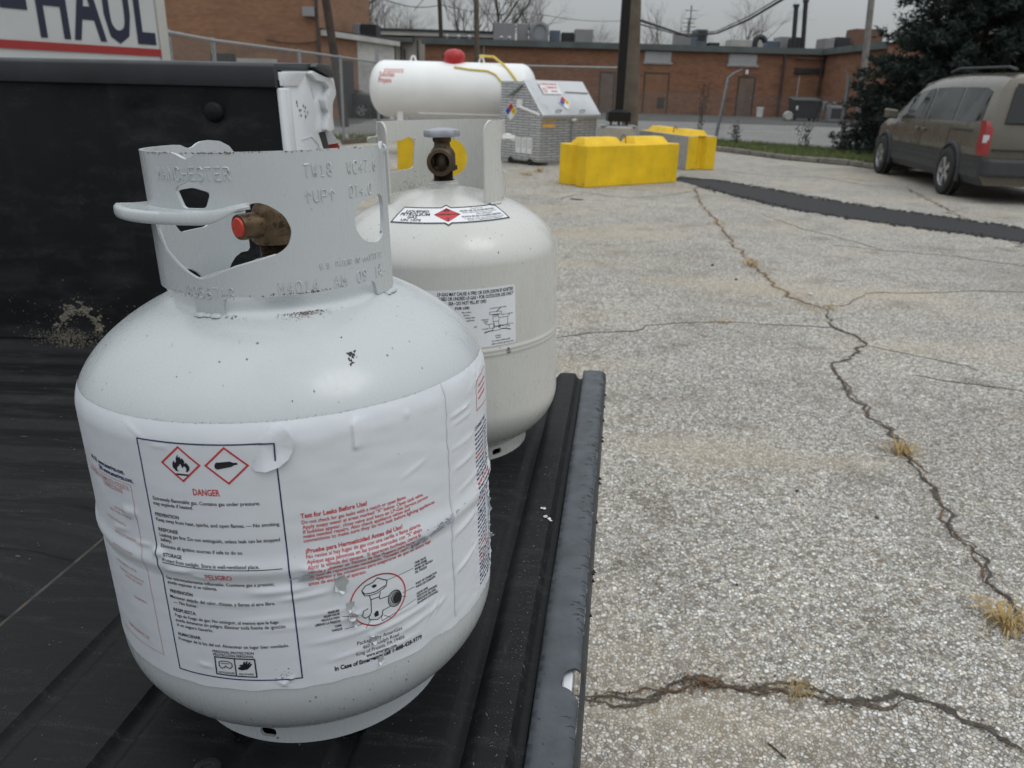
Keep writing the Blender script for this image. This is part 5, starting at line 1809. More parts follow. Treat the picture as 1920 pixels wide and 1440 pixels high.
crack([(1100, 1306), (1180, 1316), (1245, 1290), (1330, 1288), (1400, 1300), (1480, 1290)], .010, M_crackr, 8, .02, .010)
crack([(1700, 352), (1760, 385), (1830, 420), (1930, 470)], .03, M_crackr, 9, .05)
crack([(1560, 460), (1660, 470), (1780, 480), (1925, 500)], .010, M_crack, 10, .03)
crack([(1040, 375), (1100, 362), (1180, 372), (1260, 366), (1300, 358)], .010, M_crack, 11, .04)
crack([(1430, 402), (1500, 428), (1580, 448), (1660, 470)], .010, M_crackr, 12, .03)
crack([(1340, 318), (1440, 330), (1540, 333), (1640, 350)], .012, M_crack, 13, .04)


def tuft(pos, n, h, sp, seed, m=M_straw, name='dry_grass_tuft', lean=1.0):
    rnd = random.Random(seed)
    mb = MB()
    for k in range(n):
        a = rnd.uniform(0, 2 * PI)
        r0 = min(1.8 * sp, abs(rnd.gauss(0, sp)))
        b0 = Vector((r0 * math.cos(a), r0 * math.sin(a), 0))
        a2 = a + rnd.gauss(0, .7)
        L = h * rnd.uniform(.5, 1.25)
        tl = rnd.uniform(.25, 1.1) * lean
        p1 = b0 + Vector((math.cos(a2) * L * .45 * tl, math.sin(a2) * L * .45 * tl, L * .38))
        p2 = b0 + Vector((math.cos(a2) * L * tl, math.sin(a2) * L * tl, max(.002, L * .42 * (1.1 - .7 * tl))))
        w = Vector((-math.sin(a2), math.cos(a2), 0)) * h * .018
        mb.add([b0 - w, b0 + w, p1 + w * .8, p1 - w * .8, p2], [(0, 1, 2, 3), (3, 2, 4)])
    o = mb.build(name, m)
    o.location = pos
    return o


TUFTS = [((1688, 848), 90, .10, .035, 'tan tuft of dry grass in the long crack, left of it bare gravelly asphalt'), ((1492, 1300), 60, .055, .018, 'small straw tuft in the crack nearest the bottom of the photo'), ((1885, 1175), 110, .12, .03, 'dry grass tuft in the long crack at the lower right'), ((1408, 497), 60, .12, .07, 'flat straw clump where the crack bends below the yellow block'), ((1352, 605), 50, .05, .06, 'thin straw clump lying in the middle of the sideways crack'), ((1345, 420), 40, .09, .08, 'sparse straw along the crack near the black asphalt patch'), ((1555, 578), 50, .07, .06, 'straw clump where two cracks meet on the lot'), ((985, 328), 60, .16, .10, 'dead brown weeds under the front of the metal cabinet'), ((1012, 322), 40, .2, .06, 'dead weed stalks against the foot of the metal cabinet'), ((1365, 606), 20, .04, .03, 'small straw wisp beside the sideways crack')]
for i, (p, n, h, sp, lb) in enumerate(TUFTS):
    o = tuft(G(*p), n, h, sp, 40 + i)
    tag(o, lb, 'dry grass', 'dry grass tufts on the parking lot')
rnd = random.Random(91)
straw = MB()
SP = [(1312, 380), (1345, 420), (1382, 465), (1405, 492), (1440, 525), (1490, 562), (1546, 590)]
for k in range(420):
    i = rnd.randrange(len(SP) - 1)
    p = G(*SP[i]).lerp(G(*SP[i + 1]), rnd.random()) + Vector((rnd.gauss(0, .03), rnd.gauss(0, .03), .005))
    an = rnd.uniform(0, 6.3)
    L = rnd.uniform(.012, .05)
    d_ = Vector((math.cos(an) * L, math.sin(an) * L, rnd.uniform(0, .012)))
    w = Vector((-math.sin(an), math.cos(an), 0)) * .0022
    straw.add([p - w, p + w, p + d_], [(0, 1, 2)])
straw.build('straw_litter', M_straw, kind='stuff')
for i, (u, v) in enumerate(((1300, 1282), (1316, 1288), (1306, 1290), (1322, 1284), (1312, 1279))):
    pass
leaf = MB()
rnd = random.Random(8)
c = G(1312, 1284)
for k in range(46):
    p = c + Vector((rnd.gauss(0, .03), rnd.gauss(0, .012), .004 + abs(rnd.gauss(0, .004))))
    d = Vector((rnd.uniform(-1, 1), rnd.uniform(-1, 1), rnd.uniform(-.1, .5))).normalized() * rnd.uniform(.006, .02)
    w = d.cross(Vector((0, 0, 1))).normalized() * .003
    leaf.add([p - d, p + w, p + d, p - w], [(0, 1, 2, 3)])
tag(leaf.build('leaf_litter', M_crackr), 'small pile of brown leaf litter on the crack near the torn tailgate edge', 'leaf litter')


def pebble(name, px, r_, m, seed, label, flat=.6, group=None):
    rnd = random.Random(seed)
    bm = bmesh.new()
    bmesh.ops.create_icosphere(bm, subdivisions=2, radius=r_)
    for v in bm.verts:
        v.co *= 1 + .35 * noise.noise(v.co / r_ * .9 + Vector((seed, 0, 0)))
        v.co.z *= flat
    me = bpy.data.meshes.new(name)
    bm.to_mesh(me)
    bm.free()
    me.shade_smooth()
    me.materials.append(m)
    o = bpy.data.objects.new(name, me)
    COL.objects.link(o)
    p = G(*px)
    o.location = (p.x, p.y, r_ * flat * .7)
    o.rotation_euler = (0, 0, rnd.uniform(0, 6))
    return tag(o, label, 'pebble', group)


pebble('pebble', (1352, 917), .0075, M_stoneL, 1, 'grey pebble left of the small dark stone on open asphalt', .5)
pebble('pebble', (1494, 921), .0065, M_stoneD, 2, 'small black stone on open asphalt in the middle of the lot')
pebble('pebble', (1644, 971), .008, mat('brown_pebble', (.14, .09, .05), .9, 0, .2, 50), 3, 'brown nut-like pebble left of the long crack')
pebble('pebble', (1558, 1073), .008, M_stoneL, 4, 'white pebble below the brown nut-like pebble')
pebble('pebble', (1520, 553), .016, M_stoneL, 5, 'white stone left of where the cracks meet')
pebble('pebble', (1441, 643), .010, M_stoneL, 6, 'white stone chip just under the sideways crack')
pebble('pebble', (1336, 498), .014, M_stoneD, 7, 'dark pebble on the sandy part of the lot')
pebble('pebble', (1380, 525), .012, M_stoneD, 8, 'dark pebble below the sandy part of the lot')
bt_ = thing('cigarette_butt', 'white cigarette butt with a burnt dark end lying on the asphalt', 'cigarette butt', G(1376, 1095) + Vector((0, 0, .0045)), -.9)
MB().tube([(-.014, 0, 0), (.008, 0, 0)], .004, 10).build('paper', M_white, bt_, smooth=50)
MB().tube([(.008, 0, 0), (.013, 0, -.0005)], [.004, .0032], 10).build('ash_end', M_grime, bt_, smooth=50)
rnd = random.Random(77)
twg = MB().tube([G(1070, 374) + Vector((0, 0, .006)), G(1080, 376) + Vector((0, 0, .012)), G(1093, 375) + Vector((0, 0, .006))], .008, 5)
tag(twg.build('twig', M_crack), 'dark twig on the asphalt left of the front yellow block', 'twig')
twg = MB().tube([G(1440, 1395) + Vector((0, 0, .003)), G(1455, 1408) + Vector((0, 0, .004)), G(1474, 1424) + Vector((0, 0, .003))], .0022, 5)
tag(twg.build('twig', M_crack), 'thin dark twig on the asphalt near the bottom edge', 'twig')
# loose stone chips, uncountable
mb = MB()
rnd = random.Random(12)
for k in range(1500):
    y = .35 + 11 * rnd.random() ** 2.0
    x = rnd.uniform(.02 * y + .15, .75 * y + .4)
    s_ = rnd.uniform(.0018, .0055) * (1 + y * .10)
    n = 4
    vs_ = [(x + s_ * math.cos(2 * PI * i / n + rnd.random()) * rnd.uniform(.6, 1.2), y + s_ * math.sin(2 * PI * i / n + rnd.random()) * rnd.uniform(.6, 1.2), .001) for i in range(n)]
    vs_.append((x, y, s_ * rnd.uniform(.5, .9)))
    mb.add(vs_, [(i, (i + 1) % n, n) for i in range(n)])
M_chip = mat('loose_stone_chips', (.44, .42, .39), .9, 0, .5, 60)
mb.build('loose_gravel', M_chip, kind='stuff')

# grass verge with its kerb in front of the fence
vf = [G(1236, 272), G(1340, 283), G(1480, 301), G(1590, 311), G(1640, 318), G(1700, 322)]
vb = [Vector((3.4, 22.2, 0)), Vector((5.2, 21.6, 0)), Vector((6.4, 20.6, 0)), Vector((7.6, 19.4, 0)), Vector((8.4, 18.6, 0)), Vector((9.4, 18.0, 0))]
mb = MB()
for a, b_ in zip(vf, vb):
    mb.v += [(a.x, a.y + .12, .0), (a.x, a.y + .12, .10), (b_.x, b_.y, .14), (b_.x, b_.y, 0)]
for i in range(len(vf) - 1):
    for j in range(3):
        mb.f.append((4 * i + j, 4 * i + 4 + j, 4 * i + 5 + j, 4 * i + 1 + j))
mb.build('verge_soil', M_soil, kind='structure')
mb = MB()
rnd = random.Random(3)
for i in range(5):
    for k in range(2600):
        t = rnd.random()
        f = vf[i].lerp(vf[i + 1], t)
        b_ = vb[i].lerp(vb[i + 1], t)
        q = rnd.random()
        p = Vector((f.x, f.y + .16, .1)).lerp(Vector((b_.x, b_.y, .14)), q)
        if noise.noise((p.x * 1.1, p.y * 1.1, 4)) < -.18 - .25 * (i < 3):
            continue
        a = rnd.uniform(0, 6.3)
        h = rnd.uniform(.04, .12)
        w = .010
        mb.add([(p.x - w * math.cos(a), p.y - w * math.sin(a), p.z), (p.x + w * math.cos(a), p.y + w * math.sin(a), p.z), (p.x + rnd.uniform(-.04, .04), p.y + rnd.uniform(-.04, .04), p.z + h)], [(0, 1, 2)])
mb.build('verge_grass', M_grass, kind='stuff')
M_kerb = mat('dirty_kerb_concrete', (.20, .185, .16), .95, 0, .35, 6, bs=30, bstr=.5, speck=(12, .55, (.09, .075, .06), .7))
# kerb: separate worn lengths
for i in range(4):
    a, b_ = vf[i], vf[i + 1]
    d = (b_ - a)
    n = 2
    for k in range(n):
        p0, p1 = a + d * (k / n), a + d * ((k + 1) / n - .012)
        nr = Vector((-d.y, d.x, 0)).normalized() * .14
        h = .11 + .012 * math.sin(i * 3 + k)
        kb = MB().hexa([p0 + nr * 0, p1 + nr * 0, p1 + nr, p0 + nr, p0 + Vector((0, 0, h)), p1 + Vector((0, 0, h)), p1 + nr + Vector((0, 0, h)), p0 + nr + Vector((0, 0, h))])
        o = kb.build('kerb', M_kerb, bevel=.025, fix=True)
        o['kind'] = 'structure'
# small verge at the left behind the truck
mb = MB()
lc = G(672, 262)
for k in range(1500):
    p = lc + Vector((rnd.gauss(-.3, .55), rnd.gauss(.5, .5), 0))
    if noise.noise((p.x * 2, p.y * 2, 1)) < -.1:
        continue
    a = rnd.uniform(0, 6.3)
    mb.add([(p.x - .012 * math.cos(a), p.y - .012 * math.sin(a), 0), (p.x + .012 * math.cos(a), p.y + .012 * math.sin(a), 0), (p.x + rnd.uniform(-.05, .05), p.y + rnd.uniform(-.05, .05), rnd.uniform(.04, .14))], [(0, 1, 2)])
mb.build('weedy_grass', M_grass, kind='stuff')
p0, p1 = G(640, 272), G(706, 266)
kb = MB().hexa([p0, p1, p1 + Vector((.05, .2, 0)), p0 + Vector((.05, .2, 0)), p0 + Vector((0, 0, .12)), p1 + Vector((0, 0, .12)), p1 + Vector((.05, .2, .12)), p0 + Vector((.05, .2, .12))])
kb.build('kerb', M_soil, bevel=.02, fix=True)['kind'] = 'structure'

# ------------------------------------------------------------------ painted concrete blocks


M_chipc = mat('chipped_concrete_spots', (.36, .29, .13), .9, 0, .4, 12)


def conc_block(label, A, dirv, L, D, H, endcol=None, grey_front=False, loop=True, group='painted concrete barrier blocks'):
    """A: ground corner front-left; dirv: along the front; block goes back from there.  V groove in both ends, two raised keys on top"""
    d = Vector((dirv[0], dirv[1], 0)).normalized()
    root = thing('concrete_block', label, 'concrete block', (A[0], A[1], 0), math.atan2(d.y, d.x), group)
    g = .10
    gd = .075
    # plan outline with V grooves on both ends
    pl = [(0, 0), (L, 0), (L, D / 2 - g), (L - gd, D / 2 - g * .3), (L - gd, D / 2 + g * .3), (L, D / 2 + g), (L, D), (0, D), (0, D / 2 + g), (gd, D / 2 + g * .3), (gd, D / 2 - g * .3), (0, D / 2 - g)]
    mb = MB().prism(pl, 0.0, H, lambda u, v, h: (u, v, h))
    bmm = M_concrete if grey_front else M_yellow
    body = mb.build('block_body', bmm, root, bevel=.014, fix=True)
    if grey_front:
        for x0, s_ in ((L, 1), (0, -1)):
            e = [(0, D / 2 - g), (-gd, D / 2 - g * .3), (-gd, D / 2 + g * .3), (0, D / 2 + g)]
            prof = [(0, .012)] + e + [(0, D - .012)]
            m2 = MB()
            for x, y in prof:
                m2.v += [(x0 + s_ * (x + .004), y, .012), (x0 + s_ * (x + .004), y, H - .012)]
            for i in range(len(prof) - 1):
                m2.f.append((2 * i, 2 * i + 2, 2 * i + 3, 2 * i + 1))
            m2.build('painted_end', M_yellow, root)
        MB().box(.02, L - .02, .02, D - .02, H, H + .004).build('painted_top', M_yellow, root)
    for x0, x1 in ((.08, L * .43), (L * .57, L - .10)):
        k = .055
        t = MB().hexa([(x0, D * .22, H - .002), (x1, D * .22, H - .002), (x1, D * .80, H - .002), (x0, D * .80, H - .002), (x0 + k, D * .36, H + .095), (x1 - k, D * .36, H + .095), (x1 - k, D * .66, H + .095), (x0 + k, D * .66, H + .095)])
        t.build('raised_key', M_yellow, root, bevel=.012, fix=True)
    rb = random.Random(int(L * 1000))
    ch = MB()
    for k in range(22):
        e = rb.random()
        s_ = rb.uniform(.005, .016) * (1.5 if rb.random() < .15 else 1)
        if e < .55:
            x_, z_ = rb.uniform(.02, L - .02), (rb.choice([abs(rb.gauss(0, .03)) + .015, H - .015 - abs(rb.gauss(0, .01)), rb.uniform(.02, H - .02)]))
            pl2 = [(x_ + s_ * math.cos(t) * rb.uniform(.5, 1.4), -.002, z_ + s_ * .7 * math.sin(t) * rb.uniform(.5, 1.3)) for t in (0, 1.2, 2.4, 3.7, 5)]
        else:
            x_, z_ = rb.uniform(.03, D / 2 - g - .03), rb.uniform(.02, H - .02) if e < .8 else .02 + abs(rb.gauss(0, .03))
            xs_ = -.007 if rb.random() < .5 else L + .007
            pl2 = [(xs_, x_ + s_ * math.cos(t) * rb.uniform(.5, 1.4), z_ + s_ * .7 * math.sin(t) * rb.uniform(.5, 1.3)) for t in (0, 1.2, 2.4, 3.7, 5)]
        ch.add(pl2, [(0, 1, 2, 3, 4)])
    ch.build('paint_chip', M_chipc, root, kind='stuff')
    if loop:
        pts = [(L / 2 - .06, D * .45, H - .02), (L / 2 - .045, D * .45, H + .09), (L / 2, D * .45, H + .125), (L / 2 + .045, D * .45, H + .09), (L / 2 + .06, D * .45, H - .02)]
        MB().tube(pts, .008, 6).build('lifting_loop', M_rust, root, smooth=60)
    return root


A1, B1_ = G(1096.7, 352.5), G(1268, 341.7)
conc_block('front yellow concrete block with notched end, nearest of the blocks by the black pole', A1, B1_ - A1, (B1_ - A1).length, .62, .585)
Ra, La = G(1284, 319), G(1176, 240, .60)
dv = (Ra - Vector((La.x, La.y, 0)))
dv.z = 0
Lb = min(1.9, dv.length)
conc_block('concrete block with bare grey side and yellow ends, behind the black pole base', Ra - dv.normalized() * Lb, dv, Lb, .61, .59, grey_front=True)
E0, E1 = G(745, 322), Vector((-.78, 12.35, 0))
conc_block('yellow concrete block seen through the collar of the rear gas cylinder', E0, E1 - E0, (E1 - E0).length, .61, .60)

# ------------------------------------------------------------------ white propane storage tank
M_tankw = mat('white_tank_paint', (.84, .845, .835), .34, 0, .04, 2.5, speck=(9, .72, (.55, .53, .48), .4))
M_reddome = mat('red_dome_paint', (.42, .018, .022), .4, 0, .1, 6)
M_hose = mat('yellow_hose', (.72, .55, .10), .5, 0, .1, 8)
YT = 16.7
pl_, pr_ = P(694, 166, YT), P(1006, 176, YT)
zt_, zb_ = P(850, 116, YT).z, P(850, 222, YT - .25).z
RT = (zt_ - zb_) / 2
xc, zc_ = (pl_.x + pr_.x) / 2, (zt_ + zb_) / 2
HL = (pr_.x - pl_.x) / 2
ptank = thing('propane_storage_tank', 'large white horizontal propane tank with red dome lid and faded red lettering', 'propane tank', (xc, YT, 0))
Mx = Matrix.Translation((0, 0, zc_)) @ Matrix.Rotation(PI / 2, 4, 'Y')
prof = []
cap_l = RT * .62
for i in range(19):
    t = PI / 2 * i / 18
    prof.append((max(.001, RT * math.sin(t) ** .92), -HL + cap_l * (1 - math.cos(t))))
prof += [(RT, -HL + cap_l + .02), (RT, HL - cap_l - .02)]
for i in range(19):
    t = PI / 2 * (1 - i / 18)
    prof.append((max(.001, RT * math.sin(t) ** .92), HL - cap_l * (1 - math.cos(t))))
MB().lathe(prof, 64, Mx).build('tank_shell', M_tankw, ptank, smooth=50)
dm = MB().lathe([(.19, -.02), (.21, .06), (.215, .12), (.19, .20), (.12, .25), (.001, .27)], 28, Matrix.Translation((P(852, 110, YT).x - xc, -.02, zc_ + RT - .03)))
dome = dm.build('dome_lid', M_reddome, ptank, smooth=60)
MB().box(-.235 + P(852, 110, YT).x - xc, -.20 + P(852, 110, YT).x - xc, -.08, .0, zc_ + RT + .06, zc_ + RT + .12).build('dome_hinge', M_black, ptank, bevel=.005)
for u in (775, 903):
    x = P(u, 110, YT).x - xc
    MB().tube([(x - .06, 0, zc_ + RT - .02), (x - .02, 0, zc_ + RT + .09), (x + .02, 0, zc_ + RT + .09), (x + .06, 0, zc_ + RT - .02)], .018, 6).build('lifting_lug', M_tankw, ptank, smooth=50)
for x in (-HL * .62, HL * .62):
    for y in (-.26, .26):
        MB().box(x - .06, x + .06, y - .05, y + .05, 0, zc_ - RT * .6).build('leg', M_tankw, ptank, bevel=.01)
MB().tube([(-HL + .45, -.1, zc_ - RT - .06), (-HL + .45, -.1, zc_ - RT + .04)], .05, 10).build('drain_fitting', M_tankw, ptank, smooth=50)
MB().box(-HL * .4, HL * .9, -.34, -.30, zc_ - RT * .86, zc_ - RT * .80).build('weld_strip', M_tankw, ptank)


def on_tank(x, a, off=.004):
    return (x, -(RT + off) * math.cos(a), zc_ + (RT + off) * math.sin(a))


for nm, pts in (('fill_hose', [(852, 120, .9), (880, 123, .8), (915, 124, .75), (930, 132, .6), (945, 148, .25), (950, 156, .1)]), ('vapour_hose', [(898, 106, 1.5), (925, 109, 1.35), (945, 117, 1.1), (958, 132, .7), (972, 150, .3)])):
    tp = []
    for u, v, a in pts:
        x = P(u, v, YT - RT * .5).x - xc
        q = Vector(on_tank(x, a, .022))
        if nm == 'vapour_hose' and v < 112:
            q.z += .10
        tp.append(q)
    sm = []
    for i in range(len(tp) - 1):
        sm += [tp[i].lerp(tp[i + 1], k / 5) for k in range(5)]
    sm.append(tp[-1])
    MB().tube(sm, .016 if nm == 'fill_hose' else .022, 8).build(nm, M_hose, ptank, smooth=60)
M_fade = mat('faded_red_tank_lettering', (.62, .24, .24), .5, 0, .2, 20)
tx = MB()
ft = lambda x, y: on_tank(x, y / RT, .004)
for s, u, v, w, c in (('Suburban', 712, 143, .29, .095), ('Propane', 711, 154, .25, .095)):
    p = P(u, v, YT - RT * .8)
    a = math.asin(max(-1, min(1, (p.z - zc_) / RT)))
    text_into(tx, s, p.x - xc, a * RT, c, ft, width=w, bold=.03)
p = P(722, 130, YT - RT * .8)
a = math.asin(max(-1, min(1, (p.z - zc_) / RT)))
for k in range(2):
    for q in range(7):
        stroke_into(tx, [(p.x - xc - .02 + .055 * q, a * RT - .05 * k), (p.x - xc + .022 + .055 * q, a * RT - .05 * k)], .03, ft)
tx.build('faded_lettering', M_fade, ptank, kind='stuff')

# ------------------------------------------------------------------ diamond-plate dispensing cabinet


def diamond_material():
    m, nt, b = nodeset('diamond_plate_aluminium')
    t = nt.nodes.new('ShaderNodeTexCoord').outputs['Object']
    s = N(nt, 'ShaderNodeSeparateXYZ', i_0=t)
    xy = N(nt, 'ShaderNodeMath', operation='ADD', i_0=s.outputs['X'], i_1=s.outputs['Y']).outputs[0]
    cv = N(nt, 'ShaderNodeCombineXYZ', i_0=xy, i_1=s.outputs['Z']).outputs[0]
    br = N(nt, 'ShaderNodeTexBrick', i_Vector=cv, i_Scale=1.0)
    br.inputs['Brick Width'].default_value = .30
    br.inputs['Row Height'].default_value = .046
    br.inputs['Mortar Size'].default_value = .013
    br.inputs['Mortar Smooth'].default_value = .6
    br.inputs['Color1'].default_value = (.74, .75, .77, 1)
    br.inputs['Color2'].default_value = (.60, .61, .63, 1)
    br.inputs['Mortar'].default_value = (.25, .255, .265, 1)
    nt.links.new(br.outputs['Color'], b.inputs['Base Color'])
    b.inputs['Metallic'].default_value = .75
    b.inputs['Roughness'].default_value = .36
    bump(nt, b, br.outputs['Fac'], -.9, .012)
    return m


M_dia = diamond_material()
M_alu = mat('smooth_aluminium_sheet', (.62, .63, .64), .33, .75, .06, 2)
F0, K0 = G(1012, 312), G(937, 303)
sv = (K0 - F0)
SD = sv.length
sv.normalize()
fv = Vector((-sv.y, sv.x, 0)) * -1
if fv.x < 0:
    fv = -fv
FW = 1.55
cab = thing('dispensing_cabinet', 'diamond plate metal cabinet with sloping smooth lid and hazard diamonds beside the propane tank', 'metal cabinet', (F0.x, F0.y, 0), math.atan2(fv.y, fv.x))
# local x along the front, local y towards the back
HF, HB, SL = .86, 1.43, .46
sec = [(0, .07), (SD, .07), (SD, HB), (SL, HB), (0, HF)]
mb = MB().prism(sec, 0, FW, lambda u, v, h: (h, u, v))
mb.build('cabinet_body', M_dia, cab, bevel=.006, fix=True)
MB().box(.25, FW - .05, .03, SD - .05, 0, .071).build('cabinet_skirt', M_concrete, cab)
lid = [(-.03, HF + .002), (SL, HB + .014), (SL + .015, HB + .03), (SL - .02, HB + .03), (-.06, HF + .022), (-.06, HF - .02), (-.045, HF - .02)]
mb = MB().prism(lid, -.03, FW + .03, lambda u, v, h: (h, u, v))
lid_o = mb.build('sloping_lid', M_alu, cab, bevel=.004, fix=True)


def lid_pt(x, t, off):
    """t: 0 front edge .. 1 top edge of the lid"""
    y = -.06 + (SL + .02) * t
    z = HF + .022 + (HB + .03 - HF - .022) * t
    nn = Vector((0, -(HB - HF), SL + .04)).normalized()
    return (x, y + nn.y * off, z + nn.z * off)


for x in (.42, 1.08):
    MB().tube([lid_pt(x - .06, .1, .004), lid_pt(x - .05, .1, .04), lid_pt(x + .05, .1, .04), lid_pt(x + .06, .1, .004)], .011, 6).build('lid_handle', M_galv, cab, smooth=50)
MB().hexa([lid_pt(.9, .66, .002), lid_pt(FW, .64, .002), lid_pt(FW, .70, .002), lid_pt(.9, .70, .002), lid_pt(.9, .67, .016), lid_pt(FW, .65, .016), lid_pt(FW, .69, .01), lid_pt(.9, .69, .01)]).build('lid_rib', M_alu, cab)
# gas struts on the left side
MB().tube([(-.02, .50, HB - .06), (-.05, SD - .24, 1.18)], .022, 8).build('gas_strut', M_galv, cab, smooth=50)
MB().tube([(-.02, .02, HF + .02), (-.05, .50, 1.00)], .026, 8).build('gas_strut', M_white, cab, smooth=50)
MB().box(-.06, -.004, .46, .58, .98, 1.12).build('strut_bracket', M_white, cab, bevel=.006)
M_blue = mat('blue_hazard_print', (.02, .07, .38), .5, 0, 0)
M_yel = mat('yellow_hazard_print', (.75, .55, .02), .5, 0, 0)
M_redh = mat('red_hazard_print', (.52, .03, .04), .5, 0, 0)


def hazard(parent, fn, cx, cy, s_):
    """four-colour hazard diamond; fn(x, y, off) maps to the surface"""
    d = lambda pts: [(cx + x * s_, cy + y * s_) for x, y in pts]
    w = MB()
    poly_into(w, d([(0, 1.12), (-1.12, 0), (0, -1.12), (1.12, 0)]), lambda x, y: fn(x, y, .003))
    root = w.build('hazard_diamond', M_white, parent)
    for nm, mt, pts in (('red_quarter', M_redh, [(0, 1), (-.5, .5), (0, 0), (.5, .5)]), ('blue_quarter', M_blue, [(-.5, .5), (-1, 0), (-.5, -.5), (0, 0)]), ('yellow_quarter', M_yel, [(.5, .5), (0, 0), (.5, -.5), (1, 0)])):
        q = MB()
        k = [(x * .98, y * .98) for x, y in pts]
        poly_into(q, d(k), lambda x, y: fn(x, y, .006))
        q.build(nm, mt, root)
    q = MB()
    for s, x, y in (('4', -.02, .34), ('1', -.5, -.16), ('0', .5, -.16)):
        text_into(q, s, cx + x * s_, cy + y * s_, .34 * s_, lambda x, y: fn(x, y, .008), xs=.9, align='C', bold=.02)
    q.build('hazard_number', M_ink, root, kind='stuff')
    return root


hazard(cab, lambda x, y, o: (-o, -x, y), -(SD - .27), .92, .15)
hazard(cab, lambda x, y, o: lid_pt(x, y, o + .002), 0, 0, .0001) if False else None


def lid_map(x0, t0):
    return lambda x, y, o: lid_pt(x0 + x, t0 + y / .72, o + .001)


hazard(cab, lid_map(.72, .36), 0, 0, .135)
q = MB()
mp = lid_map(.28, .60)
poly_into(q, [(0, 0), (.50, 0), (.50, .245), (0, .245)], lambda x, y: mp(x, y, .002))
sg = q.build('lid_sign', M_white, cab)
q = MB()
text_into(q, 'NO SMOKING OR OPEN FLAME', .03, .19, .036, lambda x, y: mp(x, y, .004), width=.44, bold=.03)
text_into(q, 'FLAMMABLE GAS', .16, .12, .036, lambda x, y: mp(x, y, .004), width=.28, bold=.03)
text_into(q, 'PROPANE', .24, .04, .036, lambda x, y: mp(x, y, .004), width=.16, bold=.03)
stroke_into(q, [(.08 + .045 * math.cos(t), .08 + .045 * math.sin(t)) for t in [2 * PI * i / 20 for i in range(20)]], .012, lambda x, y: mp(x, y, .004), True)
stroke_into(q, [(.05, .11), (.11, .05)], .012, lambda x, y: mp(x, y, .004))
q.build('red_print', mat('red_sign_print', (.55, .10, .12), .5, 0, 0), sg, kind='stuff')
for k in range(3):
    y0 = SD - .42 - .145 * k
    pn = MB().box(-.008, -.002, y0 - .125, y0, .20, .47)
    pp = pn.build('notice_plate', M_white, cab)
    q = MB()
    for j in range(5):
        stroke_into(q, [(y0 - .105, .43 - .03 * j), (y0 - .02 - .03 * (j % 2), .43 - .03 * j)], .008, lambda x, y: (-.010, x, y))
    q.build('small_print', M_inkgrey, pp, kind='stuff')
M_orange = mat('orange_label', (.72, .40, .08), .5, 0, .08, 20)
for z in (.815, .70):
    MB().box(.03, .36, -.008, -.002, z - .03, z + .03).build('orange_label', M_orange, cab)
MB().box(.80, .84, -.02, -.002, .10, HF - .03).build('door_seam', M_galv, cab, bevel=.004)
MB().box(.78, .90, -.05, -.002, .78, .82).build('latch', M_white, cab, bevel=.006)
MB().box(0, FW, -.012, -.001, HF - .05, HF - .005).build('front_trim', M_alu, cab)
for y in (.25, .75):
    wheel = MB().lathe([(.001, -.02), (.05, -.02), (.06, 0), (.05, .02), (.001, .02)], 14, Matrix.Translation((-.01, y, .06)) @ Matrix.Rotation(PI / 2, 4, 'Y'))
    wheel.build('caster', M_tyre, cab, smooth=40)

# ------------------------------------------------------------------ poles
M_pole = mat('black_pole_paint', (.010, .009, .009), .6, 0, .2, 10, spec=.25)
M_wood = mat('weathered_pole_wood', (.105, .085, .065), .9, 0, .35, 3, bs=30, bstr=.5)
M_woodd = mat('dark_pole_wood', (.05, .036, .028), .9, 0, .3, 3, bs=30, bstr=.4)
YP = 13.75
pb = P(1158, 236, YP)
lp = thing('light_pole', 'black square steel light pole on a round concrete pedestal between yellow blocks', 'light pole', (pb.x, YP, 0))
MB().lathe([(.33, 0), (.33, pb.z - .02), (.31, pb.z)], 28, cap1=True).build('pedestal', M_concrete, lp, smooth=40)
MB().box(-.30, .30, -.24, .24, pb.z, pb.z + .012).build('base_plate', M_galv, lp, bevel=.004)
for x in (-.13, 0, .13):
    MB().tube([(x, -.14, pb.z), (x, -.14, pb.z + .09)], .02, 8).build('anchor_bolt', M_black, lp, smooth=40)
z0 = pb.z + .07
bs_ = MB().hexa([(-.185, -.185, z0), (.185, -.185, z0), (.185, .185, z0), (-.185, .185, z0), (-.185, -.185, z0 + .15), (.185, -.185, z0 + .15), (.185, .185, z0 + .15), (-.185, .185, z0 + .15)])
bs_.hexa([(-.185, -.185, z0 + .15), (.185, -.185, z0 + .15), (.185, .185, z0 + .15), (-.185, .185, z0 + .15), (-.12, -.12, z0 + .19), (.12, -.12, z0 + .19), (.12, .12, z0 + .19), (-.12, .12, z0 + .19)])
bs_.build('base_cover', M_pole, lp, bevel=.006)
MB().box(-.068, .068, -.068, .068, z0 + .18, 6.5).build('pole', M_pole, lp, bevel=.012)


def pole(name, label, uv0, uv1, Y, r0, r1, m, top=None, cat='utility pole'):
    a = P(*uv0, Y)
    b_ = P(*uv1, Y)
    d = (b_ - a)
    base = a - d * (a.z / d.z)
    H = top if top else b_.z + 3
    tip = base + d * (H / d.z)
    root = thing(name, label, cat, (base.x, Y, 0))
    MB().tube([(0, 0, 0), tuple(tip - Vector((base.x, Y, 0)))], [r0, r1], 12).build('pole_shaft', m, root, smooth=50)
    return root, base, tip


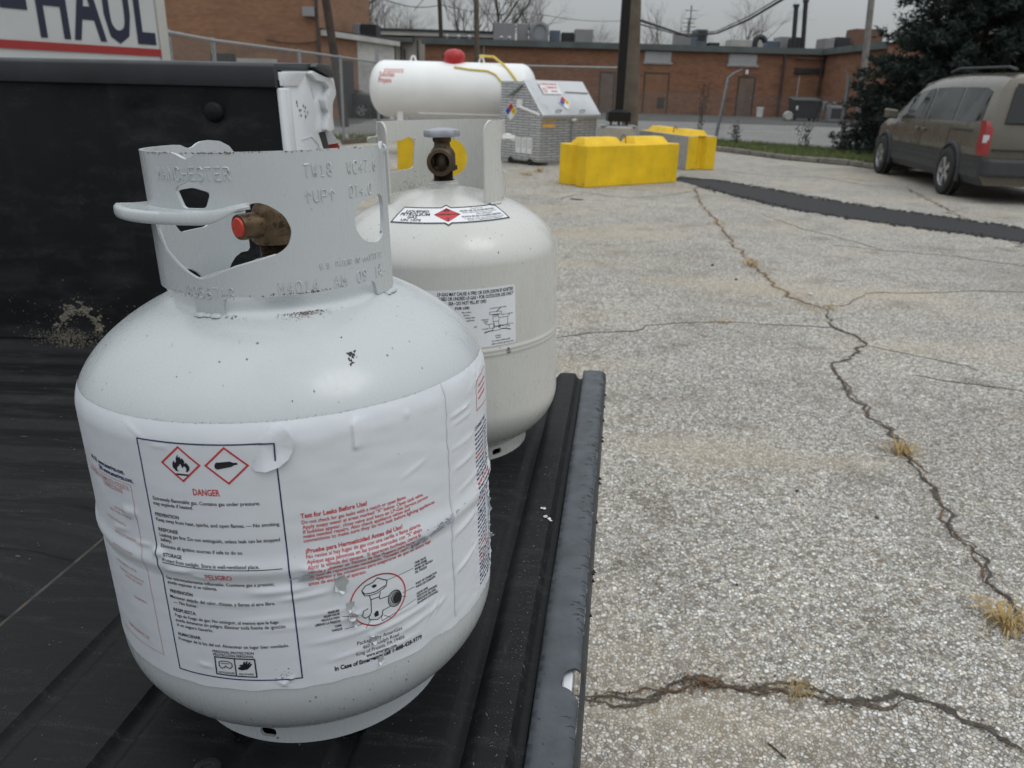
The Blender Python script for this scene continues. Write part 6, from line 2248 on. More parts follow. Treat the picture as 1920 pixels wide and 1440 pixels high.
pole('utility_pole', 'thick weathered wooden pole right behind the black light pole', (1181, 228), (1187, 0), 16.0, .16, .14, M_wood)
r_, b0, t0 = pole('utility_pole', 'pale grey wooden utility pole left of the evergreen tree', (1608, 238), (1634, 0), 38, .15, .13, mat('pale_grey_pole_wood', (.19, .18, .165), .9, 0, .25, 3, bs=30, bstr=.4))
pole('utility_pole', 'brown wooden pole in front of the left brick building', (625, 92), (611, 0), 26, .13, .12, M_woodd)
r_, b1, t1 = pole('utility_pole', 'thin brown wooden pole rising over the white tank', (894, 108), (893, 0), 42, .14, .12, M_wood)
pole('utility_pole', 'thin dark wooden pole above the low tan building', (827, 68), (824, 0), 52, .14, .12, M_woodd)
pole('utility_pole', 'very thin dark pole above the left rooftop unit', (671, 42), (669, 0), 60, .1, .09, M_woodd)

# ------------------------------------------------------------------ chain-link fence


def link_fence(label, pts, rail=True, h=1.75, posts=None, seed=1, arms=False, group='chain link fence runs', sag=0.0, z0=0.02):
    root = thing('chain_link_fence', label, 'fence', (pts[0][0], pts[0][1], 0), 0, group)
    o = Vector((pts[0][0], pts[0][1], 0))
    V = [Vector((p[0], p[1], 0)) - o for p in pts]
    wire = MB()
    for i in range(len(V) - 1):
        a, b_ = V[i], V[i + 1]
        L = (b_ - a).length
        d = (b_ - a) / L
        pitch = .085
        n = int((L + h) / pitch)
        nrm = Vector((-d.y, d.x, 0)) * .0035
        for sgn in (1, -1):
            for k in range(-1, n + 1):
                s0 = k * pitch - (h if sgn > 0 else 0)
                s1 = s0 + sgn * h
                za, zb = z0, h
                sa, sb = (s0, s0 + h) if sgn > 0 else (k * pitch, k * pitch - h)
                # clip to 0..L
                t0_, t1_ = 0.0, 1.0
                ds = sb - sa
                if ds > 0:
                    t0_ = max(t0_, (0 - sa) / ds)
                    t1_ = min(t1_, (L - sa) / ds)
                else:
                    t0_ = max(t0_, (L - sa) / ds)
                    t1_ = min(t1_, (0 - sa) / ds)
                if t1_ <= t0_ + .02:
                    continue
                p0 = a + d * (sa + ds * t0_) + Vector((0, 0, za + (zb - za) * t0_))
                p1 = a + d * (sa + ds * t1_) + Vector((0, 0, za + (zb - za) * t1_))
                wv = Vector((0, 0, .0042))
                wire.add([p0 - wv - nrm * sgn * .3, p1 - wv - nrm * sgn * .3, p1 + wv + nrm * sgn * .3, p0 + wv + nrm * sgn * .3], [(0, 1, 2, 3)])
        if rail:
            MB().tube([a + Vector((0, 0, h)), b_ + Vector((0, 0, h))], .021, 8).build('top_rail', M_galv, root, smooth=50)
    wire.build('wire_mesh', M_wire, root, kind='stuff')
    return root, o


pA, pB, pC = P(706, 108, 23), P(318, 55, 10.4), P(1185, 108, 21.2)
hz = P(706, 115, 23).z
f1, o1 = link_fence('chain link fence run going away from the truck towards the white tank', [(P(200, 40, 8.8).x, 8.8), (pB.x, 10.4), (P(400, 68, 12.3).x, 12.3), (P(560, 92, 16), 0)[0:1] and (P(560, 92, 16).x, 16), (P(637, 104, 19).x, 19), (pA.x, 23)], h=hz - .02)
for u, Y, r_, top in ((318, 10.4, .03, 0), (400, 12.3, .03, 0), (560, 16, .03, 0), (637, 19, .03, 0), (706, 23, .045, .3)):
    x = P(u, 90, Y).x - o1.x
    MB().tube([(x, Y - o1.y, 0), (x, Y - o1.y, hz + .02 + top)], r_, 10).build('fence_post', M_galv, f1, smooth=50)
f2, o2 = link_fence('chain link fence run with top rail behind the white tank', [(pA.x + .01, 23.02), (pC.x, 21.2)], h=hz - .03)
MB().tube([(pC.x - o2.x, 21.2 - o2.y, 0), (pC.x - o2.x, 21.2 - o2.y, P(1185, 100, 21.2).z)], .045, 10).build('fence_post', M_galv, f2, smooth=50)
a1, a2 = G(1338, 275), G(1573, 296)
a1, a2 = Vector((5.25, 21.3, 0)), Vector((7.55, 18.95, 0))
f3, o3 = link_fence('sagging chain link fence with leaning bent-top posts behind the grass verge', [(pC.x + .02, 21.2), (5.25, 21.25), (7.55, 19.0), (12, 17.4)], rail=False, h=1.32)


M_galvd = mat('dull_galvanised_steel', (.20, .21, .22), .6, .4, .2, 12)


def bent_post(par, o, u0, v0, u1, v1, u2, v2, Y):
    a, b_, c_ = P(u0, v0, Y), P(u1, v1, Y), P(u2, v2, Y)
    a = a - (b_ - a) * (a.z / (b_ - a).z)
    pts = [a - o, b_ - o, b_.lerp(c_, .35) - o + Vector((0, 0, .03)), c_ - o]
    MB().tube(pts, [.042, .040, .026, .018], 10).build('bent_post', M_galvd, par, smooth=50)


bent_post(f3, o3, 1339, 272, 1366, 146, 1392, 130, 21.25)
bent_post(f3, o3, 1574, 292, 1591, 152, 1586, 133, 19.0)
M_vine = mat('dead_vine', (.045, .035, .028), .95, 0, .3, 10)
for i, (u, v0, v1, Y, lb) in enumerate(((1374, 278, 232, 20.8, 'dead vine on the fence just right of the first leaning post'), (1505, 286, 236, 19.5, 'dead vine on the fence halfway between the leaning posts'), (1312, 228, 150, 22, 'dead climbing weed left of the first leaning post'))):
    rnd = random.Random(i)
    b_ = P(u, v0, Y)
    root = thing('dead_vine', lb, 'vine', (b_.x, Y - .06, 0), 0, 'dead vines on the fence')
    mb = MB()
    hh = P(u, v1, Y).z
    for k in range(7):
        x = 0
        pts = []
        for j in range(9):
            x += rnd.uniform(-.06, .06)
            pts.append((x, rnd.uniform(-.02, .02), .02 + hh * j / 8 * rnd.uniform(.85, 1)))
        mb.tube(pts, .006, 4)
        for j in range(26):
            p = Vector(rnd.choice(pts)) + Vector((rnd.uniform(-.08, .08), rnd.uniform(-.04, .04), rnd.uniform(-.08, .08)))
            mb.add([p, p + Vector((rnd.uniform(-.05, .05), 0, rnd.uniform(-.05, .05))), p + Vector((rnd.uniform(-.05, .05), 0, rnd.uniform(-.05, .05)))], [(0, 1, 2)])
    mb.build('vine_stems', M_vine, root)
# ------------------------------------------------------------------ buildings
M_brick = brick_material('orange_brown_brick', (.265, .122, .066), (.19, .086, .05), (.17, .125, .095))
M_brick2 = brick_material('tan_brown_brick', (.27, .135, .072), (.215, .105, .058), (.19, .14, .105))
M_block = brick_material('white_painted_block', (.50, .49, .46), (.47, .46, .43), (.40, .39, .37), 2.0)
M_cream = mat('cream_stucco', (.42, .40, .355), .9, 0, .08, 1.5)
M_fascia = mat('grey_green_fascia', (.085, .10, .098), .6, 0, .25, 1.2)
M_roof = mat('dark_roof_felt', (.04, .04, .042), .9, 0, .2, 2)
M_trim = mat('pale_roof_trim', (.42, .41, .38), .7, 0, .15, 1)
M_door = mat('brown_steel_door', (.21, .105, .055), .6, 0, .15, 2)
M_door2 = mat('faded_brown_door', (.155, .11, .085), .6, 0, .2, 2)
M_louvre = mat('white_louvre', (.55, .55, .54), .5, 0, .08, 4)
M_hvac = mat('grey_rooftop_sheet', (.25, .245, .25), .6, .2, .1, 1)
M_hvacd = mat('dark_rooftop_sheet', (.03, .032, .036), .6, .2, .2, 1)
M_hvacb = mat('bluegrey_rooftop_sheet', (.10, .13, .16), .6, .2, .2, 1)
M_hvacr = mat('rusty_rooftop_sheet', (.16, .085, .055), .7, .1, .25, 1)
M_pipe = mat('dark_downpipe', (.05, .042, .038), .7, 0, .3, 2)


def rect_part(root, o, name, m, u0, u1, v0, v1, Y, d0, d1, bevel=0.0):
    """box on a wall at depth Y seen between the given photo columns and rows; from d0 (behind) to d1 (in front)"""
    a, b_ = P(u0, v1, Y), P(u1, v0, Y)
    return MB().box(a.x - o[0], b_.x - o[0], Y - o[1] - d1, Y - o[1] - d0, a.z, b_.z).build(name, m, root, bevel=bevel)


YB = 50.0
x0, x1 = P(797, 140, YB).x, P(1540, 160, YB).x
HBLD = P(1150, 84, YB).z
bo = (x0, YB)
brick = thing('brick_building', 'long low orange brown brick building with white louvres and steel doors beyond the fence', 'building', (x0, YB, 0))
mb = MB().box(0, x1 - x0, 0, 18, 0, HBLD)
mb.build('wall', M_brick, brick)
# return wing coming forward on the right
wx, wy = P(1665, 90, 41.5).x - x0, -8.5
wg = [(x1 - x0, 0), (wx, wy), (wx + 12, wy + 8), (wx + 12, 18), (x1 - x0, 18)]
MB().prism(wg, 0, HBLD, lambda u, v, h: (u, v, h)).build('wing_wall', M_brick, brick, fix=True)
rf = MB().box(-.15, x1 - x0, -.22, 18, HBLD, HBLD + .05)
rf.prism([(x1 - x0, -.22), (wx - .1, wy - .25), (wx + 12, wy + 7.6), (wx + 12, 18), (x1 - x0, 18)], HBLD + .002, HBLD + .052, lambda u, v, h: (u, v, h))
roof = rf.build('roof', M_roof, brick, fix=True)
fa = MB().box(-.15, x1 - x0 + .05, -.26, -.02, HBLD - .24, HBLD + .09)
fa.build('fascia', M_fascia, brick)
d = Vector((wx - (x1 - x0), wy, 0)).normalized()
nrm = Vector((d.y, -d.x, 0))
if nrm.x > 0:
    nrm = -nrm
a = Vector((x1 - x0, 0, 0)) + nrm * .26 + d * .28
b_ = Vector((wx, wy, 0)) + nrm * .26
mb = MB().hexa([a + Vector((0, 0, HBLD - .24)), b_ + Vector((0, 0, HBLD - .24)), b_ - nrm * .24 + Vector((0, 0, HBLD - .24)), a - nrm * .24 + Vector((0, 0, HBLD - .24)), a + Vector((0, 0, HBLD + .09)), b_ + Vector((0, 0, HBLD + .09)), b_ - nrm * .24 + Vector((0, 0, HBLD + .09)), a - nrm * .24 + Vector((0, 0, HBLD + .09))])
mb.build('fascia', M_fascia, brick, fix=True)
for u0, u1, v0, v1 in ((1207, 1260, 97, 117), (1364, 1421, 102, 122)):
    fr = rect_part(brick, bo, 'louvre_vent', M_hvac, u0, u1, v0, v1, YB, -.05, .04)
    a, b_ = P(u0, v1, YB), P(u1, v0, YB)
    sl_ = MB()
    n = 6
    for k in range(n):
        z = a.z + (b_.z - a.z) * (k + .3) / n
        one = MB().hexa([(a.x - x0 + .05, -.10, z), (b_.x - x0 - .05, -.10, z), (b_.x - x0 - .05, -.03, z + .06), (a.x - x0 + .05, -.03, z + .06), (a.x - x0 + .05, -.10, z + .015), (b_.x - x0 - .05, -.10, z + .015), (b_.x - x0 - .05, -.03, z + .075), (a.x - x0 + .05, -.03, z + .075)])
        one.build('louvre_slat', M_louvre, fr)
    rect_part(brick, bo, 'vent_sill', M_concrete, u0 - 1, u1 + 1, v1, v1 + 2.5, YB, -.02, .07)


def door(u0, u1, v0, v1, m, lab=None, vent=None):
    base = P(u0, v1, YB)
    fr = MB()
    a, b_ = P(u0, v1, YB), P(u1, v0, YB)
    xa, xb = a.x - x0, b_.x - x0
    fr.box(xa - .07, xa, -.035, .05, 0, b_.z + .07)
    fr.box(xb, xb + .07, -.035, .05, 0, b_.z + .07)
    fr.box(xa, xb, -.034, .05, b_.z, b_.z + .07)
    fo = fr.build('door_frame', M_pipe, brick)
    do = MB().box(xa, xb, -.015, .05, 0, b_.z).build('door', m, brick)
    if lab:
        do['label'] = lab
    MB().tube([(xb - .12, -.06, 1.0), (xb - .12, -.06, 1.12)], .02, 6).build('handle', M_galv, do)
    if vent:
        p, q = P(vent[0], vent[3], YB), P(vent[1], vent[2], YB)
        vo = MB().box(p.x - x0, q.x - x0, -.03, -.014, p.z, q.z)
        vo.build('door_vent', M_pipe, do)
    return do


door(1123, 1152, 137, 207, M_door2, 'dull brown steel door beside the cabinet')
door(1205, 1254, 139, 210, M_door, 'orange brown double door with small vent', (1231, 1246, 183, 203))
door(1379, 1415, 146, 214, M_door2, 'faded brown door under the right louvre')
# recessed doorway with dark lintel
rect_part(brick, bo, 'doorway_recess', M_brick2, 1488, 1553, 137, 216, YB, -.05, .010)
rect_part(brick, bo, 'lintel', M_hvacd, 1489, 1554, 129, 137, YB, -.02, .12)
rect_part(brick, bo, 'door', M_trim, 1488, 1500, 142, 212, YB, -.04, .02)
for u0, v0, u1, v1, r_ in ((1474, 97, 1459, 216, .075), (1545, 100, 1541, 205, .06), (1553, 104, 1549, 208, .05), (1571, 104, 1566, 222, .07)):
    a, b_ = P(u0, v0, YB - .15), P(u1, v1, YB - .15)
    MB().tube([(a.x - x0, -.15, a.z), (a.x - x0, -.15, .05)], r_, 8).build('downpipe', M_pipe, brick, smooth=50)
a, b_ = P(1491, 109, YB - .2), P(1590, 110, YB - .2)
MB().tube([(a.x - x0, -.2, a.z), (b_.x - x0 - 1.2, -.2, a.z - .05)], .045, 8).build('wall_pipe', M_pipe, brick, smooth=50)
a = P(907, 95, YB - .1)
MB().tube([(a.x - x0, -.1, HBLD - .2), (a.x - x0, -.1, .1)], .05, 8).build('downpipe', M_galv, brick, smooth=50)
rect_part(brick, bo, 'wall_lamp', M_white, 1397, 1402, 131, 139, YB, -.02, .18)

# roof plant


def roof_unit(u0, u1, v0, v1, dY, m, depth=1.6, name='rooftop_unit', grille=None):
    a, b_ = P(u0, v1, YB + dY), P(u1, v0, YB + dY)
    z0_ = HBLD + .03
    o = MB().box(a.x - x0, b_.x - x0, dY, dY + depth, z0_, b_.z).build(name, m, brick, bevel=.03)
    if grille:
        p, q = P(grille[0], grille[3], YB + dY), P(grille[1], grille[2], YB + dY)
        MB().box(p.x - x0, q.x - x0, dY - .03, dY + .01, p.z, q.z).build('grille', M_hvacd, o)
    return o


roof_unit(925, 966, 43, 72, 6, M_hvac)
roof_unit(969, 991, 44, 72, 6.3, M_hvac)
o = roof_unit(993, 1029, 45, 72, 6, M_galv)
a = P(1012, 60, YB + 6)
MB().lathe([(.62, 0), (.62, .10), (.45, .12)], 24, Matrix.Translation((a.x - x0, 5.98, a.z)) @ Matrix.Rotation(PI / 2, 4, 'X')).build('fan_shroud', M_hvac, o, smooth=40)
roof_unit(1031, 1051, 57, 74, 7, M_hvacb)
roof_unit(1053, 1076, 61, 75, 7.5, M_hvacd)
roof_unit(1078, 1113, 55, 76, 7, M_hvac)
roof_unit(1268, 1300, 62, 82, 7, M_hvac)
roof_unit(1304, 1328, 55, 84, 4, M_hvacb, grille=(1308, 1324, 58, 76))
roof_unit(1330, 1350, 80, 86, 4, M_hvacd)
roof_unit(1370, 1432, 75, 88, 5, M_trim)
roof_unit(1438, 1462, 77, 89, 7, M_hvacb)
roof_unit(1461, 1486, 69, 90, 7, M_hvac)
roof_unit(1490, 1508, 70, 90, 5, M_hvacd)
roof_unit(1544, 1566, 72, 92, 6, M_hvac)
roof_unit(1566, 1596, 70, 90, 6.5, M_hvacd)
roof_unit(1599, 1658, 55, 90, 7, M_hvacr)
for u, vt in ((1488, 12), (1506, 3)):
    a, b_ = P(u, 88, YB + 4), P(u + 5, vt, YB + 4)
    MB().tube([(a.x - x0, 4, HBLD), (b_.x - x0, 4, b_.z)], .14, 10).build('flue_stack', M_hvacd, brick, smooth=50)
    MB().tube([(b_.x - x0, 4, b_.z - .05), (b_.x - x0, 4, b_.z + .12)], .19, 10).build('stack_cap', M_hvacd, brick, smooth=50)
pts = []
for k in range(9):
    t = PI * k / 8
    c_ = P(1425, 80, YB + 3)
    pts.append((c_.x - x0 - .30 * math.cos(PI - t) * -1, 3, c_.z + .32 * math.sin(t)))
pts = [(pts[0][0], 3, HBLD)] + pts
MB().tube(pts, .17, 10).build('duct_elbow', M_hvacd, brick, smooth=50)
for u, v0, v1 in ((1290, 82, 10), (1287, 82, 34)):
    a, b_ = P(u, v0, YB + 8), P(u, v1, YB + 8)
    MB().tube([(a.x - x0, 8, HBLD), (a.x - x0, 8, b_.z)], .035, 6).build('aerial_mast', M_hvacd, brick)
    for k in range(3):
        z = b_.z - .3 - .5 * k
        MB().tube([(a.x - x0 - .4, 8, z), (a.x - x0 + .4, 8, z)], .02, 5).build('aerial_arm', M_hvacd, brick)
for k, u in enumerate((838, 860, 880, 940, 955)):
    a = P(u, 75, YB + 2)
    MB().lathe([(.10, HBLD), (.10, HBLD + .3), (.16, HBLD + .32), (.05, HBLD + .42)], 10, Matrix.Translation((a.x - x0, 2, 0))).build('roof_vent', M_galv, brick, smooth=50)

# clutter at the foot of the building
p = P(1503, 228, 44)
du = thing('dumpster', 'black lidded dumpster with sloped front by the recessed doorway', 'dumpster', (p.x, 44, 0))
MB().hexa([(-.62, -.45, .16), (.62, -.45, .16), (.62, .45, .16), (-.62, .45, .16), (-.70, -.52, .98), (.70, -.52, .98), (.70, .52, 1.12), (-.70, .52, 1.12)]).build('bin_body', M_hvacd, du, bevel=.03, fix=True)
MB().hexa([(-.74, -.58, .99), (.74, -.58, .99), (.74, .56, 1.13), (-.74, .56, 1.13), (-.74, -.58, 1.04), (.74, -.58, 1.04), (.74, .56, 1.18), (-.74, .56, 1.18)]).build('lid', M_black, du, bevel=.015, fix=True)
for sx_ in (-.5, .5):
    for sy in (-.35, .35):
        MB().lathe([(.001, -.04), (.09, -.04), (.09, .04), (.001, .04)], 14, Matrix.Translation((sx_, sy, .09)) @ Matrix.Rotation(PI / 2, 4, 'Y')).build('caster', M_tyre, du, smooth=40)
MB().box(-.56, -.48, -.56, -.46, .55, .75).build('sticker', M_white, du)
p = P(1424, 215, 48.6)
bk_ = thing('bucket', 'white plastic bucket standing by the wall right of the faded brown door', 'bucket', (p.x, 48.6, 0))
MB().lathe([(.001, 0), (.17, 0), (.20, .52), (.215, .52), (.215, .56), (.19, .56), (.17, .06)], 24).build('pail', M_white, bk_, smooth=40)
MB().tube([(-.2 * math.cos(t), -.02 - .22, .50 - .14 * math.sin(t)) for t in [PI * k / 10 for k in range(11)]], .008, 5).build('handle', M_galv, bk_)
p = P(1546, 226, 43.6)
ac = thing('condenser_unit', 'grey air conditioning unit on a metal frame right of the dumpster', 'condenser', (p.x, 43.6, 0))
MB().box(-.30, .34, -.3, .3, .55, 1.0).build('casing', M_hvac, ac, bevel=.03)
MB().lathe([(.24, 0), (.24, .03), (.2, .04)], 20, Matrix.Translation((.02, -.3, .78)) @ Matrix.Rotation(PI / 2, 4, 'X')).build('fan_guard', M_hvacd, ac, smooth=40)
for sx_ in (-.3, .34):
    for sy in (-.28, .28):
        MB().box(sx_ - .03, sx_ + .03, sy - .03, sy + .03, 0, .56).build('leg', M_galv, ac)
p = P(1561, 230, 42.6)
ac2 = thing('condenser_unit', 'low grey equipment box standing on the ground against the right brick wall', 'equipment box', (p.x, 42.6, 0))
MB().box(-.32, .32, -.3, .3, .05, .82).build('casing', M_hvac, ac2, bevel=.04)
MB().box(-.26, .26, -.32, -.29, .2, .7).build('grille', M_hvacd, ac2)
p = P(1476, 224, 43.4)
jar = thing('drum', 'small pale round container left of the dumpster', 'container', (p.x, 43.4, .25))
MB().lathe([(.001, -.2), (.20, -.2), (.23, -.12), (.23, .12), (.20, .2), (.001, .2)], 20, Matrix.Rotation(PI / 2, 4, 'X')).build('drum_body', M_trim, jar, smooth=50)

# left tall brick building
YL = 30.0
xa, xb = P(150, 60, YL).x, P(599, 60, YL).x
tall = thing('brick_building', 'tall tan brick building at left behind the truck, reaching out of the frame', 'building', (xa, YL, 0))
MB().box(0, xb - xa, 0, 10, 0, 7.5).build('wall', M_brick2, tall)
MB().box(-.1, xb - xa + .1, -.1, 10, 7.5, 7.7).build('roof', M_roof, tall)
for u, r_ in ((601, .05), (628, .04)):
    x = P(u, 60, YL).x - xa
    if u < 605:
        MB().tube([(x - .08, -.06, 0), (x - .08, -.06, 7.4)], r_, 6).build('downpipe', M_pipe, tall)
xw = P(500, 74, YL).x - xa
cab_pts = [(xw + (xb - xa - xw) * t, -.05, P(500, 74, YL).z - .10 * math.sin(PI * t)) for t in [k / 10 for k in range(11)]]
MB().tube(cab_pts, .02, 5).build('wall_cable', M_pipe, tall)
MB().box(xb - xa - .5, xb - xa - .1, -.25, -.01, P(604, 20, YL).z - .2, P(604, 20, YL).z + .1).build('meter_box', M_hvac, tall)
for k in range(5):
    x = P(405 + 8 * k, 110, YL).x - xa
rect_part(tall, (xa, YL), 'window', M_hvacd, 396, 441, 101, 116, YL, -.05, .02)
rect_part(tall, (xa, YL), 'window_sill', M_trim, 445, 520, 111, 120, YL, -.02, .06)

# low wing with gutter, brick then white painted block
Wp = [P(600, 54, 30.02), P(669, 66, 33.0), P(741, 79, 36.9)]
HL_ = Wp[2].z
low = thing('low_building', 'low building behind the black sedan, half brick and half white painted block', 'building', (Wp[0].x, Wp[0].y, 0))
W_ = [Vector((w.x - Wp[0].x, w.y - Wp[0].y, 0)) for w in Wp]
back = Vector((-5, 7, 0))
for i, m in ((0, M_brick2), (1, M_block)):
    a, b_ = W_[i], W_[i + 1]
    MB().prism([(a.x, a.y), (b_.x, b_.y), ((b_ + back).x, (b_ + back).y), ((a + back).x, (a + back).y)], 0, HL_, lambda u, v, h: (u, v, h)).build('wall', m, low, fix=True)
n_ = Vector((W_[2].y, -W_[2].x, 0)).normalized() * .22
a, b_ = W_[0] + n_, W_[2] + n_
MB().hexa([a + Vector((0, 0, HL_ - .16)), b_ + Vector((0, 0, HL_ - .16)), b_ - n_ * .95 + Vector((0, 0, HL_ - .16)), a - n_ * .95 + Vector((0, 0, HL_ - .16)), a + Vector((0, 0, HL_ + .02)), b_ + Vector((0, 0, HL_ + .02)), b_ - n_ * .95 + Vector((0, 0, HL_ + .02)), a - n_ * .95 + Vector((0, 0, HL_ + .02))]).build('gutter', M_trim, low, fix=True)
MB().prism([(W_[0].x, W_[0].y), (W_[2].x, W_[2].y), ((W_[2] + back).x, (W_[2] + back).y), ((W_[0] + back).x, (W_[0] + back).y)], HL_ + .021, HL_ + .1, lambda u, v, h: (u, v, h)).build('roof', M_roof, low, fix=True)
p = W_[0].lerp(W_[1], .55) + n_ * .05
q = W_[0].lerp(W_[1], .85) + n_ * .05
MB().hexa([p, q, q - n_ * .3, p - n_ * .3, p + Vector((0, 0, 2.05)), q + Vector((0, 0, 2.05)), q - n_ * .3 + Vector((0, 0, 2.05)), p - n_ * .3 + Vector((0, 0, 2.05))]).build('door', M_hvacd, low, fix=True)
p = W_[2] + n_ * .3
MB().tube([p + Vector((-.1, -.05, .05)), p + Vector((-.1, -.05, HL_ - .1))], .06, 8).build('downpipe', M_pipe, low, smooth=50)
q = W_[1] + back * .15
c_ = P(667, 55, 36)
un = MB().box(c_.x - Wp[0].x - .45, c_.x - Wp[0].x + .15, 36 - Wp[0].y, 37.2 - Wp[0].y, HL_ + .1, P(667, 43, 36).z)
un.build('rooftop_unit', M_galv, low, bevel=.02)
un = MB().box(c_.x - Wp[0].x + .17, c_.x - Wp[0].x + .85, 36.1 - Wp[0].y, 37.2 - Wp[0].y, HL_ + .1, P(690, 45, 36).z)
un.build('rooftop_unit', M_hvacd, low, bevel=.02)

# cream building between them
YC = 58.0
xa, xb = P(690, 60, YC).x, P(925, 66, YC).x
HC = P(775, 58, YC).z
cream = thing('cream_building', 'cream walled flat roofed building between the two brick buildings, behind the white tank', 'building', (xa, YC, 0))
MB().box(0, xb - xa, 0, 12, 0, HC - .3).build('wall', M_cream, cream)
MB().box(-.3, xb - xa + .3, -.35, 12, HC - .30, HC - .05).build('fascia', M_trim, cream)
MB().box(-.35, xb - xa + .35, -.42, 12, HC - .05, HC + .10).build('roof', M_roof, cream)
rect_part(cream, (xa, YC), 'brick_band', M_brick2, 696, 776, 62, 68, YC, -.02, .03)
rect_part(cream, (xa, YC), 'canopy', M_fascia, 724, 776, 72, 79, YC, -.1, .9)
for u, v0 in ((752, 86), (758, 92), (783, 76)):
    a = P(u, v0, YC - .1)
    MB().tube([(a.x - xa, -.1, a.z), (a.x - xa, -.1, .1)], .05, 6).build('downpipe', M_pipe, cream)

# ------------------------------------------------------------------ box trailer with the lettering
M_uh = mat('white_trailer_panel', (.44, .45, .45), .4, 0, .05, 2)
M_uhn = mat('dark_navy_lettering', (.010, .013, .035), .4, 0, 0)
M_uhr = mat('red_trailer_stripe', (.27, .02, .02), .4, 0, .05, 3)
TA, TB = P(305, 109, 9.0), P(40, 91, 7.55)
tv = (TA - TB)
tv.z = 0
tv.normalize()
tn = Vector((tv.y, -tv.x, 0))
trailer = thing('cargo_trailer', 'white box cargo trailer with navy U-HAUL lettering and red stripe behind the truck bed', 'trailer', (TA.x, TA.y, 0), math.atan2(tv.y, tv.x))
# local: x along the side towards its right end (0), y away from the viewer
zs = (TA.z + TB.z) / 2
TLEN = 4.6
MB().box(-TLEN, -.02, .0, 2.0, .62, 3.1).build('box_body', M_uh, trailer, bevel=.01)
MB().box(-.02, .10, -.02, 2.02, .55, 3.12).build('corner_post', M_trim, trailer, bevel=.01)
MB().box(-TLEN, -.02, -.012, -.002, zs + .005, zs + .075).build('red_stripe', M_uhr, trailer)
MB().box(-TLEN, .02, -.03, .03, .55, .63).build('bottom_rail', M_galv, trailer)
q = MB()
bl = P(270, 79, 8.85)
base = bl.z + .0
tl0 = None
# letter cells measured along the panel
Mi = Matrix.Translation((TA.x, TA.y, 0)) @ Matrix.Rotation(math.atan2(tv.y, tv.x), 4, 'Z')
Minv = Mi.inverted()


def panel_x(u, v):
    d_ = ray(u, v)
    o_ = Vector((0, 0, CAMH))
    # intersect with the panel plane
    t = (Vector((TA.x, TA.y, 0)) - o_).dot(tn) / d_.dot(tn)
    return Minv @ (o_ + d_ * t)


fx = lambda x, y: (x, -.006, y)
x = lambda u: panel_x(u, 60).x
zb0 = panel_x(275, 80).z
CAPL = .62
for ch, u0, u1 in (('H', 75, 131), ('A', 138, 198), ('U', 199, 247), ('L', 256, 290)):
    text_into(q, ch, x(u0), zb0, CAPL, fx, width=x(u1) - x(u0), bold=.02)
stroke_into(q, [(x(8), zb0 + CAPL * .42), (x(58), zb0 + CAPL * .42)], CAPL * .2, fx)
text_into(q, 'U', x(8) - .05 - .28, zb0, CAPL, fx, width=.26, bold=.02)
q.build('navy_lettering', M_uhn, trailer, kind='stuff')
for xx in (-2.0, -2.75):
    wheel_parts(trailer, (xx, .12, .33), .33, .2, ('y', -1), None, M_alloy)
MB().box(-TLEN, 0, .1, 1.9, .45, .56).build('chassis', M_black, trailer)

# ------------------------------------------------------------------ cars


def loft_car(root, st, m, nm='body', smooth=40):
    """st: list of stations (x, half-section [(y, z), ...] from sill to roof centre)"""
    mb = MB()
    k = len(st[0][1])
    for x_, sec in st:
        ring = [(sx_, -y, z) if False else (sx_, y, z) for (sx_, y, z) in [(x_ + e[2] if len(e) > 2 else x_, e[0], e[1]) for e in sec]]
        mb.v += ring + [(a, -b_, c) for a, b_, c in ring]
    n = 2 * k
    for i in range(len(st) - 1):
        for j in range(k - 1):
            mb.f.append((i * n + j, (i + 1) * n + j, (i + 1) * n + j + 1, i * n + j + 1))
            mb.f.append((i * n + k + j, i * n + k + j + 1, (i + 1) * n + k + j + 1, (i + 1) * n + k + j))
    for i in (0, len(st) - 1):
        for j in range(k - 1):
            q_ = (i * n + j, i * n + j + 1, i * n + k + j + 1, i * n + k + j)
            mb.f.append(q_ if i == 0 else q_[::-1])
    return mb.build(nm, m, root, smooth=smooth, fix=True)


def interp_st(st, x_):
    for i in range(len(st) - 1):
        if st[i][0] <= x_ <= st[i + 1][0]:
            t = (x_ - st[i][0]) / (st[i + 1][0] - st[i][0])
            return [tuple(a * (1 - t) + b_ * t for a, b_ in zip(p, q_)) for p, q_ in zip(st[i][1], st[i + 1][1])]
    return st[-1][1]


def side_panel(mb, st, side, xs, j, t0, t1, off):
    """strip on the car's flank between profile points j and j+1"""
    o = len(mb.v)
    for x_, ta, tb in zip(xs, t0, t1):
        s_ = interp_st(st, x_)
        a, b_ = s_[j], s_[j + 1]
        for t in (ta, tb):
            mb.v.append((x_ + a[2] * (1 - t) + b_[2] * t, side * (a[0] * (1 - t) + b_[0] * t + off), a[1] * (1 - t) + b_[1] * t))
    for i in range(len(xs) - 1):
        f = (o + 2 * i, o + 2 * i + 2, o + 2 * i + 3, o + 2 * i + 1)
        mb.f.append(f if side < 0 else f[::-1])


M_van = mat('champagne_van_paint', (.12, .105, .08), .28, .35, .05, 3, coat=.5)
M_clad = mat('dark_grey_cladding', (.035, .037, .042), .55, 0, .1, 10)
M_glass = mat('dark_car_glass', (.014, .018, .018), .05, 0, .05, 3)
M_tint = mat('black_tinted_glass', (.008, .009, .010), .08, 0, .05, 3)
rw, fw = G(1775, 364), G(1655, 325)
vd = (fw - rw)
vd.normalize()
van = thing('minivan', 'champagne minivan with dark lower cladding parked facing away at the right edge', 'minivan', (rw.x, rw.y, 0), math.atan2(vd.y, vd.x))
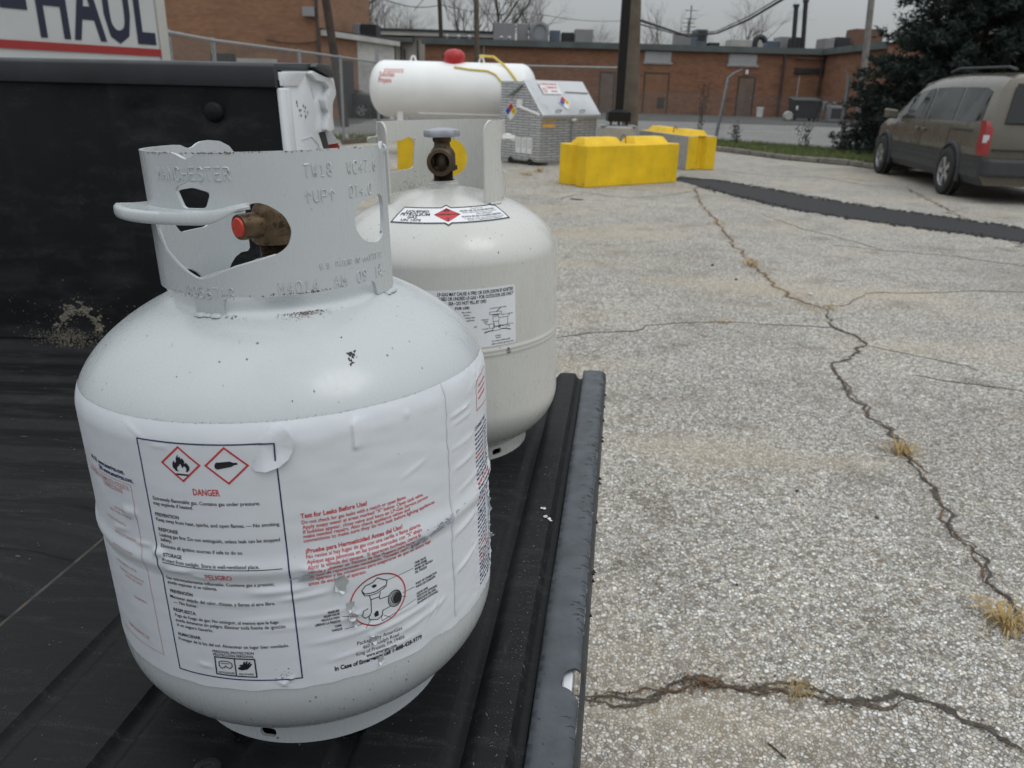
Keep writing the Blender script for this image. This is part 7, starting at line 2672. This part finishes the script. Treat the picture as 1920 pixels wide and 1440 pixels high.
# local x forward from the rear axle, y left (towards the viewer's side); shift so that the tyre faces sit on the contact line
VY = -.86


def vst(x_, hb, hw, belt, zr, rw_, rear=0.0):
    zs_ = max(belt + .06, zr)
    return (x_, [(hb - .06, .24, 0), (hb, .34, 0), (hb + .015, .62, 0), (hb + .01, .80, 0), (hb - .015, belt, rear * .15), (rw_ + .09, belt + (zs_ - belt) * .72, rear * .7), (rw_, zs_ - .06, rear * .93), (rw_ - .16, zs_ - .008, rear), (0, zs_ + .012, rear)])


VST = [vst(-1.00, .86, .9, 1.02, 1.66, .66, .22), vst(-.97, .90, .9, 1.03, 1.67, .68, .20), vst(-.6, .915, .9, 1.03, 1.70, .70, .06), vst(0, .915, .9, 1.02, 1.715, .71), vst(.8, .915, .9, 1.01, 1.72, .71), vst(1.6, .915, .9, 1.0, 1.70, .70), vst(2.2, .915, .9, .99, 1.64, .67), vst(2.65, .915, .9, .985, 1.50, .63), vst(3.0, .91, .9, .98, 1.30, .62), vst(3.3, .90, .9, .96, 1.08, .66), vst(3.5, .89, .88, .92, 1.0, .68), vst(3.8, .85, .85, .84, .92, .62), vst(4.0, .76, .8, .72, .80, .52), vst(4.06, .68, .8, .6, .68, .45)]
vbody = loft_car(van, VST, M_van)
for o in (vbody,):
    o.location = (0, VY, 0)


def vpart(mb, nm, m, parent=None, **k):
    o = mb.build(nm, m, parent or van, **k)
    if parent is None:
        o.location = (0, VY, 0)
    return o


for side in (1, -1):
    for nm, xs, t0, t1, m in (('front_window', [1.42, 1.7, 2.1, 2.45, 2.85], [.06, .06, .06, .06, .10], [.98, .96, .96, .95, .5], M_glass), ('sliding_door_window', [.28, .7, 1.34], [.06] * 3, [.98] * 3, M_glass), ('rear_side_window', [-.72, -.5, .0, .22], [.10, .06, .06, .06], [.90, .98, .98, .98], M_glass)):
        g_ = MB()
        side_panel(g_, VST, side, xs, 4, t0, t1, .006)
        vpart(g_, nm, m)
    c_ = MB()
    xs = [-1.0, -.97, -.6, 0, .8, 1.6, 2.2, 3.0, 3.5, 3.8, 4.0]
    side_panel(c_, VST, side, xs, 0, [0] * 11, [1] * 11, .014)
    side_panel(c_, VST, side, xs, 1, [0] * 11, [1.0] * 11, .018)
    vpart(c_, 'lower_cladding', M_clad)
    for t in (.45, .75, 1.0):
        c2_ = MB()
        side_panel(c2_, VST, side, [-.96, -.6, 0, .8, 1.6, 2.2, 3.0], 1, [t - .05] * 7, [t] * 7, .03)
        vpart(c2_, 'cladding_rib', M_clad)
    for xx in (1.38, .25):
        s_ = MB()
        for j in (1, 2, 3):
            side_panel(s_, VST, side, [xx, xx + .012], j, [0] * 2, [1] * 2, .005)
        vpart(s_, 'door_seam', M_black)
    s_ = MB()
    side_panel(s_, VST, side, [-.55, .2], 3, [.55] * 2, [.64] * 2, .008)
    vpart(s_, 'door_track', M_black)
    for xx in (1.5, 1.20):
        vpart(MB().box(xx, xx + .14, side * .925 - .02, side * .925 + .03, .86, .90), 'door_handle', M_van, bevel=.008)
    vpart(MB().hexa([(2.62, side * .93, .98), (2.78, side * .93, .98), (2.78, side * 1.14, 1.0), (2.62, side * 1.14, 1.0), (2.64, side * .93, 1.14), (2.80, side * .93, 1.14), (2.80, side * 1.14, 1.16), (2.64, side * 1.14, 1.16)]), 'wing_mirror', M_van, bevel=.03, fix=True)
    for xx in (0.0, 3.10):
        ar = MB()
        pts = [(xx + .41 * math.cos(t), side * .928, .335 + .41 * math.sin(t)) for t in [PI * (k / 14 * 1.16 - .08) for k in range(15)]]
        ar.tube(pts, .035, 6)
        vpart(ar, 'arch_flare', M_clad, smooth=60)
        vpart(MB().lathe([(.385, 0), (.385, .012), (.001, .012)], 36, Matrix.Translation((xx, side * .925, .335)) @ Matrix.Rotation(-side * PI / 2, 4, 'X')), 'wheel_well_shade', M_black)  # black disc on the uncut flank stands in for the wheel opening's shade
        wo = wheel_parts(van, (xx, side * .895, .335), .335, .20, ('y', side), None, M_alloy)
        wo.location = (0, VY, 0)
    tl_ = MB()
    o = len(tl_.v)
    for z, xx in ((.64, -1.0), (.82, -1.0), (1.0, -.985), (1.06, -.965), (1.08, -.94)):
        s_ = interp_st(VST, -.97)
        yy = .91 if z < 1.0 else .895
        tl_.v += [(xx + .16 + (z - .64) * .06, side * (yy + .025), z), (xx - .005 + (z - .64) * .1, side * (yy + .012), z), (xx - .022 + (z - .64) * .1, side * (yy - .04), z), (xx - .022 + (z - .64) * .1, side * (yy - .075), z)]
    for i in range(4):
        for j in range(3):
            f = (o + 4 * i + j, o + 4 * i + j + 1, o + 4 * i + j + 5, o + 4 * i + j + 4)
            tl_.f.append(f)
    tl_o = vpart(tl_, 'taillight', M_lens, smooth=50)
    z0_ = .80
    MB().add([(-.995, side * .935, z0_), (-1.005, side * .86, z0_), (-.995, side * .86, z0_ + .10), (-.985, side * .935, z0_ + .10)], [(0, 1, 2, 3)]).build('clear_lens', M_lensclear, tl_o)
    vpart(MB().tube([(-.75, side * .60, 1.735), (-.5, side * .60, 1.775), (1.2, side * .60, 1.79), (1.5, side * .60, 1.74)], .018, 6), 'roof_rail', M_clad, smooth=50)
g_ = MB()
for y0_, y1_ in ((-.70, .70),):
    g_.add([(-1.03 + .03, y0_, 1.06), (-1.03 + .03, y1_, 1.06), (-.86, y1_ - .10, 1.56), (-.86, y0_ + .10, 1.56)], [(0, 3, 2, 1)])
    g_.v = [(a - .012, b_, c) for a, b_, c in g_.v]
vpart(g_, 'rear_window', M_tint)
vpart(MB().hexa([(-1.13, -.86, .36), (-.9, -.90, .36), (-.9, .90, .36), (-1.13, .86, .36), (-1.13, -.86, .60), (-.9, -.92, .60), (-.9, .92, .60), (-1.13, .86, .60)]), 'rear_bumper', M_clad, bevel=.04, fix=True)
vpart(MB().box(-1.035, -1.0, -.80, .80, .70, .72), 'hatch_seam', M_black)
g_ = MB()
s0, s1 = interp_st(VST, 2.5), interp_st(VST, 3.25)
g_.add([(2.45, -.55, 1.56), (2.45, .55, 1.56), (3.28, .60, 1.105), (3.28, -.60, 1.105)], [(0, 3, 2, 1)])
vpart(g_, 'windscreen', M_glass)
for side in (1, -1):
    vpart(MB().hexa([(3.82, side * .50, .60), (3.98, side * .50, .60), (3.90, side * .80, .60), (3.72, side * .84, .60), (3.80, side * .50, .74), (3.94, side * .50, .72), (3.86, side * .78, .72), (3.70, side * .84, .74)]), 'headlight', M_lensclear, bevel=.02, fix=True)

# black sedan far left
M_sedan = mat('black_car_paint', (.012, .013, .015), .25, .2, .05, 3, coat=.6)


def sst(x_, hb, belt, zr, rw_):
    zs_ = max(belt + .03, zr)
    return (x_, [(hb - .05, .22, 0), (hb, .34, 0), (hb + .01, .60, 0), (hb - .02, belt, 0), (rw_ + .06, belt + (zs_ - belt) * .8, 0), (rw_ - .1, zs_ - .01, 0), (0, zs_, 0)])


SST = [sst(-.95, .72, .80, .86, .5), sst(-.8, .84, .92, .98, .6), sst(-.2, .88, .95, 1.05, .66), sst(.3, .89, .94, 1.34, .56), sst(.9, .89, .92, 1.43, .54), sst(1.5, .89, .91, 1.42, .54), sst(2.0, .89, .90, 1.22, .58), sst(2.4, .88, .89, .97, .66), sst(3.0, .86, .82, .88, .62), sst(3.4, .78, .70, .76, .5), sst(3.55, .66, .55, .62, .4)]
ps = P(684, 212, 33.5)
sedan = thing('parked_car', 'black sedan parked behind the fence at left, seen beside the truck corner', 'car', (ps.x - 2.45, 33.5, 0), math.radians(-8))
loft_car(sedan, SST, M_sedan)
for side in (1, -1):
    g_ = MB()
    side_panel(g_, SST, side, [.35, .9, 1.5, 1.95], 3, [.08] * 4, [.9, .95, .95, .6], .006)
    g_.build('side_window', M_glass, sedan)
    for xx in (0, 2.75):
        MB().lathe([(.36, 0), (.36, .012), (.001, .012)], 30, Matrix.Translation((xx, side * .895, .32)) @ Matrix.Rotation(-side * PI / 2, 4, 'X')).build('wheel_well_shade', M_black, sedan)  # no cut-out in the body: shaded wheel opening painted as a black disc
        wheel_parts(sedan, (xx, side * .865, .32), .32, .2, ('y', side), None, M_alloy)
    MB().hexa([(1.98, side * .88, .95), (2.1, side * .88, .95), (2.1, side * 1.05, .97), (1.98, side * 1.05, .97), (1.98, side * .88, 1.06), (2.1, side * .88, 1.06), (2.1, side * 1.05, 1.08), (1.98, side * 1.05, 1.08)]).build('wing_mirror', M_sedan, sedan, bevel=.02, fix=True)
    MB().hexa([(3.25, side * .5, .58), (3.5, side * .45, .56), (3.4, side * .78, .56), (3.15, side * .84, .58), (3.22, side * .5, .70), (3.45, side * .45, .66), (3.35, side * .74, .66), (3.12, side * .82, .70)]).build('headlight', M_lensclear, sedan, bevel=.02, fix=True)
g_ = MB().add([(1.62, -.50, 1.40), (1.62, .50, 1.40), (2.42, .62, .98), (2.42, -.62, .98)], [(0, 3, 2, 1)])
g_.v = [(a + .02, b_, c + .02) for a, b_, c in g_.v]
g_.build('windscreen', M_glass, sedan)

# ------------------------------------------------------------------ trees
M_bark = mat('bare_tree_bark', (.075, .062, .052), .95, 0, .3, 3)
M_twig = mat('bare_twigs', (.095, .078, .066), .95, 0, .3, 3)
M_needle = mat('dark_spruce_needles', (.014, .026, .020), .7, 0, .5, 5)
M_needle2 = mat('bluegreen_spruce_needles', (.028, .046, .038), .7, 0, .4, 5)


def bare_tree_mesh(seed, H, spread=.5, dens=1.0):
    rnd = random.Random(seed)
    trunk, crown = MB(), MB()

    def grow(p, d, L, r_, lev):
        pts = [p]
        q_ = p.copy()
        dd = d.copy()
        n = 4 if lev < 2 else 3
        for i in range(n):
            dd = (dd + Vector((rnd.gauss(0, .13), rnd.gauss(0, .13), rnd.gauss(.03, .08)))).normalized()
            q_ = q_ + dd * (L / n)
            pts.append(q_.copy())
        rs = [r_ * (1 - .5 * i / n) for i in range(n + 1)]
        (trunk if lev < 2 else crown).tube(pts, rs, 6 if lev < 2 else 3, cap=False)
        if lev >= 5:
            return
        m_ = {0: 5, 1: 5, 2: 4, 3: 4, 4: 3}[lev]
        for k in range(max(2, int(m_ * dens + rnd.random()))):
            t = rnd.uniform(.35, 1.0) if lev else rnd.uniform(.4, 1.0)
            i = min(n - 1, int(t * n))
            base = pts[i].lerp(pts[i + 1], t * n - i)
            az = rnd.uniform(0, 2 * PI)
            side_ = d.orthogonal().normalized()
            side_ = Matrix.Rotation(az, 3, d) @ side_
            nd = (d * rnd.uniform(.7, 1.1) + side_ * rnd.uniform(.45, .95) * (spread * 2) + Vector((0, 0, .22))).normalized()
            grow(base, nd, L * rnd.uniform(.5, .75), rs[i] * .55, lev + 1)

    grow(Vector((0, 0, 0)), Vector((0, 0, 1)), H * .46, H * .018, 0)
    return trunk, crown


TREE_PROTO = {}


def bare_tree(u, v, Y, H, variant, label, rz=0.0, sc=1.0):
    x_ = P(u, v, Y).x
    if variant not in TREE_PROTO:
        t = thing('bare_tree', label, 'tree', (x_, Y, 0), rz, 'bare trees behind the buildings')
        seed, HH, sp, de = {'wide': (3, 10, .55, .95), 'tall': (5, 10, .40, .95), 'bush': (9, 10, .70, 1.0), 'thin': (14, 10, .38, .75)}[variant]
        a, b_ = bare_tree_mesh(seed, HH, sp, de)
        a.build('trunk', M_bark, t, smooth=60)
        b_.build('crown', M_twig, t)
        TREE_PROTO[variant] = t
    else:
        t = dup(TREE_PROTO[variant], (x_, Y, 0), rz, label)
    k = H / 10
    t.scale = (k * sc, k * sc, k)
    return t


bare_tree(920, 60, 74, 14.5, 'wide', 'large spreading bare tree rising behind the long brick roof and its big grey rooftop unit', .3, 1.25)
bare_tree(868, 60, 80, 12.0, 'tall', 'bare tree just left of the pole over the white tank', 1.2)
bare_tree(968, 60, 84, 12.5, 'tall', 'bare tree at the right side of the large spreading one', 2.2)
for i, (u, Y, H, va, lb) in enumerate(((630, 62, 11.5, 'bush', 'dense bare tree beside the left brick building'), (655, 66, 11.0, 'tall', 'dense bare tree behind the thin dark pole at left'), (690, 70, 10.5, 'bush', 'bare tree behind the dark box on the low roof'), (716, 72, 10.0, 'wide', 'bare tree right of the dark box on the low roof'), (742, 76, 9.5, 'bush', 'rounded bare tree over the middle of the cream building'), (765, 80, 10.2, 'bush', 'rounded bare tree over the right part of the cream building'), (785, 84, 9.0, 'wide', 'small bare tree left of the thin pole above the cream building'), (1092, 96, 9.6, 'bush', 'rounded bare tree behind the right grey rooftop unit'), (1112, 100, 9.0, 'wide', 'small bare tree between the rooftop unit and the black light pole'), (1040, 100, 8.0, 'bush', 'low bare tree behind the small rooftop boxes'),
                                       (1222, 90, 10.0, 'thin', 'thin bare tree just right of the thick wooden pole'), (1255, 88, 12.4, 'thin', 'tall thin pale bare tree left of the roof aerial'), (1398, 74, 10.6, 'wide', 'dark forked bare tree behind the roof duct elbow'), (1340, 96, 8.6, 'bush', 'low bare tree behind the blue grey roof fan'), (1560, 96, 8.2, 'bush', 'low bare tree behind the right wing roof'), (1240, 110, 9.5, 'bush', 'hazy bare tree at the left of the roof aerial'))):
    bare_tree(u, 60, Y, H, va, lb, i * 1.7, 1.0 + .1 * math.sin(i * 2.3))

# evergreen behind the van
ex = P(1800, 250, 18.2)
ev = thing('evergreen_tree', 'big dark blue green spruce standing behind the minivan', 'tree', (ex.x, 18.2, 0))
MB().tube([(0, 0, 0), (0, .02, 4), (0, 0, 8.8)], [.17, .12, .02], 10).build('trunk', M_bark, ev, smooth=60)
rnd = random.Random(41)
cA, cB, br = MB(), MB(), MB()
for kk in range(1250):
    z = .12 + 8.5 * rnd.random() ** 1.35
    rmax = 2.4 * (1 - z / 9.0) ** .8 + .1
    az = rnd.uniform(0, 2 * PI)
    R_ = rmax * (rnd.uniform(.82, 1.08) if rnd.random() < .6 else rnd.uniform(.35, .9)) * (1 + .16 * noise.noise((math.cos(az) * 2, math.sin(az) * 2, z * 1.3)))
    dip = rnd.uniform(-.08, .22)
    pts = []
    for j in range(5):
        t = j / 4
        pts.append(Vector((math.cos(az) * R_ * t, math.sin(az) * R_ * t, z - dip * R_ * t + rnd.uniform(.04, .2) * R_ * t * t)))
    br.tube(pts, [.016, .012, .009, .006, .003], 3, cap=False)
    for q_ in range(int(26 * R_) + 5):
        t = .25 + .75 * rnd.random() ** .7
        i = min(3, int(t * 4))
        p = pts[i].lerp(pts[i + 1], t * 4 - i)
        sp_ = Vector((rnd.gauss(0, .05), rnd.gauss(0, .05), rnd.gauss(0, .05)))
        for s_ in range(7):
            d_ = Vector((rnd.gauss(0, 1) + math.cos(az) * .7, rnd.gauss(0, 1) + math.sin(az) * .7, rnd.gauss(.1, .8))).normalized()
            L = rnd.uniform(.06, .15)
            w = d_.cross(Vector((rnd.gauss(0, 1), rnd.gauss(0, 1), rnd.gauss(0, 1)))).normalized() * rnd.uniform(.008, .018)
            b0_ = p + sp_
            (cA if rnd.random() < .62 else cB).add([b0_ - w, b0_ + w, b0_ + d_ * L], [(0, 1, 2)])
br.build('branches', M_bark, ev, kind='stuff')
cA.build('crown', M_needle, ev, kind='stuff')
cB.build('crown_tips', M_needle2, ev, kind='stuff')

# ------------------------------------------------------------------ overhead lines
M_cable = mat('black_cable', (.015, .015, .016), .7, 0, 0)


def cable(label, pts, r_, sag=.0):
    pp = [P(*p) for p in pts]
    out_ = []
    for i in range(len(pp) - 1):
        for k in range(10):
            t = k / 10
            q_ = pp[i].lerp(pp[i + 1], t)
            q_.z -= sag * 4 * t * (1 - t)
            out_.append(q_)
    out_.append(pp[-1])
    o = MB().tube(out_, r_, 5).build('power_line', M_cable)
    tag(o, label, 'power line', 'overhead power lines')


cable('thick drooping power line from the brick roof up to the right', [(1195, 36, 30), (1290, 68, 44), (1345, 62, 46), (1405, 36, 40), (1485, -12, 30)], .05)
cable('second drooping power line just above the thick one', [(1195, 44, 30), (1275, 66, 44), (1345, 58, 46), (1405, 30, 40), (1478, -14, 30)], .025)
cable('thin power line crossing the sky from the thin dark pole', [(700, -10, 40), (826, 9, 52), (1000, 24, 70), (1175, 38, 90)], .022, .3)
cable('thin service line slanting up from the cream roof', [(776, 20, 60), (800, -8, 50)], .02)
cable('thin guy line leaning right of the thin dark pole', [(831, 0, 52), (842, 40, 52)], .02)
